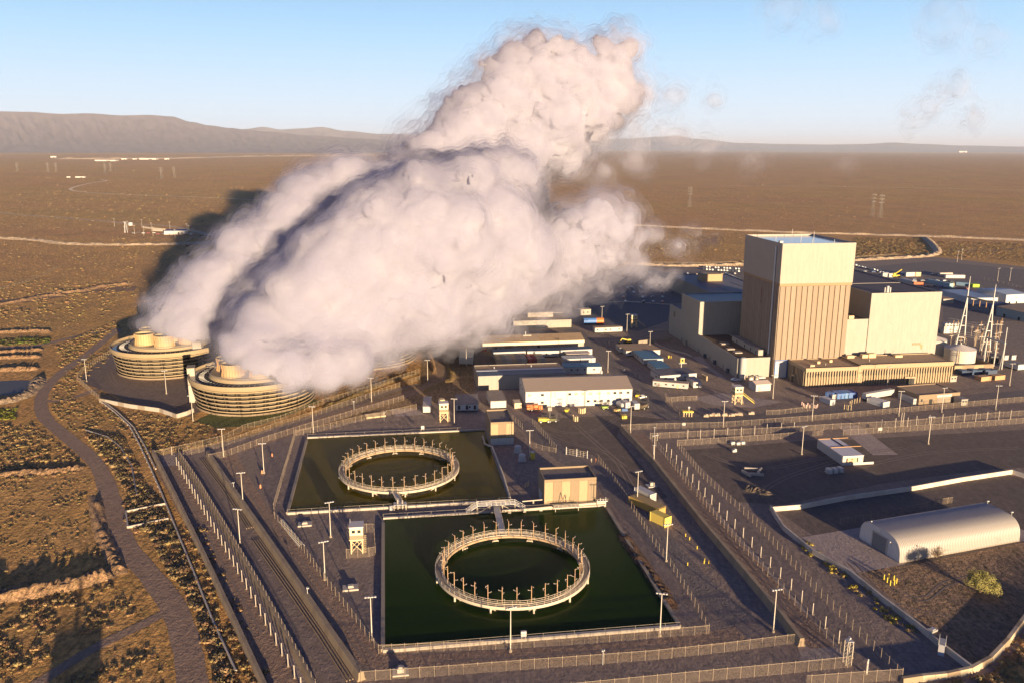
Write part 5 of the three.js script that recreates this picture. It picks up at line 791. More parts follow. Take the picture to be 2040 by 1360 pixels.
{ // trucks by the warehouse
  const semi = (label, p, turn, L, m, cab) => { const t = thing('box_truck', label, 'truck', p, turn); part('cargo_box', box(L, 2.7, 2.5, 0, 1.1, 0), m, t); part('chassis', box(L, 0.3, 1.2, 0, 0.8, 0), M.dark, t); wheels(t, [[-L / 2 + 1, 1], [-L / 2 + 1, -1], [-L / 2 + 2.1, 1], [-L / 2 + 2.1, -1]], 1.15); if (cab) { const c = part('cab', new RoundedBoxGeometry(2.2, 2.3, 2.3, 2, 0.2).translate(L / 2 + 1.4, 1.7, 0), cab, t); part('windscreen', box(0.1, 0.8, 1.9, L / 2 + 2.5, 1.9, 0), M.glass, c); wheels(t, [[L / 2 + 1.5, 1], [L / 2 + 1.5, -1]], 1.15); } else part('landing_leg', [box(0.15, 1, 0.15, L / 2 - 2, 0, 0.8), box(0.15, 1, 0.15, L / 2 - 2, 0, -0.8)], M.darkSteel, t); return t; };
  const a = G(...c4(1285, 1042)), b = G(...c4(1450, 1014)); semi('long white semi-trailer in front of the finned building', a.clone().lerp(b, 0.5), Math.atan2(-(b.z - a.z), b.x - a.x), a.distanceTo(b), M.white, null);
  semi('white box truck with cab, left of the white boxes at the warehouse', G(...ce(1238, 440)), YAW + 1.75, 5, M.white, M.white); semi('white box truck end-on at right corner of the warehouse', G(...ce(1352, 452)), YAW + 1.62, 5.5, M.white, null);
  { const t = thing('tank_truck', 'round-bellied white tank truck at the warehouse front', 'truck', G(...ce(1172, 432)), YAW + 1.9); part('tank', new THREE.CapsuleGeometry(1.15, 3.2, 6, 16).rotateZ(Math.PI / 2).translate(0, 1.9, 0), M.white, t); part('chassis', box(5, 0.3, 1.6, 0, 0.8, 0), M.dark, t); wheels(t, [[-1.6, 0.9], [1.6, 0.9], [-1.6, -0.9], [1.6, -0.9]], 1.1); }
  { const t = thing('dump_truck', 'orange skip truck at left end of the warehouse front', 'truck', G(...ce(142, 462)), YAW + 0.02); part('skip', outline([[-3.4, 1.0], [1.6, 1.0], [1.9, 2.9], [-3.6, 2.9]], 2.4), M.orange, t); part('cab', new RoundedBoxGeometry(1.9, 1.9, 2.2, 2, 0.2).translate(3.0, 1.5, 0), M.orange, t); part('chassis', box(7, 0.35, 1.4, 0, 0.6, 0), M.dark, t); wheels(t, [[-2.4, 1], [-2.4, -1], [-1.2, 1], [-1.2, -1], [2.9, 1], [2.9, -1]], 1.1); }
  const loader = (label, p, turn, m) => { const t = thing('forklift', label, 'forklift', p, turn); part('body', outline([[-1.8, 0.6], [1.4, 0.6], [1.4, 1.2], [0.2, 1.4], [-1.8, 1.5]], 1.7), m, t); part('cab', [box(0.1, 1.2, 0.1, -0.6, 1.4, 0.7), box(0.1, 1.2, 0.1, -0.6, 1.4, -0.7), box(0.1, 1.2, 0.1, 0.8, 1.3, 0.7), box(0.1, 1.2, 0.1, 0.8, 1.3, -0.7), box(1.7, 0.12, 1.7, 0.1, 2.6, 0)], M.dark, t); part('mast', [box(0.15, 3.2, 0.15, 1.7, 0.2, 0.5), box(0.15, 3.2, 0.15, 1.7, 0.2, -0.5), box(1.2, 0.1, 0.15, 2.3, 0.4, 0.4), box(1.2, 0.1, 0.15, 2.3, 0.4, -0.4)], M.darkSteel, t); wheels(t, [[-1.2, 0.85], [-1.2, -0.85], [1.1, 0.85], [1.1, -0.85]], 1.2); return t; };
  loader('yellow forklift at work in the warehouse lot, facing the long front', G(...ce(538, 478)), 1.3, M.yellow); loader('large yellow loader by the fence in the warehouse lot', G(...ce(265, 605)), 0.15, M.yellow).scale.setScalar(1.5); loader('olive forklift beside the large yellow loader', G(...ce(360, 598)), 0.3, std(0.12, 0.12, 0.05)).scale.setScalar(1.2); loader('green forklift among machines at the warehouse front', G(...ce(992, 444)), 0.4, std(0.25, 0.35, 0.08)); loader('tan forklift beside the blue skip', G(...ce(1143, 478)), 0.8, std(0.5, 0.36, 0.15)); loader('brown tractor at the right end of the warehouse', G(...ce(1452, 440)), 0.9, std(0.12, 0.09, 0.06)).scale.setScalar(1.6); loader('yellow tractor behind the white pickup', G(...ce(1385, 300)), 1.2, M.yellow);
  container('yellow open skip alone in the warehouse lot', ce(1198, 562), ce(1254, 560), 2.5, M.yellow, { h: 1.4 }); container('blue open skip before the white truck', ce(1198, 472), ce(1264, 470), 2.2, std(0.08, 0.16, 0.35), { h: 1.2 }); container('white crate on the lot right of the orange truck', ce(312, 468), ce(354, 467), 2, M.paleConcrete, { h: 1.8 });
  const crane = thing('mobile_crane', 'yellow mobile crane with raised boom in the car park', 'crane', G(...cr(700, 350)), 0.4); part('chassis', box(9, 1.2, 2.6, 0, 0.8, 0), M.yellow, crane); part('cab', new RoundedBoxGeometry(3, 2.2, 2.4, 2, 0.2).translate(-2, 3, 0), M.yellow, crane); part('boom', beam(V(-1, 3, 0), V(7.5, 7, 0), 0.7, 0.7), M.yellow, crane); wheels(crane, [[-3, 1.2], [0, 1.2], [3, 1.2], [-3, -1.2], [0, -1.2], [3, -1.2]], 1.5);
}
// small things in clusters: bollards, cylinders, blocks, crates
function bollards(label, group, list, h, r, m) { let proto; for (const [u, v] of list) { const p = G(u, v); if (!proto) { proto = thing('bollard', label, 'bollard', p, 0, group); part('post', new THREE.CylinderGeometry(r, r, h, 10).translate(0, h / 2, 0), m, proto); part('cap', new THREE.SphereGeometry(r, 10, 6).translate(0, h, 0), m, proto); } else copyOf(proto, null, p); } }
bollards('yellow bollard in the cluster before the arched hangar', 'yellow bollards before the hangar', [[620, 275], [652, 305], [665, 265], [683, 335], [720, 285], [724, 330], [747, 315]].map((p) => cl(...p)), 1.5, 0.16, M.yellow);
bollards('white and red marker post beside the slab crossing road', 'marker posts by the slab crossing', [[1078, 935], [1092, 945], [1103, 958], [1117, 962], [1130, 945], [1148, 960], [1165, 950], [1192, 962], [1205, 965], [1218, 955]].map((p) => cy(...p)), 1.5, 0.25, std(0.6, 0.42, 0.36));
bollards('white barrel bollard beside the road near the trailers', 'white bollards by the diagonal road', [[232, 715], [262, 710], [290, 740], [300, 705], [330, 700], [250, 735]].map((p) => ct(...p)), 1.2, 0.3, M.paleConcrete);
bollards('short yellow bollard behind the watch post', 'yellow bollards behind the watch post', [[1290, 960], [1300, 955], [1335, 960]].map((p) => ct(...p)), 1.3, 0.25, M.yellow);
bollards('gas cylinder standing in the rack behind the dark-roofed trailer', 'gas cylinders behind the dark-roofed trailer', [[1865, 1300], [1880, 1310], [1895, 1318], [1910, 1325], [1925, 1330], [1940, 1338]].map((p) => ct(...p)), 2.2, 0.35, M.tan);
bollards('pale cylinder in the cluster right of the forklift', 'cylinders right of the forklift', [[682, 492], [697, 498], [720, 500], [740, 496], [752, 490]].map((p) => ce(...p)), 2.2, 0.35, M.tan);
bollards('pale drum in the cluster in the middle of the warehouse lot', 'drums in the warehouse lot', [[608, 568], [622, 585], [636, 592], [650, 580], [662, 590]].map((p) => ce(...p)), 2.0, 0.35, M.tan);
bollards('tan post in the cluster below the long white trailer', 'posts below the long white trailer', [[120, 240], [145, 245], [160, 250], [192, 250], [180, 205], [200, 190], [230, 180], [255, 172], [285, 165]].map((p) => cw(...p)), 2.4, 0.16, M.tan);
bollards('orange marker barrel on the left gravel', 'orange marker barrels on the gravel', [c1(1370, 388), c1(1255, 582), c1(1238, 745)], 1.1, 0.3, std(0.65, 0.25, 0.12));
bollards('small yellow marker on the gravel right of the pond', 'yellow markers right of the pond', [[1366, 1068], [1374, 1075], [1389, 1093], [1404, 1118], [1370, 1126], [1403, 1122], [1412, 1122]], 0.9, 0.14, M.yellow);
bollards('pale pipe stub in the shade beside the larger pump house', 'pipe stubs beside the larger pump house', [cp(518, 905), cp(540, 895), cp(558, 885)], 1.8, 0.2, M.tan);
{
  const proto = thing('concrete_block', 'long white concrete block in the ring on the shaded lot', 'block', G(...c2(640, 830)), 2.0, 'blocks in the ring on the shaded lot');
  part('block', outline([[-2.6, 0], [2.6, 0], [2.6, 0.35], [2.5, 1.0], [-2.5, 1.0], [-2.6, 0.35]], 0.7), M.paleConcrete, proto); part('lifting_loop', new THREE.TorusGeometry(0.18, 0.03, 5, 10).translate(0, 1, 0), M.steel, proto);
  copyOf(proto, null, G(...c2(688, 785)), YAW); copyOf(proto, null, G(...c2(772, 805)), 2.1); copyOf(proto, null, G(...c2(745, 840)), YAW);
  for (const [x, y, l] of [[1468, 812, 'left'], [1525, 808, 'middle'], [1580, 800, 'right']]) { const t = thing('plastic_tank', 'white plastic tank below the shaded cabin, ' + l + ' of three', 'tank', G(...c2(x, y)), YAW); part('shell', new RoundedBoxGeometry(1.9, 1.7, 2.6, 3, 0.3).translate(0, 1, 0), M.white, t); part('cradle', box(2, 0.25, 2.7), M.galv, t); }
  for (const [x, y, l] of [[500, 532, 'left'], [555, 536, 'middle'], [602, 530, 'right']]) { const t = thing('plastic_tank', 'pale machine below the third fence, ' + l + ' of three', 'machine', G(...c2(x, y)), 0.3); part('body', new RoundedBoxGeometry(1.8, 1.2, 1.4, 2, 0.2).translate(0, 0.9, 0), M.white, t); part('exhaust', bar(V(0.4, 1.4, 0), V(0.4, 2.2, 0), 0.1, 6), M.darkSteel, t); wheels(t, [[-0.6, 0.7], [0.6, 0.7], [-0.6, -0.7], [0.6, -0.7]], 0.7); }
  const d = thing('plastic_tank', 'small pale machine alone casting a long shadow on the lot', 'machine', G(...c2(518, 604)), 0.2); part('body', new RoundedBoxGeometry(1.9, 0.9, 1.3, 2, 0.15).translate(0, 0.6, 0), M.white, d); part('hood', new RoundedBoxGeometry(0.9, 0.6, 1.1, 2, 0.1).translate(0.4, 1.2, 0), M.white, d);
  for (const [x, y, w, l] of [[235, 248, 2.4, 'first'], [298, 238, 3, 'second'], [345, 238, 3, 'third'], [425, 238, 2.6, 'fourth'], [490, 242, 3.2, 'fifth'], [565, 232, 4, 'sixth'], [690, 222, 3, 'seventh']]) { const t = thing('pallet_load', l + ' pallet load from the left in the row below the guard tower', 'pallet', G(...c2(x, y)), rr(-0.3, 0.3)); part('pallet', box(w, 0.2, 1.6), M.tan, t); part('load', [box(w * 0.9, 0.7, 1.3, 0, 0.2, 0), box(w * 0.5, 0.4, 1.2, w * 0.15, 0.9, 0)], std(0.42, 0.33, 0.25), t); }
  const y = thing('yellow_platform', 'yellow-topped vehicle barrier with camera left of the road fence', 'barrier', G(...c2(50, 245)), 0); part('top', box(5, 0.6, 2.6, 0, 2.2, 0), M.yellow, y); part('leg', [-1.8, -0.6, 0.6, 1.8].map((x) => box(0.4, 2.2, 0.4, x, 0, 0.6)), M.tan, y); part('camera', [bar(V(0.5, 2.8, 0), V(0.5, 4.4, 0), 0.2, 6), new RoundedBoxGeometry(0.9, 0.8, 0.8, 1, 0.1).translate(0.5, 4.4, 0)], M.white, y);
  for (const [u, v, l] of [[607, 1045, 'upper'], [698, 1172, 'lower']]) { const t = thing('hatch_slab', 'pale concrete slab with a low hatch, ' + l + ' of two left of the ponds', 'slab', G(u, v), YAW + 0.05); part('slab', box(4.4, 0.5, 3), M.paleConcrete, t); part('hatch', outline([[-0.9, 0], [0.9, 0], [0.6, 0.6], [-0.6, 0.6]], 1.3), M.paleConcrete, t).position.y = 0.5; }
  { const t = thing('hatch_slab', 'pale slab with hatch beside the convoy\'s white box', 'slab', G(...c5(1215, 520)), 0.3); part('slab', box(3.6, 0.3, 3), M.galv, t); part('hatch', box(1.4, 1.2, 1.2, 0, 0.3, 0), M.paleConcrete, t); part('post', bar(V(0.6, 0.3, 1.2), V(0.6, 1.8, 1.2), 0.08, 5), M.paleSteel, t); }
  { const t = thing('hatch_slab', 'pale slab with stepped hatch by the front fence at left', 'slab', G(798, 1340), YAW); part('slab', box(3.8, 0.4, 3), M.paleConcrete, t); part('hatch', [box(1.6, 1, 1.4, 0, 0.4, 0), box(1, 0.4, 1, 0, 1.4, 0)], M.paleConcrete, t); }
  { const t = thing('frame_stack', 'row of thin white ribs stacked along the pond fence', 'rib stack', G(582, 1062), 0); for (let i = 0; i < 22; i++) { const p = G(562 + i * 1.85, 1040 + i * 2.3).sub(G(582, 1062)); part('rib', new THREE.TorusGeometry(0.9, 0.07, 5, 10, Math.PI).rotateY(0.4), M.white, t, p.x, 0, p.z); } }
  { const t = thing('timber_stack', 'low stack of pale beams on the gravel above the far pond', 'timber stack', G(747, 828), 0.35); for (let i = 0; i < 5; i++) part('beam', box(9, 0.6, 0.6), M.tan, t, 0, 0, i * 1.1 - 2.2); }
  for (const [u, v, l] of [...[[842, 860, 'white cabinet on the far kerb of the far pond'], [1043, 1277, 'white cabinet standing on the near kerb fence']]]) { const t = thing('cabinet', l, 'cabinet', G(u, v), YAW); part('case', box(1.4, 1.5, 0.6, 0, 1.4, 0), M.white, t); part('leg', [box(0.12, 1.4, 0.12, -0.5, 0, 0), box(0.12, 1.4, 0.12, 0.5, 0, 0)], M.steel, t); }
  { const t = thing('fence_sign', 'blank white sign on the third fence right of the slab', 'sign', G(...cw(500, 488)), YAW); part('board', box(1.8, 1.5, 0.08, 0, 0.9, 0.15), M.white, t); part('post', [bar(V(-0.7, 0, 0), V(-0.7, 2.4, 0), 0.05, 5), bar(V(0.7, 0, 0), V(0.7, 2.4, 0), 0.05, 5)], M.steel, t); }
  { const t = thing('fence_sign', 'blank white sign board on the first tower road fence', 'sign', G(1362, 852), YAW); part('board', box(1.6, 1.4, 0.08, 0, 1.2, 0.15), M.white, t); part('post', [bar(V(-0.6, 0, 0), V(-0.6, 2.4, 0), 0.05, 5), bar(V(0.6, 0, 0), V(0.6, 2.4, 0), 0.05, 5)], M.steel, t); }
  { const a = cl(1205, 985), t = thing('stile', 'small white railed stile over the hangar wall at lower right', 'stile', G(...a), YAW + 0.9); part('platform', box(3.4, 0.15, 1.6, 0, 2.0, 0), M.galv, t); part('handrail', [-0.75, 0.75].flatMap((z) => [2.6, 3.1].map((y) => bar(V(-1.7, y, z), V(1.7, y, z), 0.07, 5)).concat([-1.7, 0, 1.7].map((x) => bar(V(x, 2, z), V(x, 3.1, z), 0.07, 5)))), M.white, t); part('stair', [beam(V(-1.7, 2, 0), V(-3.2, 0, 0), 1.4, 0.2), beam(V(1.7, 2, 0), V(3.2, 0, 0), 1.4, 0.2)], M.galv, t); }
  { const t = thing('manhole_slab', 'pale lid slab among yellow bushes near the hangar stile', 'slab', G(...cl(1112, 800)), 0.5); part('slab', box(2.2, 0.6, 1.6), M.galv, t); part('lid', box(1.2, 0.15, 1, 0, 0.6, 0), M.white, t); }
  { const t = thing('basin_kerb', 'white kerb frame holding sagebrush beside the dirt track', 'kerb', G(250, 1048)), q = [[250, 1021], [328, 1005], [335, 1035], [254, 1052]].map((p) => G(...p).sub(G(250, 1048))); for (const [i, j] of [[0, 1], [2, 3], [3, 0]]) part('kerb', beam(q[i].clone().setY(0.4), q[j].clone().setY(0.4), 0.5, 0.8), M.paleConcrete, t); }
}
// ------------------------------------------------------------------ the arched hangar
{
  const A = G(1791.5, 1121), B = G(2031, 1077), C = G(1711, 1071), L = A.distanceTo(B), W = A.distanceTo(C), turn = Math.atan2(-(B.z - A.z), B.x - A.x);
  const t = thing('arched_hangar', 'long white arched metal hangar with ribbed skin and grey door', 'hangar', A, turn), R = W / 2, Hh = 7.4;
  const prof = (k) => { const a = Math.PI * k, e = 0.62; return [-R - Math.sign(Math.cos(a)) * -1 * R * Math.pow(Math.abs(Math.cos(a)), e) * 1, Hh * Math.pow(Math.sin(a), e)]; };
  const skinM = std(0.47, 0.445, 0.43, { roughness: 0.45, metalness: 0.1, side: THREE.DoubleSide, map: rep(tWall, 1 / 12) });
  const N = 30, arch = (x0, x1, bulge) => { const pos = [], idx = [], uv = []; for (let j = 0; j <= 4; j++) for (let i = 0; i <= N; i++) { const [z, y] = prof(i / N), s = 1 + bulge * Math.sin(Math.PI * j / 4), zz = -R + (z + R) * s; pos.push(lerp(x0, x1, j / 4), y * s, zz); uv.push(lerp(x0, x1, j / 4), i); } for (let j = 0; j < 4; j++) for (let i = 0; i < N; i++) { const p = j * (N + 1) + i; idx.push(p, p + N + 1, p + 1, p + 1, p + N + 1, p + N + 2); } const g = new THREE.BufferGeometry(); g.setAttribute('position', new THREE.Float32BufferAttribute(pos, 3)); g.setAttribute('uv', new THREE.Float32BufferAttribute(uv, 2)); g.setIndex(idx); g.computeVertexNormals(); return g; };
  const n = 76, rib = arch(0, L / n, 0.03); for (let i = 0; i < n; i++) part('roof_rib', rib, skinM, t, i * L / n, 0, 0);
  const endShape = new THREE.Shape(Array.from({ length: N + 1 }, (_, i) => { const [z, y] = prof(i / N); return new THREE.Vector2(z, y); })), endM = std(0.56, 0.55, 0.56, { bumpMap: rep(tRib, 1 / 9), bumpScale: 0.12, roughness: 0.5 });
  for (const x of [0.25, L - 0.25]) part('end_wall', new THREE.ExtrudeGeometry(endShape, { depth: 0.12, bevelEnabled: false }).rotateY(-Math.PI / 2), endM, t, x, 0, 0);
  const d = part('roller_door', box(0.16, 5.0, 5.8, 0.02, 0, -R + 0.2), std(0.16, 0.17, 0.19, { bumpMap: rep(tRib, 1 / 4), bumpScale: 0.03 }), t); part('door_frame', [box(0.3, 5.3, 0.3, 0, 0, -R - 2.9), box(0.3, 5.3, 0.3, 0, 0, -R + 3.3), box(0.3, 0.3, 6.2, 0, 5.1, -R + 0.2)], M.galv, d);
  for (const [x, y, z] of [[-0.3, 6, -R], [-0.4, 4.6, -R + 4.8], [0.3, 7.2, -R - 4.4]]) part('wall_lamp', [bar(V(x + 0.3, y - 0.5, z), V(x, y + 0.4, z), 0.06, 5), new RoundedBoxGeometry(0.5, 0.3, 0.5, 1, 0.06).translate(x, y + 0.5, z)], M.white, t);
  for (const [x, z] of [[L - 0.4, -R - 4], [L - 0.2, -R + 5]]) part('wall_lamp', [bar(V(x, 5.6, z), V(x, 8.2, z), 0.08, 5), new RoundedBoxGeometry(0.9, 0.35, 0.5, 1, 0.08).translate(x, 8.3, z)], M.white, t);
  part('footing', [box(L, 0.25, 0.4, L / 2, 0, 0.05)], M.concrete, t);
  const u = V(Math.cos(turn), 0, -Math.sin(turn)), f = V(Math.sin(turn), 0, Math.cos(turn)), P = (x, z) => A.clone().addScaledVector(u, x).addScaledVector(f, z);
  patch('hangar_slab', [P(-21, 1.2), P(1.5, 1.2), P(1.5, -W - 1), P(L + 7, -W - 1), P(L + 7, -W - 6), P(-21, -W - 6)], M.slab, 0.05);
  patch('hangar_slab', [P(L - 1, 0.5), P(L + 8, 0.5), P(L + 8, -W), P(L - 1, -W)], M.slab, 0.054);
}
// ------------------------------------------------------------------ beyond the fence: sheds, car parks, pylons
hut('metal_shed', 'large white gabled shed at the right edge, farther of two', 'shed', cg(888, 282), cg(1135, 268), 30, 7.2, { gable: 1.4, wall: M.whiteRib, roof: std(0.30, 0.36, 0.46, { roughness: 0.5 }), openings: [[0.2, 0, 1.6, 1.6, 'door', M.dark], [0.5, 4, 1.2, 1.2, 'vent', M.tan], [0.55, 0, 1.6, 1.6, 'door', M.dark]] });
hut('metal_shed', 'long low white shed behind the gantries', 'shed', cg(460, 286), cg(790, 280), 40, 4.8, { wall: M.whiteRib, roof: std(0.22, 0.30, 0.42, { roughness: 0.55 }), openings: [[0.5, 0, 1, 2.6, 'door', M.paleConcrete], [0.62, 0, 1, 2.6, 'door', M.paleConcrete]] });
hut('metal_shed', 'cream lean-to left of the long low white shed', 'shed', cg(120, 278), cg(248, 276), 14, 3.6, { wall: M.cream, roof: M.roofTan });
hut('metal_shed', 'shaded teal shed at the right edge with tan roof', 'shed', cg(770, 420), cg(1150, 510), 40, 6.5, { wall: std(0.30, 0.40, 0.44, { map: rep(tWall, 1 / 12) }), roof: M.roofTan, gable: 1.2, openings: [[0.28, 0, 2, 2.4, 'door', M.dark], [0.75, 0, 2, 2.4, 'door', M.dark]] });
hut('metal_shed', 'dark low arched shed between the gantries', 'shed', cg(480, 360), cg(680, 400), 30, 4.5, { wall: std(0.12, 0.15, 0.2), roof: std(0.10, 0.13, 0.18), gable: 2 });
hut('gatehouse', 'small cream hut on the road by the steam\'s right edge', 'hut', c3(1085, 268), c3(1165, 264), 6, 4, { wall: M.cream, roof: M.tan, openings: win([0.3, 0.7], 1.6, 1, 1) });
{ const t = thing('storage_tank', 'half blue half orange horizontal tank beyond the white trailer', 'tank', G(...c3(1190, 340)), 0.1); part('shell', new THREE.CylinderGeometry(2.2, 2.2, 9, 20).rotateZ(Math.PI / 2).translate(-3, 2.6, 0), M.blue, t); part('end_shell', new THREE.CylinderGeometry(2.25, 2.25, 5, 20).rotateZ(Math.PI / 2).translate(4, 2.6, 0), M.orange, t); part('cradle', [box(1, 1, 3, -5, 0, 0), box(1, 1, 3, 4, 0, 0)], M.concrete, t); }
{ const t = thing('excavator', 'yellow digger with low bucket on the verge behind the trailers', 'excavator', G(...ct(600, 715)), 0.3); part('track', [box(5, 1, 0.8, 0, 0, 1.1), box(5, 1, 0.8, 0, 0, -1.1)], M.rubber, t); part('cab', new RoundedBoxGeometry(2.6, 1.8, 2.2, 2, 0.2).translate(0.6, 2, 0), M.yellow, t); part('arm', [beam(V(-0.5, 2.4, 0), V(-4, 3.4, 0), 0.4, 0.5), beam(V(-4, 3.4, 0), V(-6, 0.8, 0), 0.35, 0.4)], M.yellow, t); part('bucket', box(1.1, 0.8, 1.2, -6.2, 0.2, 0), M.darkSteel, t); }
for (const [x, y, w, l] of [[790, 728, 6, 'white skip rail on the verge beside the yellow digger'], [1020, 665, 0, '']]) if (w) { const t = thing('barrier_rail', l, 'barrier', G(...ct(x, y)), 0.2); part('rail', [bar(V(-3, 1, 0), V(3, 1, 0), 0.1, 6), bar(V(-3, 0.5, 0), V(3, 0.5, 0), 0.1, 6)], M.paleConcrete, t); part('post', [-3, 0, 3].map((q) => box(0.2, 1.2, 0.2, q, 0, 0)), M.paleConcrete, t); }
{ // kerbed ramp and low walls left of the stepped block
  barrier('pale curved kerb wall sweeping past the stepped cream block', [ct(1060, 705), ct(1150, 770), ct(1300, 830), ct(1450, 860), ct(1600, 900), ct(1690, 945)], 0.9, 0.7, 4, M.paleConcrete);
  barrier('straight concrete wall from the verge to the stepped block', [ct(720, 735), ct(1000, 700), ct(1340, 665)], 2.2, 0.6, 6, M.concrete);
  barrier('pale pipe wall in the dark yard behind the guard tower', [ct(980, 505), ct(1290, 490)], 1, 0.8, 6, M.paleConcrete);
  patch('pavement', [ct(1690, 945), ct(1840, 930), ct(2040, 1130), cy(400, 700), cy(330, 690), ct(1990, 1160)], M.slab, 0.05);
  patch('substation_ground', [[1150, 612], [1240, 602], [1336, 608], [1330, 640], [1270, 660], [1160, 640]], std(0.08, 0.075, 0.085), 0.035);
}
{ // parked cars: two lots
  let n = 0; const protos = paints.map((p, i) => { const u = 1250 + i * 26, t = car('parked car in the shaded lot seen through the steam', G(u, 575 - i * 3), YAW + 1.4, p, false, 'cars in the lot behind the steam'); return t; });
  for (let row = 0; row < 7; row++) for (let k = 0; k < 13; k++) { if (rnd() < 0.22) continue; const v = 546 + row * 9.5, u = 1236 + k * 19 + row * 1.5 + rr(-1.5, 1.5); if (u > 1395 && v > 552) continue; if (u > 1330 && v > 585) continue; copyOf(protos[Math.floor(rnd() * 8)], null, G(u, v), YAW + 1.45 + rr(-0.06, 0.06)); }
  for (let k = 0; k < 26; k++) { const p = copyOf(protos[Math.floor(rnd() * 3)], 'parked car behind the tan penthouse, beside the ribbed tower', G(1402 + (k % 13) * 5.8, 532.5 + Math.floor(k / 13) * 5 + (k % 13) * 0.35), YAW + 1.4, 'cars behind the tan penthouse'); }
  for (let k = 0; k < 14; k++) copyOf(protos[Math.floor(rnd() * 8)], 'parked car in the diagonal row below the tan penthouse', G(1446 + k * 2.6, 546 + k * 1.15), YAW + 0.4, 'cars in the row below the penthouse');
  for (let k = 0; k < 16; k++) copyOf(protos[Math.floor(rnd() * 3)], 'parked car in the row behind the turbine hall roof', G(1706 + k * 6.0, 529.5 + k * 1.5 + rr(-1, 1)), YAW + 1.3 + rr(-0.1, 0.1), 'cars behind the turbine hall roof');
  for (let row = 0; row < 3; row++) for (let k = 0; k < 13; k++) { if (rnd() < 0.25) continue; copyOf(protos[Math.floor(rnd() * 8)], 'parked car among the trailers of the fenced car park', G(...cr(420 + k * 72 + row * 40 + rr(-8, 8), 300 + row * 62 + k * 3.2 + rr(-4, 4))), YAW + rr(-0.3, 0.3), 'cars among the trailers of the fenced car park'); }
  for (let k = 0; k < 12; k++) copyOf(protos[Math.floor(rnd() * 8)], 'parked car at the roadside compound on the plain', G(265 + k * 10.2 + rr(-2, 2), 464.5 + k * 0.25 + rr(-1.2, 1.2)), rr(0, 0.3), 'cars at the roadside compound');
}
const yardC = (l, x, y, x2, y2, d, m, h) => container(l, cr(x, y), cr(x2, y2), d, m, { h: h ?? 3 });
yardC('long white trailer, nearest the crane in the fenced car park', 805, 346, 893, 344, 3, M.white, 4); yardC('tan box right of the long white trailer by the crane', 897, 345, 947, 343, 5, M.tan, 4);
yardC('teal shaded long trailer in the middle of the fenced car park', 1000, 410, 1225, 455, 4, std(0.22, 0.34, 0.4), 4); yardC('orange-red box left of the teal trailer', 880, 430, 972, 434, 4, std(0.5, 0.16, 0.08), 3); yardC('white flat unit behind the orange-red box', 742, 385, 862, 412, 5, M.white, 2.4); yardC('pale unit right of the teal trailer', 1230, 440, 1272, 442, 4, M.tan, 3);
yardC('white truck body left of the crane, first of two', 580, 348, 636, 350, 6, M.white, 4); yardC('white truck body left of the crane, second of two', 640, 352, 680, 352, 6, M.white, 3.5);
yardC('long pale flatbed row at the back of the fenced car park', 1135, 340, 1255, 338, 4, std(0.5, 0.42, 0.36), 3); yardC('long pale rig behind the teal trailer', 1190, 360, 1375, 362, 4, std(0.55, 0.5, 0.46), 3); yardC('dark blue rig right of the teal trailer', 1290, 430, 1410, 440, 5, std(0.12, 0.2, 0.3), 3); yardC('dark maroon long box at the foot of the car park', 1320, 490, 1415, 488, 4, std(0.2, 0.08, 0.08), 3);
for (const [x, y] of [[1300, 205], [1690, 388], [1808, 388], [1340, 185]]) copyOf(scene.getObjectByName('lamp_post'), 'distant tall lamp post on the plain beside the fenced car park', G(...cr(x, y)), 0.3, 'lamp posts beside the fenced car park');
// compound at the roadside on the plain, half under the steam's shadow
{
  const q = crop(200, 420, 8.5);
  hut('depot', 'long low depot with dark blue roof in the steam\'s shadow', 'depot', q(1075, 405), q(1425, 400), 22, 5, { wall: M.white, roof: std(0.03, 0.06, 0.22), openings: [[0.85, 1, 3, 1.4], [0.7, 0, 2, 3, 'door', M.dark]] });
  barrier('long white wall segments running to the blue-roofed depot', [q(720, 292), q(880, 312), q(1090, 330)], 2.4, 1, 9, M.paleConcrete); barrier('second white wall segments just below the first, by the depot', [q(880, 340), q(1050, 348)], 2, 1, 9, M.paleConcrete); barrier('short pale kerb right of the blue-roofed depot', [q(1440, 520), q(1530, 462), q(1800, 440)], 0.9, 1, 9, M.paleConcrete); barrier('pale kerb line from depot toward the steam', [q(1440, 372), q(1640, 392), q(1860, 418)], 0.9, 1, 9, M.paleConcrete);
  for (const [x, y] of [[235, 270], [462, 320], [575, 395], [700, 290], [730, 410], [862, 350], [888, 425], [1175, 330], [1262, 470], [1500, 400], [1580, 450], [1668, 520], [1468, 370], [1778, 440]]) copyOf(scene.getObjectByName('lamp_post'), 'lamp post at the roadside compound on the left plain', G(...q(x, y)), 0.2, 'lamp posts at the roadside compound');
  const m = thing('radar_mast', 'white lattice mast at left end of the roadside compound', 'mast', G(...q(430, 372)), 0); for (const [x, z] of [[-2, 0], [2, 0], [0, 3]]) part('leg', bar(V(x, 0, z), V(x * 0.4, 15, z * 0.4), 0.4, 6), M.white, m); part('platform', [box(4, 0.6, 4, 0, 15, 1), box(3.4, 0.5, 3.4, 0, 8, 1)], M.white, m);
  const d = thing('water_tank', 'round white tank on the plain behind the compound', 'tank', G(...q(505, 250))); part('shell', new THREE.CylinderGeometry(3.4, 3.4, 4, 24).translate(0, 2, 0), M.white, d); part('roof', new THREE.SphereGeometry(3.4, 24, 8, 0, 6.28, 0, 1.57).scale(1, 0.4, 1).translate(0, 4, 0), M.white, d);
}
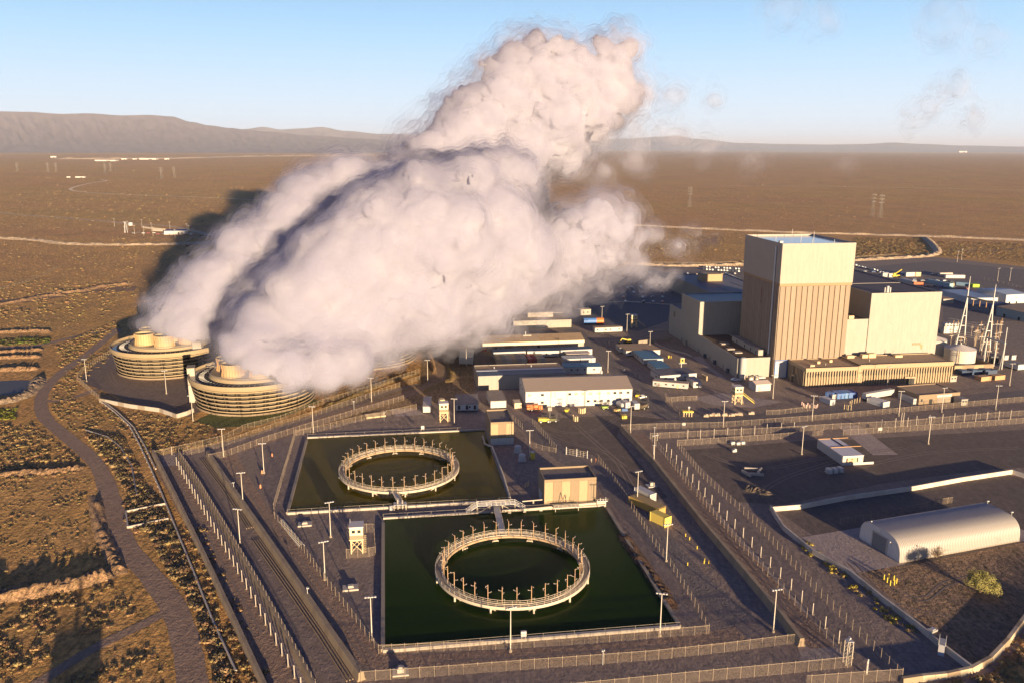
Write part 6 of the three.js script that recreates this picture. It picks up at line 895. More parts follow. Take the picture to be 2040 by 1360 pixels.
// far white works on the horizon
for (const [u, v, w, h, l] of [[296, 318, 30, 1, 'long white works hall by the horizon road, largest'], [106, 314, 9, 1, 'small white building alone at the left horizon'], [247, 318, 9, 0.9, 'small white building left of the works hall'], [268, 318, 7, 0.8, 'tiny white building just left of the works hall'], [332, 318, 8, 0.9, 'small white building right of the works hall'], [212, 321, 36, 0.9, 'row of low pale sheds below the horizon road'], [160, 354, 16, 0.6, 'low pale sheds on the plain below the horizon road'], [136, 354, 6, 0.5, 'tiny pale shed on the plain at left'],
  [1284, 292, 8, 1.2, 'pale works seen under the right hills, leftmost'], [1575, 294, 8, 1, 'pale works below the hills, left of the middle group'], [1690, 297, 24, 1.6, 'long pale works below the right hills, middle'], [1768, 299, 16, 1.6, 'pale works block right of the long one'], [1788, 299, 8, 2.4, 'taller pale works block among the right horizon group'], [1815, 300, 22, 1.5, 'low pale works right of the taller block'], [1833, 301, 9, 1, 'small pale works at the end of the group'], [1918, 304, 14, 1, 'pale works alone at the far right horizon']]) {
  const c = G(u, v), D = c.length(), W = w * D / FOCAL, Hh = Math.max(4, h * 2.2 * D / FOCAL), t = thing('distant_building', l, 'building', c); part('wall', box(W, Hh, W * 0.35, 0, 0, 0), std(0.50, 0.47, 0.43), t); part('roof', box(W * 1.02, Hh * 0.12, W * 0.37, 0, Hh, 0), std(0.45, 0.45, 0.48), t); part('door', box(W * 0.2, Hh * 0.5, 0.4, W * 0.15, 0, W * 0.176), std(0.1, 0.1, 0.12), t);
}
// pylons
{
  const proto = thing('power_pylon', 'faint lattice pylon on the plain, tallest at left of the steam', 'pylon', G(347, 354), 0.3), h = 42, m = std(0.20, 0.185, 0.175), leg = (sx, sz) => [bar(V(sx * 5, 0, sz * 5), V(sx * 1.3, 26, sz * 1.3), 0.2, 4), bar(V(sx * 1.3, 26, sz * 1.3), V(sx * 0.7, h, sz * 0.7), 0.24, 4)];
  for (const sx of [-1, 1]) for (const sz of [-1, 1]) part('leg', leg(sx, sz), m, proto);
  const lat = []; for (let i = 0; i < 6; i++) { const y0 = i * 4.4, y1 = y0 + 4.4, a = lerp(5, 1.3, y0 / 26), b = lerp(5, 1.3, y1 / 26); for (const s of [-1, 1]) lat.push(bar(V(-a, y0, s * a), V(b, y1, s * b), 0.1, 4), bar(V(a, y0, s * a), V(-b, y1, s * b), 0.1, 4), bar(V(s * a, y0, -a), V(s * b, y1, b), 0.1, 4)); }
  part('lattice', lat, m, proto); for (const y of [27, 33, 39]) part('cross_arm', [beam(V(-8, y, 0), V(8, y, 0), 0.5, 0.5), beam(V(-8, y, 0), V(0, y + 2.5, 0), 0.25, 0.25), beam(V(8, y, 0), V(0, y + 2.5, 0), 0.25, 0.25)], m, proto);
  for (const [u, v, l] of [[321, 356, 'left of the tallest one near the steam'], [220, 342, 'below the works hall'], [209, 345, 'left of the one below the works hall'], [111, 343, 'below the small white building at left'], [95, 343, 'second from the left edge group'], [34, 342, 'nearest the left edge'], [1374, 413, 'beyond the tower, right of the steam'], [1738, 432, 'farther of the pair beyond the turbine hall'], [1754, 434, 'nearer of the pair beyond the turbine hall']]) { const c = copyOf(proto, 'faint lattice pylon on the plain, ' + l, G(u, v), rr(0, 1)); if (u > 1000) c.scale.set(0.7, 1.0, 0.7); }
}
// ------------------------------------------------------------------ earth banks and trenches at left
function berm(label, pts, w, h, m = M.berm) {
  const q = pts.map((p) => G(...p)), cv = new THREE.CatmullRomCurve3(q), n = pts.length * 14, P = cv.getPoints(n), pos = [], uv = [], idx = [], K = 8;
  for (let i = 0; i <= n; i++) { const a = P[Math.max(0, i - 1)], b = P[Math.min(n, i + 1)], t = b.clone().sub(a).normalize(), s = V(-t.z, 0, t.x), e = Math.min(1, Math.min(i, n - i) / 5); for (let k = 0; k <= K; k++) { const x = k / K * 2 - 1, hh = h * e * (0.75 + 0.5 * n2(i * 0.25, k * 0.3)) * Math.pow(Math.cos(x * Math.PI / 2), 1.3), p = P[i].clone().addScaledVector(s, x * w / 2 * (1 + 0.15 * n2(i * 0.3, 7))); pos.push(p.x, hh - 0.05, p.z); uv.push(p.x, p.z); if (i && k) { const o = i * (K + 1) + k; idx.push(o - K - 2, o - K - 1, o - 1, o - 1, o - K - 1, o); } } }
  const g = new THREE.BufferGeometry(); g.setAttribute('position', new THREE.Float32BufferAttribute(pos, 3)); g.setAttribute('uv', new THREE.Float32BufferAttribute(uv, 2)); g.setIndex(idx); g.computeVertexNormals(); if (g.attributes.normal.getY(Math.floor(pos.length / 6)) < 0) { const ix = g.index.array; for (let i = 0; i < ix.length; i += 3) { const t = ix[i]; ix[i] = ix[i + 1]; ix[i + 1] = t; } g.computeVertexNormals(); }
  const o = part('earth_bank', g, m, null); tag(o, label, 'earth bank'); o.userData.kind = 'structure'; return o;
}
berm('earth bank across the left edge, farthest of the trench banks', [[-60, 664], [20, 662], [70, 660], [100, 663]], 7, 1.8);
berm('pale earth bank below the reed bed at left', [[-60, 704], [30, 700], [90, 696]], 6, 1.6); berm('second earth bank below the reed bed at left', [[-60, 716], [30, 712], [85, 711]], 6, 1.8); berm('earth bank above the shaded trench at left', [[-60, 738], [40, 736], [78, 735]], 7, 2); berm('pale earth bank along the near lip of the shaded trench', [[-60, 806], [10, 800], [45, 790], [70, 768], [78, 752]], 8, 2.2, std(0.55, 0.42, 0.30, { map: rep(tDirt, 1 / 20), bumpMap: rep(tDirtBump, 1 / 25), bumpScale: 0.6, roughness: 1 }));
berm('low earth bank beside the sagebrush at left', [[-60, 950], [40, 942], [110, 938], [170, 930]], 6, 1.5); berm('rounded earth bank across the lower left corner', [[-60, 1195], [60, 1180], [160, 1160], [225, 1140]], 8, 2.4); berm('rough ridge on the plain left of the steam\'s shadow', [[100, 583], [150, 582], [200, 572], [270, 565]], 9, 2.2); berm('long rough ridge on the plain at upper left', [[-40, 612], [40, 600], [90, 590], [130, 588]], 9, 1.8); berm('bank of earth along the dirt track\'s left side', [[188, 985], [202, 1060], [225, 1110], [240, 1145]], 5, 1.4); berm('dark rubble bank beside the near pond\'s right kerb', [[1235, 1060], [1270, 1110], [1310, 1165], [1340, 1215]], 5, 1.3, std(0.22, 0.12, 0.07, { map: rep(tDirt, 1 / 12), bumpMap: rep(tDirtBump, 1 / 14), bumpScale: 0.7 }));
berm('gravel mound in the shaded lot', [c2(620, 960), c2(740, 985), c2(900, 1055)], 7, 1.0, std(0.36, 0.28, 0.21, { map: rep(tDirt, 1 / 12), bumpMap: rep(tDirtBump, 1 / 14), bumpScale: 0.6 })); berm('ochre soil bank curving past the steam\'s foot', [[842, 782], [875, 766], [895, 758], [900, 742], [888, 715], [878, 690]], 5, 1.3, std(0.42, 0.29, 0.12, { map: rep(tDirt, 1 / 15), bumpMap: rep(tDirtBump, 1 / 18), bumpScale: 0.6 })); berm('ochre soil bank along the hidden tower\'s fence', [[640, 812], [700, 790], [770, 762], [833, 742]], 4, 1.0, std(0.42, 0.30, 0.13, { map: rep(tDirt, 1 / 15), bumpMap: rep(tDirtBump, 1 / 18), bumpScale: 0.6 })); berm('straight soil bank between the two tracks above the cabins', [[848, 690], [860, 720], [866, 745]], 3.4, 1.2); 
// pale roads of the plain, each on its own low bank
berm('pale road bank crossing the plain at left below the compound', [[-60, 472], [0, 475], [75, 479], [130, 486], [220, 488], [330, 487], [420, 484], [520, 478], [700, 470]], 16, 2.6, M.paleRoad);
berm('pale road bank under the left hills', [[100, 317], [200, 317], [350, 316], [500, 312], [690, 310], [800, 308]], 150, 15, M.paleRoad);
berm('pale road bank crossing the plain behind the tower', [[960, 449], [1150, 449], [1250, 449], [1400, 456], [1600, 464], [1840, 471], [2140, 483]], 16, 2.6, M.paleRoad);
berm('pale curved road bank behind the ribbed tower', [[1150, 522], [1250, 526], [1350, 530], [1480, 528], [1600, 524], [1704, 519], [1800, 514], [1850, 510], [1868, 503], [1862, 490], [1842, 471]], 11, 2.6, M.paleRoad);
{ const w = patch('trench_shade', [[-60, 762], [30, 757], [62, 757], [52, 778], [20, 786], [-60, 790]], std(0.075, 0.075, 0.085, { roughness: 0.6 }), 0.05); }  // shade in the trench painted as a flat dark sheet, no water
// ------------------------------------------------------------------ brush
{
  seedTo(99);
  function bush(n, flat) { const pos = [], nor = []; for (let i = 0; i < n; i++) { const d = V(gauss(), Math.abs(gauss()) * flat, gauss()).normalize(), r = Math.pow(rnd(), 0.4), c = V(d.x * r, d.y * r * 0.75 + 0.1, d.z * r), nn = d.clone().add(V(gauss(), gauss(), gauss()).multiplyScalar(0.5)).normalize(), t = V(gauss(), gauss(), gauss()).cross(nn).normalize(), b = nn.clone().cross(t), s = rr(0.14, 0.3); for (const [x, y] of [[-1, -0.5], [1, -0.4], [0.2, 1]]) { const p = c.clone().addScaledVector(t, x * s).addScaledVector(b, y * s); pos.push(p.x, Math.max(0, p.y), p.z); nor.push(d.x, d.y + 0.25, d.z); } } const g = new THREE.BufferGeometry(); g.setAttribute('position', new THREE.Float32BufferAttribute(pos, 3)); g.setAttribute('normal', new THREE.Float32BufferAttribute(nor, 3)); return g; }
  const shrubG = bush(46, 0.8), mS = new THREE.MeshStandardMaterial({ color: 0xffffff, roughness: 1, side: THREE.DoubleSide });
  const inside = (p, poly) => { let c = false; for (let i = 0, j = poly.length - 1; i < poly.length; j = i++) { const a = poly[i], b = poly[j]; if ((a.z > p.z) !== (b.z > p.z) && p.x < (b.x - a.x) * (p.z - a.z) / (b.z - a.z) + a.x) c = !c; } return c; };
  const trackW = [leftTrack, [[345, 1212], [270, 1250], [180, 1295], [60, 1370]]].map((l) => new THREE.CatmullRomCurve3(l.map((p) => G(...p))).getPoints(80)).flat();
  function brush(name, label, zones) {
    const M4 = [], C = [], q = new THREE.Quaternion(), tone = [[0.32, 0.225, 0.10], [0.38, 0.25, 0.12], [0.27, 0.20, 0.10], [0.36, 0.27, 0.11], [0.36, 0.21, 0.11]];
    for (const [pts, count, s0, s1, clumped = 0.25, tones = tone] of zones) {
      const w = pts.map((p) => G(...p)), lo = V(1e9, 0, 1e9), hi = V(-1e9, 0, -1e9); w.forEach((p) => { lo.min(p); hi.max(p); });
      let tries = 0, k = 0; while (k < count && tries++ < count * 12) { const p = V(rr(lo.x, hi.x), 0, rr(lo.z, hi.z)); if (!inside(p, w)) continue; if (fbm(p.x / 14, p.z / 14, 2) < clumped - 0.35 + rr(-0.15, 0.15)) continue; if (p.z > -700 && trackW.some((t) => Math.abs(t.x - p.x) < 4 && Math.abs(t.z - p.z) < 4)) continue; const s = rr(s0, s1) * (rnd() < 0.12 ? 1.5 : 1); q.setFromAxisAngle(V(0, 1, 0), rr(0, 6.28)); M4.push(new THREE.Matrix4().compose(p, q, V(s * rr(0.8, 1.3), s * rr(0.6, 0.95), s))); const t = tones[Math.floor(rnd() * tones.length)], b = rr(0.75, 1.2); C.push([t[0] * b, t[1] * b, t[2] * b]); k++; }
    }
    const im = new THREE.InstancedMesh(shrubG, mS, M4.length); M4.forEach((m, i) => { im.setMatrixAt(i, m); im.setColorAt(i, new THREE.Color().setRGB(...C[i])); }); im.name = numbered(name); im.castShadow = im.receiveShadow = true; im.userData = { kind: 'stuff', label, category: 'sagebrush' }; scene.add(im);
  }
  brush('sagebrush', 'clumps of dry sagebrush beside and left of the dirt track', [
    [[[-60, 840], [70, 848], [110, 880], [170, 930], [150, 945], [-60, 965]], 620, 0.45, 1.0, 0.1], [[[-60, 965], [190, 950], [215, 1060], [230, 1130], [-60, 1190]], 480, 0.25, 0.6, 0.4], [[[-60, 1190], [220, 1160], [300, 1230], [340, 1400], [-60, 1420]], 600, 0.3, 0.8, 0.35],
    [[[165, 862], [240, 868], [300, 985], [345, 1060], [440, 1280], [500, 1420], [460, 1420], [385, 1300], [330, 1130], [262, 990]], 1150, 0.7, 1.4, -0.1], [[[190, 810], [320, 830], [430, 850], [440, 880], [320, 905], [290, 900]], 420, 0.4, 0.9, 0.2], [[[120, 720], [200, 690], [235, 700], [150, 770], [140, 850], [100, 800]], 320, 0.4, 0.9, 0.2], [[[110, 690], [230, 640], [240, 655], [140, 720], [130, 730]], 330, 0.6, 1.2, -0.1], [[[85, 800], [185, 805], [215, 850], [130, 860]], 260, 0.3, 0.8, 0.25], [[[345, 1050], [410, 1050], [560, 1400], [500, 1400]], 200, 0.4, 0.9, 0.1], [[[236, 1000], [300, 985], [330, 1010], [300, 1060], [240, 1060]], 120, 0.7, 1.3, 0]]);
  brush('sagebrush', 'sagebrush outside the curved wall at the bottom right corner', [[[[1810, 1400], [1900, 1350], [1960, 1320], [2010, 1270], [2060, 1215], [2200, 1200], [2200, 1450], [1810, 1450]], 420, 0.5, 1.2, 0.05]]);
  brush('sagebrush', 'yellow bushes along the shaded side of the hangar wall', [[[[1590, 1085], [1610, 1078], [1700, 1150], [1760, 1200], [1830, 1260], [1815, 1270], [1700, 1180]], 70, 0.4, 1.1, 0.1, [[0.42, 0.33, 0.06], [0.4, 0.28, 0.1]]]]);
  brush('sagebrush', 'scattered sagebrush over the middle plain', [
    [[[-100, 470], [280, 470], [270, 560], [230, 640], [-100, 680]], 1300, 0.5, 1.2, 0.4], [[[-100, 560], [260, 560], [220, 620], [-100, 640]], 500, 0.8, 1.6, 0.3], [[[-200, 380], [460, 380], [420, 460], [-200, 460]], 900, 1.0, 2.0, 0.4], [[[240, 470], [1480, 465], [1480, 520], [1000, 522], [900, 600], [600, 640], [240, 620]], 1500, 0.7, 1.5, 0.3], [[[1704, 475], [1835, 475], [1850, 505], [1704, 512]], 1300, 0.8, 1.6, 0.0], [[[1870, 480], [2150, 490], [2150, 530], [1870, 510]], 1100, 0.8, 1.6, 0.1], [[[430, 375], [2200, 378], [2200, 465], [1000, 448], [430, 462]], 1500, 1.0, 2.0, 0.38], [[[-300, 330], [2400, 330], [2400, 382], [-300, 382]], 700, 1.8, 3.5, 0.4]]);
  brush('reeds', 'green reed bed above the trench banks at left edge', [[[[-60, 690], [96, 686], [98, 672], [40, 674], [-60, 680]], 260, 0.7, 1.6, -0.5, [[0.12, 0.16, 0.03], [0.2, 0.2, 0.05], [0.16, 0.13, 0.06]]], [[[-60, 838], [30, 835], [36, 812], [-60, 815]], 160, 0.5, 1.0, -0.5, [[0.25, 0.26, 0.04]]]]);
  // the lone tree before the hangar, two bare shrubs at its wall
  function crown(n, R, Hh, base, leaf) { const pos = [], nor = []; const lobes = Array.from({ length: 15 }, () => { const a = rr(0, 6.28), e = rr(0.0, 1.15), r = rr(0.55, 0.8); return [V(Math.cos(a) * Math.cos(e) * R * r, base + Hh * (0.35 + 0.55 * Math.sin(e) * r), Math.sin(a) * Math.cos(e) * R * r), rr(0.25, 0.45) * R]; });
    for (let i = 0; i < n; i++) { const [c, r] = lobes[i % lobes.length], d = V(gauss(), gauss() * 0.8, gauss()).normalize(), p0 = c.clone().addScaledVector(d, r * Math.pow(rnd(), 0.45)); if (p0.y < 0.3) continue; const nn = d.clone().add(V(gauss(), gauss(), gauss()).multiplyScalar(0.6)).normalize(), t = V(gauss(), gauss(), gauss()).cross(nn).normalize(), b = nn.clone().cross(t), s = leaf * rr(0.6, 1.4); for (const [x, y] of [[-0.6, -0.5], [0.6, -0.4], [0.1, 1.1]]) { const p = p0.clone().addScaledVector(t, x * s).addScaledVector(b, y * s); pos.push(p.x, p.y, p.z); nor.push(d.x, d.y, d.z); } } const g = new THREE.BufferGeometry(); g.setAttribute('position', new THREE.Float32BufferAttribute(pos, 3)); g.setAttribute('normal', new THREE.Float32BufferAttribute(nor, 3)); return g; }
  const t = thing('tree', 'round olive-leaved tree alone on bare ground before the hangar', 'tree', G(1952, 1180)); part('crown', crown(9500, 5.0, 6.6, 0.2, 0.15), std(0.30, 0.27, 0.09, { side: THREE.DoubleSide, roughness: 1 }), t); part('trunk', Array.from({ length: 9 }, (_, i) => { const a = i * 2.4; return bar(V(0, 0, 0), V(Math.cos(a) * rr(1.5, 3.6), rr(3, 5.6), Math.sin(a) * rr(1.5, 3.6)), 0.16, 6, 0.03); }).concat([bar(V(0, -0.2, 0), V(0.1, 1.6, 0), 0.35, 8, 0.2)]), std(0.16, 0.11, 0.07), t);
  for (const [u, v, s, l] of [[1867, 1110, 1, 'bare twiggy shrub against the hangar wall, left of two'], [1983, 1084, 0.75, 'bare twiggy shrub against the hangar wall, right of two']]) { const b = thing('bare_shrub', l, 'shrub', G(u, v)); const tw = []; for (let i = 0; i < 60; i++) { const a = rr(0, 6.28), e = V(Math.cos(a) * rr(0.6, 2.6), rr(1, 3.6), Math.sin(a) * rr(0.3, 1)).multiplyScalar(s), m = e.clone().multiplyScalar(0.5).add(V(rr(-.3, .3), 0.2, rr(-.2, .2))); tw.push(bar(V(0, 0, 0), m, 0.06, 4, 0.04), bar(m, e, 0.04, 4, 0.015)); for (let k = 0; k < 3; k++) tw.push(bar(m.clone().lerp(e, rr(0.2, 0.9)), e.clone().add(V(gauss(), gauss() * 0.6, gauss()).multiplyScalar(0.6 * s)), 0.025, 3, 0.01)); } part('twig', tw, std(0.20, 0.15, 0.11), b); }
  { const b = thing('bare_shrub', 'grey shrub mass beside the long workshop\'s left end', 'shrub', G(...c3(275, 510))); part('foliage', crown(900, 4.5, 4.5, 0.2, 0.22), std(0.10, 0.09, 0.08, { side: THREE.DoubleSide, roughness: 1 }), b); }
}
// ------------------------------------------------------------------ people on the road by the warehouse
{
  function walker() { // one continuous body from a field of tapered limbs
    const J = { pelvis: [0, 0.95, 0], chest: [0, 1.32, 0.02], neck: [0, 1.5, 0.02], head: [0, 1.64, 0.04], hl: [0.1, 0.92, 0], kl: [0.11, 0.5, 0.14], al: [0.11, 0.07, 0.06], tl: [0.12, 0.04, 0.22], hr: [-0.1, 0.92, 0], kr: [-0.11, 0.5, 0.02], ar: [-0.11, 0.1, -0.2], tr: [-0.12, 0.04, -0.06], sl: [0.19, 1.42, 0], el: [0.25, 1.14, -0.06], wl: [0.25, 0.9, 0.04], sr: [-0.19, 1.42, 0], er: [-0.25, 1.14, 0.02], wr: [-0.24, 0.92, 0.14] };
    const B = [['pelvis', 'chest', 0.15, 0.17], ['chest', 'neck', 0.13, 0.07], ['neck', 'head', 0.07, 0.105], ['head', 'head', 0.105, 0.105], ['hl', 'kl', 0.1, 0.065], ['kl', 'al', 0.065, 0.045], ['al', 'tl', 0.05, 0.04], ['hr', 'kr', 0.1, 0.065], ['kr', 'ar', 0.065, 0.045], ['ar', 'tr', 0.05, 0.04], ['chest', 'sl', 0.11, 0.075], ['sl', 'el', 0.065, 0.05], ['el', 'wl', 0.05, 0.04], ['chest', 'sr', 0.11, 0.075], ['sr', 'er', 0.065, 0.05], ['er', 'wr', 0.05, 0.04]].map(([a, b, r, s]) => [V(...J[a]), V(...J[b]), r, s]);
    const N = 56, mc = new MarchingCubes(N, M.dark, false, false, 40000), k = 0.03; mc.isolation = 0; const p = V(), ab = V();
    for (let z = 0; z < N; z++) for (let y = 0; y < N; y++) for (let x = 0; x < N; x++) { p.set((x / N * 2 - 1) * 0.95, (y / N * 2 - 1) * 0.95 + 0.9, (z / N * 2 - 1) * 0.95); let s = 0; for (const [a, b, r0, r1] of B) { ab.copy(b).sub(a); const L = ab.lengthSq(), t = L ? clamp(p.clone().sub(a).dot(ab) / L, 0, 1) : 0; s += Math.exp(-(p.distanceTo(a.clone().addScaledVector(ab, t)) - lerp(r0, r1, t)) / k); } mc.field[x + y * N + z * N * N] = k * Math.log(s + 1e-30); }
    mc.update(); const n = mc.count, P = new Float32Array(mc.positionArray.slice(0, n * 3)); for (let i = 0; i < n; i++) { P[i * 3] *= 0.95; P[i * 3 + 1] = P[i * 3 + 1] * 0.95 + 0.9; P[i * 3 + 2] *= 0.95; }
    const g = new THREE.BufferGeometry(); g.setAttribute('position', new THREE.BufferAttribute(P, 3)); g.setAttribute('normal', new THREE.BufferAttribute(new Float32Array(mc.normalArray.slice(0, n * 3)), 3)); return g;
  }
  const g = walker(), hat = new THREE.SphereGeometry(0.125, 12, 8, 0, 6.28, 0, 1.6).scale(1, 0.9, 1.12).translate(0, 1.68, 0.04);
  const person = (l, u, v, turn, coat, hatM) => { const t = thing('person', l, 'person', G(u, v), turn); part('body', g, coat, t); part('hard_hat', hat, hatM, t); };
  person('person in dark clothes walking the road behind the warehouse, left of two', ...ct(520, 1195), 0.4, std(0.03, 0.035, 0.05), M.dark); person('person in white hard hat walking the road behind the warehouse', ...ct(548, 1192), 0.5, std(0.05, 0.06, 0.09), M.white);
  person('person in dark clothes crossing the road beside the warehouse corner', ...ct(770, 1290), 1.2, std(0.02, 0.025, 0.03), M.dark); person('person in red top on the shaded service road left of the ponds', 620, 1200, 2.4, std(0.35, 0.03, 0.05), M.white); person('person in orange vest at the gate right of the ponds', ...cp(1360, 600), 2.2, std(0.55, 0.2, 0.08), M.white); person('person in pale clothes at the gate, left of the orange vest', ...cp(1310, 605), 2.8, std(0.45, 0.38, 0.3), M.white);
}
// ------------------------------------------------------------------ the unfinished plant behind the camera, whose long shadows lie over the lot
{
  const con = std(0.40, 0.36, 0.31, { map: rep(tWall, 1 / 14) }), tanEl = Math.tan(SUN_EL), dir = V(Math.sin(SUN_AZ), 0, Math.cos(SUN_AZ)), side = V(dir.z, 0, -dir.x);
  const t = thing('unfinished_plant', 'stepped concrete blocks outside the photograph, behind the camera', 'building');
  const block = (a, b, dist, deep) => { const A = a.isVector3 ? a : G(...a), B = b.isVector3 ? b : G(...b), mid = A.clone().lerp(B, 0.5), w = Math.abs(B.clone().sub(A).dot(side)), h = dist * tanEl, c = mid.clone().addScaledVector(dir, dist + deep / 2); part('concrete_block', box(w, h, deep), con, t, c.x, 0, c.z, SUN_AZ); };
  block(cl(730, 1110), cl(1250, 1085), 210, 24); block(cl(1350, 1000), cl(1420, 740), 235, 24); block(cl(1510, 620), cl(1620, 400), 260, 24); block(cl(1740, 290), cl(1890, 150), 300, 24); block(cl(1890, 150), cl(2240, -60), 330, 24);
  block([111, 1246], [205, 1234], 130, 12); part('aerial', bar(V(0, 0, 0), V(0, 5, 0), 0.5, 6), M.steel, t, ...G(152, 1240).addScaledVector(dir, 136).setY(130 * tanEl).toArray());
}
// ------------------------------------------------------------------ steam: a billowing body with veils of droplets thinning out round it
{
  seedTo(77);
  const mBody = new THREE.MeshPhysicalMaterial({ color: new THREE.Color().setRGB(0.42, 0.42, 0.515), roughness: 1, specularIntensity: 0, transmission: 0.35, thickness: 0, side: THREE.DoubleSide });
  const mVeil = new THREE.MeshPhysicalMaterial({ color: new THREE.Color().setRGB(0.57, 0.57, 0.70), vertexColors: true, transparent: true, roughness: 1, specularIntensity: 0, transmission: 0.5, thickness: 0, side: THREE.DoubleSide });
  const billow = (x, y, z) => { let s = 0, a = 1, f = 1 / 34; for (let i = 0; i < 4; i++) { s += a * (Math.abs(n3(x * f + 5 * i, y * f, z * f - 3 * i)) - 0.35); f *= 2.1; a *= 0.42; } return s; };
  const mouths = [[-192, -457], [-126, -396], [-85, -478]], floorAt = (x, z) => { let k = 0.34; for (const [a, b] of mouths) k = Math.max(k, 1 - 0.66 * sstep(27, 40, Math.hypot(x - a, z - b))); return k; };   // the steam leaves at the stacks' mouths and sinks beside the towers
  // one plume: a field of billows; its dense body is one closed skin, its thinner outskirts are further skins, each fainter and more torn
  function plume(label, list, o) {
    const B = list.map(([u, v, z, rpx]) => { const c = GZ(u, v, z); return { c, R: rpx * c.distanceTo(V(0, EYE, 0)) / FOCAL }; });
    const lo = V(1e9, 1e9, 1e9), hi = V(-1e9, -1e9, -1e9), pad = o.reach + 9;
    for (const b of B) { lo.min(b.c.clone().subScalar(b.R + pad)); hi.max(b.c.clone().addScalar(b.R + pad)); }
    lo.y = Math.max(lo.y, 2);
    const size = hi.clone().sub(lo), g3 = V(), e3 = V();
    const soft = (x, y, z) => { g3.set(0, 0, 0); for (const b of B) { e3.set(x - b.c.x, y - b.c.y, z - b.c.z); const d = e3.length(), w = Math.exp(-Math.max(-10, d - b.R) / 5); g3.addScaledVector(e3, w / Math.max(d, 1)); } return g3.normalize(); };
    const field = (N, rough, floor) => { const F = new Float32Array(N * N * N); for (let k = 0; k < N; k++) for (let j = 0; j < N; j++) for (let i = 0; i < N; i++) {
      const x = lo.x + size.x * i / N, y = lo.y + size.y * j / N, z = lo.z + size.z * k / N; let d = 1e9;
      for (const b of B) { const dx = x - b.c.x, dy = y - b.c.y, dz = z - b.c.z, e = Math.sqrt(dx * dx + dy * dy + dz * dz) - b.R * o.shrink, h = Math.max(8 - Math.abs(d - e), 0) / 8; d = Math.min(d, e) - h * h * 2; }
      if (d < o.reach + 14 && d > -30) d -= rough * billow(x, y, z);
      F[i + j * N + k * N * N] = i < 2 || j < 2 || k < 2 || i > N - 3 || j > N - 3 || k > N - 3 ? -60 : -Math.max(d, floor * floorAt(x, z) - y); } return F; };
    const skin = (N, F, level, alpha) => {
      const mc = new MarchingCubes(N, mBody, false, false, 420000); mc.field.set(F); mc.isolation = -level; mc.update();
      const n = mc.count, P = new Float32Array(n * 3), Q = new Float32Array(n * 3), C = alpha ? new Float32Array(n * 4) : null, p = mc.positionArray, q = mc.normalArray, m = V();
      for (let i = 0; i < n; i++) {
        const x = lo.x + size.x * (p[i * 3] + 1) / 2, y = lo.y + size.y * (p[i * 3 + 1] + 1) / 2, z = lo.z + size.z * (p[i * 3 + 2] + 1) / 2; P[i * 3] = x; P[i * 3 + 1] = y; P[i * 3 + 2] = z;
        m.set(q[i * 3] / size.x, q[i * 3 + 1] / size.y, q[i * 3 + 2] / size.z).normalize().multiplyScalar(alpha ? 0.3 : 0.45).addScaledVector(soft(x, y, z), 0.6).normalize().toArray(Q, i * 3);
        if (alpha) { const t = 0.5 + 0.6 * n3(x / 22 + level, y / 17, z / 22) + 0.28 * n3(x / 10, y / 9, z / 10 + level); C[i * 4] = C[i * 4 + 1] = C[i * 4 + 2] = 1; C[i * 4 + 3] = alpha * clamp(t, 0, 1) * sstep(0, 5, y - (o.thin ? 2 : 20.2 * floorAt(x, z))); }
      }
      const g = new THREE.BufferGeometry(); g.setAttribute('position', new THREE.BufferAttribute(P, 3)); g.setAttribute('normal', new THREE.BufferAttribute(Q, 3)); if (alpha) g.setAttribute('color', new THREE.BufferAttribute(C, 4)); return [g, n / 3];
    };
    let root = null, tris = 0;
    if (!o.thin) { const [g, n] = skin(o.res, field(o.res, o.rough, 21.5), 0, 0); root = part('steam_plume', g, mBody, null); tris += n; }
    else { root = new THREE.Group(); root.name = numbered('steam_wisp'); scene.add(root); }
    tag(root, label, 'steam'); root.userData.kind = 'stuff';
    const N = Math.round(o.res * 0.72), F = field(N, o.rough * 0.85, o.thin ? 5 : 20.3);
    for (let k = 0; k < o.skins; k++) { const t = (k + 1) / o.skins, [g, n] = skin(N, F, o.thin ? o.reach * (t - 0.8) : 0.6 + o.reach * Math.pow(t, 1.3), o.alpha * Math.pow(1 - t * 0.86, 1.15)); if (n) { part('veil', g, mVeil, root).userData.kind = 'stuff'; tris += n; } }
    console.log(label, tris);
  }
  const drift = (label, list, o = {}) => plume(label, list, { thin: true, res: 80, rough: 11, skins: 5, reach: 12, shrink: 0.8, alpha: 0.2, ...o });
  const base = { res: 128, rough: 6, reach: 8, shrink: 0.93, skins: 5, alpha: 0.62 };
  plume('white steam billowing from the left cooling tower up to the sky', [
    [332, 650, -448, 30], [360, 662, -442, 32], [390, 652, -446, 38], [356, 612, -455, 38], [418, 605, -458, 54], [424, 556, -465, 48], [466, 560, -470, 58], [486, 508, -480, 54], [552, 484, -490, 66], [600, 436, -500, 72], [650, 395, -510, 66], [690, 360, -515, 45], [700, 440, -515, 75],
    [640, 500, -510, 84], [760, 400, -520, 76], [770, 480, -500, 95], [820, 380, -530, 72], [850, 450, -500, 90], [900, 420, -505, 90], [560, 560, -480, 62], [700, 510, -465, 66], [790, 500, -462, 78], [880, 470, -470, 84], [650, 545, -455, 50], [490, 622, -425, 34], [545, 590, -428, 42], [600, 560, -434, 48], [660, 520, -442, 52]], base);
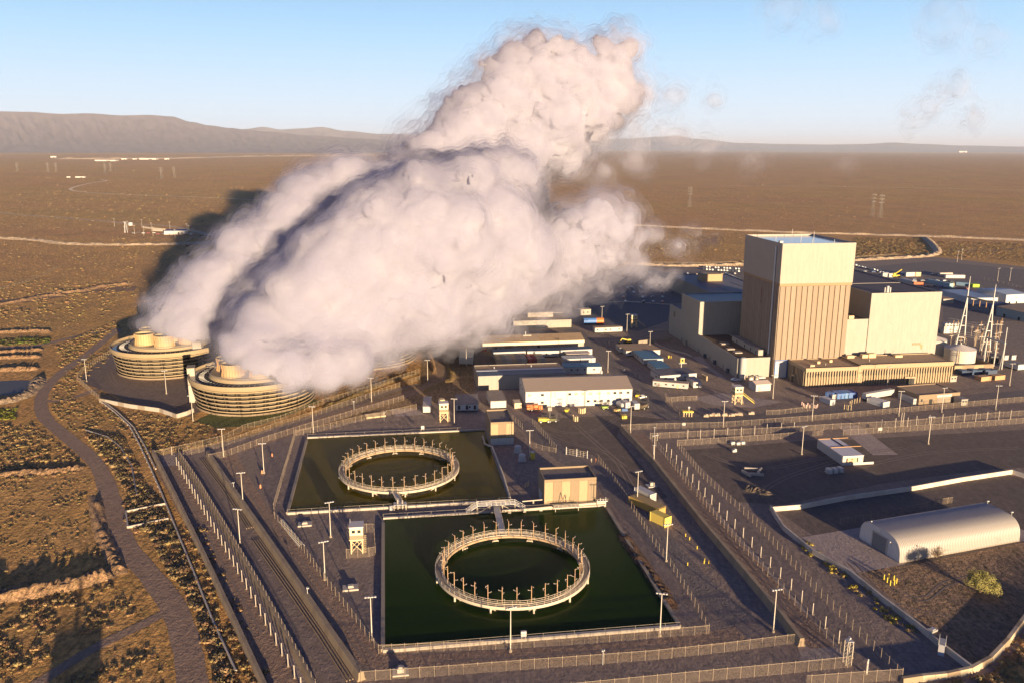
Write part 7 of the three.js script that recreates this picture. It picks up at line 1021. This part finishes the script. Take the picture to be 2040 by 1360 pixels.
  plume('upper head of the steam, greyer, leaning right against the sky', [
    [860, 330, -545, 84], [905, 285, -555, 80], [900, 400, -535, 95], [955, 240, -565, 76], [935, 205, -570, 42], [1000, 200, -575, 80], [1005, 145, -580, 50], [1060, 150, -585, 75], [1065, 108, -590, 46], [1130, 140, -595, 68], [1190, 150, -600, 62], [1225, 110, -603, 44], [1240, 190, -605, 52], [1180, 220, -600, 70], [1110, 240, -590, 85], [1040, 300, -580, 85], [1130, 300, -592, 55], [980, 390, -550, 90], [1010, 420, -520, 70], [940, 470, -480, 84], [1020, 440, -490, 66], [860, 430, -490, 80]], { ...base, reach: 15, shrink: 0.7, rough: 9, skins: 6, alpha: 0.4 });
  plume('white steam billowing from the front cooling tower and leaning right', [
    [468, 712, -384, 24], [500, 718, -380, 34], [535, 732, -377, 34], [578, 738, -376, 34], [506, 690, -388, 42], [545, 700, -390, 46], [530, 645, -400, 52], [580, 606, -405, 58], [630, 650, -405, 74], [690, 580, -410, 70], [720, 640, -415, 82], [640, 700, -395, 50], [775, 560, -425, 80], [850, 600, -430, 86], [870, 530, -440, 82], [950, 530, -450, 86], [950, 600, -450, 66], [1030, 510, -460, 74], [1040, 570, -465, 52], [960, 450, -455, 74], [650, 570, -402, 52], [710, 520, -412, 66], [790, 480, -420, 76], [870, 450, -430, 78], [900, 480, -430, 84], [1000, 440, -452, 66], [600, 580, -402, 50], [640, 530, -408, 56], [690, 480, -416, 60], [760, 430, -428, 66], [840, 395, -442, 70], [930, 380, -460, 72], [1000, 360, -480, 66]], base);
  plume('right lobe of the front steam, thinning toward the ribbed tower', [[1060, 500, -465, 60], [1110, 480, -480, 60], [1165, 450, -490, 46], [1205, 430, -495, 36], [1235, 465, -498, 38], [1150, 520, -485, 52], [1080, 560, -475, 50], [1220, 515, -500, 34]], { ...base, res: 90, reach: 14, shrink: 0.72, rough: 7, skins: 6, alpha: 0.5 });
  plume('low steam drifting from the cooling tower hidden behind the front one', [
    [600, 735, -380, 30], [645, 728, -385, 44], [690, 718, -395, 48], [755, 672, -420, 52], [825, 645, -435, 44], [900, 640, -445, 44], [970, 622, -455, 46]], { ...base, res: 90, reach: 10, shrink: 0.86, skins: 5 });
  drift('thin vapour trailing right from the steam over the yard', [[1245, 480, -500, 42], [1300, 470, -505, 36], [1350, 490, -510, 34], [1400, 475, -520, 26], [1270, 530, -500, 40], [1200, 570, -490, 44], [1140, 600, -480, 40], [1300, 560, -515, 32], [1080, 630, -470, 36], [1020, 650, -460, 34], [1240, 420, -500, 30], [1100, 420, -530, 30], [1345, 545, -520, 24]], { alpha: 0.3 });
  drift('thin vapour clinging to the steam\'s foot over the soil banks', [[620, 755, -380, 24], [670, 758, -388, 28], [720, 740, -396, 28], [780, 715, -410, 26], [880, 690, -440, 26], [930, 680, -450, 24]], { alpha: 0.34, res: 70, reach: 8 });
  drift('thin grey vapour fading right of the steam\'s upper head', [[1265, 250, -610, 52], [1280, 180, -615, 42], [1270, 320, -610, 48], [1340, 270, -630, 46], [1240, 75, -610, 34], [1340, 190, -640, 44], [830, 260, -560, 28], [770, 310, -540, 26], [1200, 340, -600, 46], [1400, 300, -640, 36], [1420, 200, -650, 32]], { alpha: 0.2, reach: 16, res: 90 });
  drift('faint smoke-grey shreds high at the upper right', [[1850, 210, -700, 42], [1900, 180, -710, 46], [1820, 240, -705, 30], [1940, 230, -710, 34]], { alpha: 0.12, reach: 14 });
  drift('faintest vapour at the top edge of the sky', [[1560, 20, -680, 60], [1640, 40, -685, 50], [1880, 40, -700, 70], [1960, 80, -700, 50], [1500, 320, -650, 44], [1680, 330, -690, 30]], { alpha: 0.07, reach: 16, res: 90 });
}
renderer.render(scene, camera);
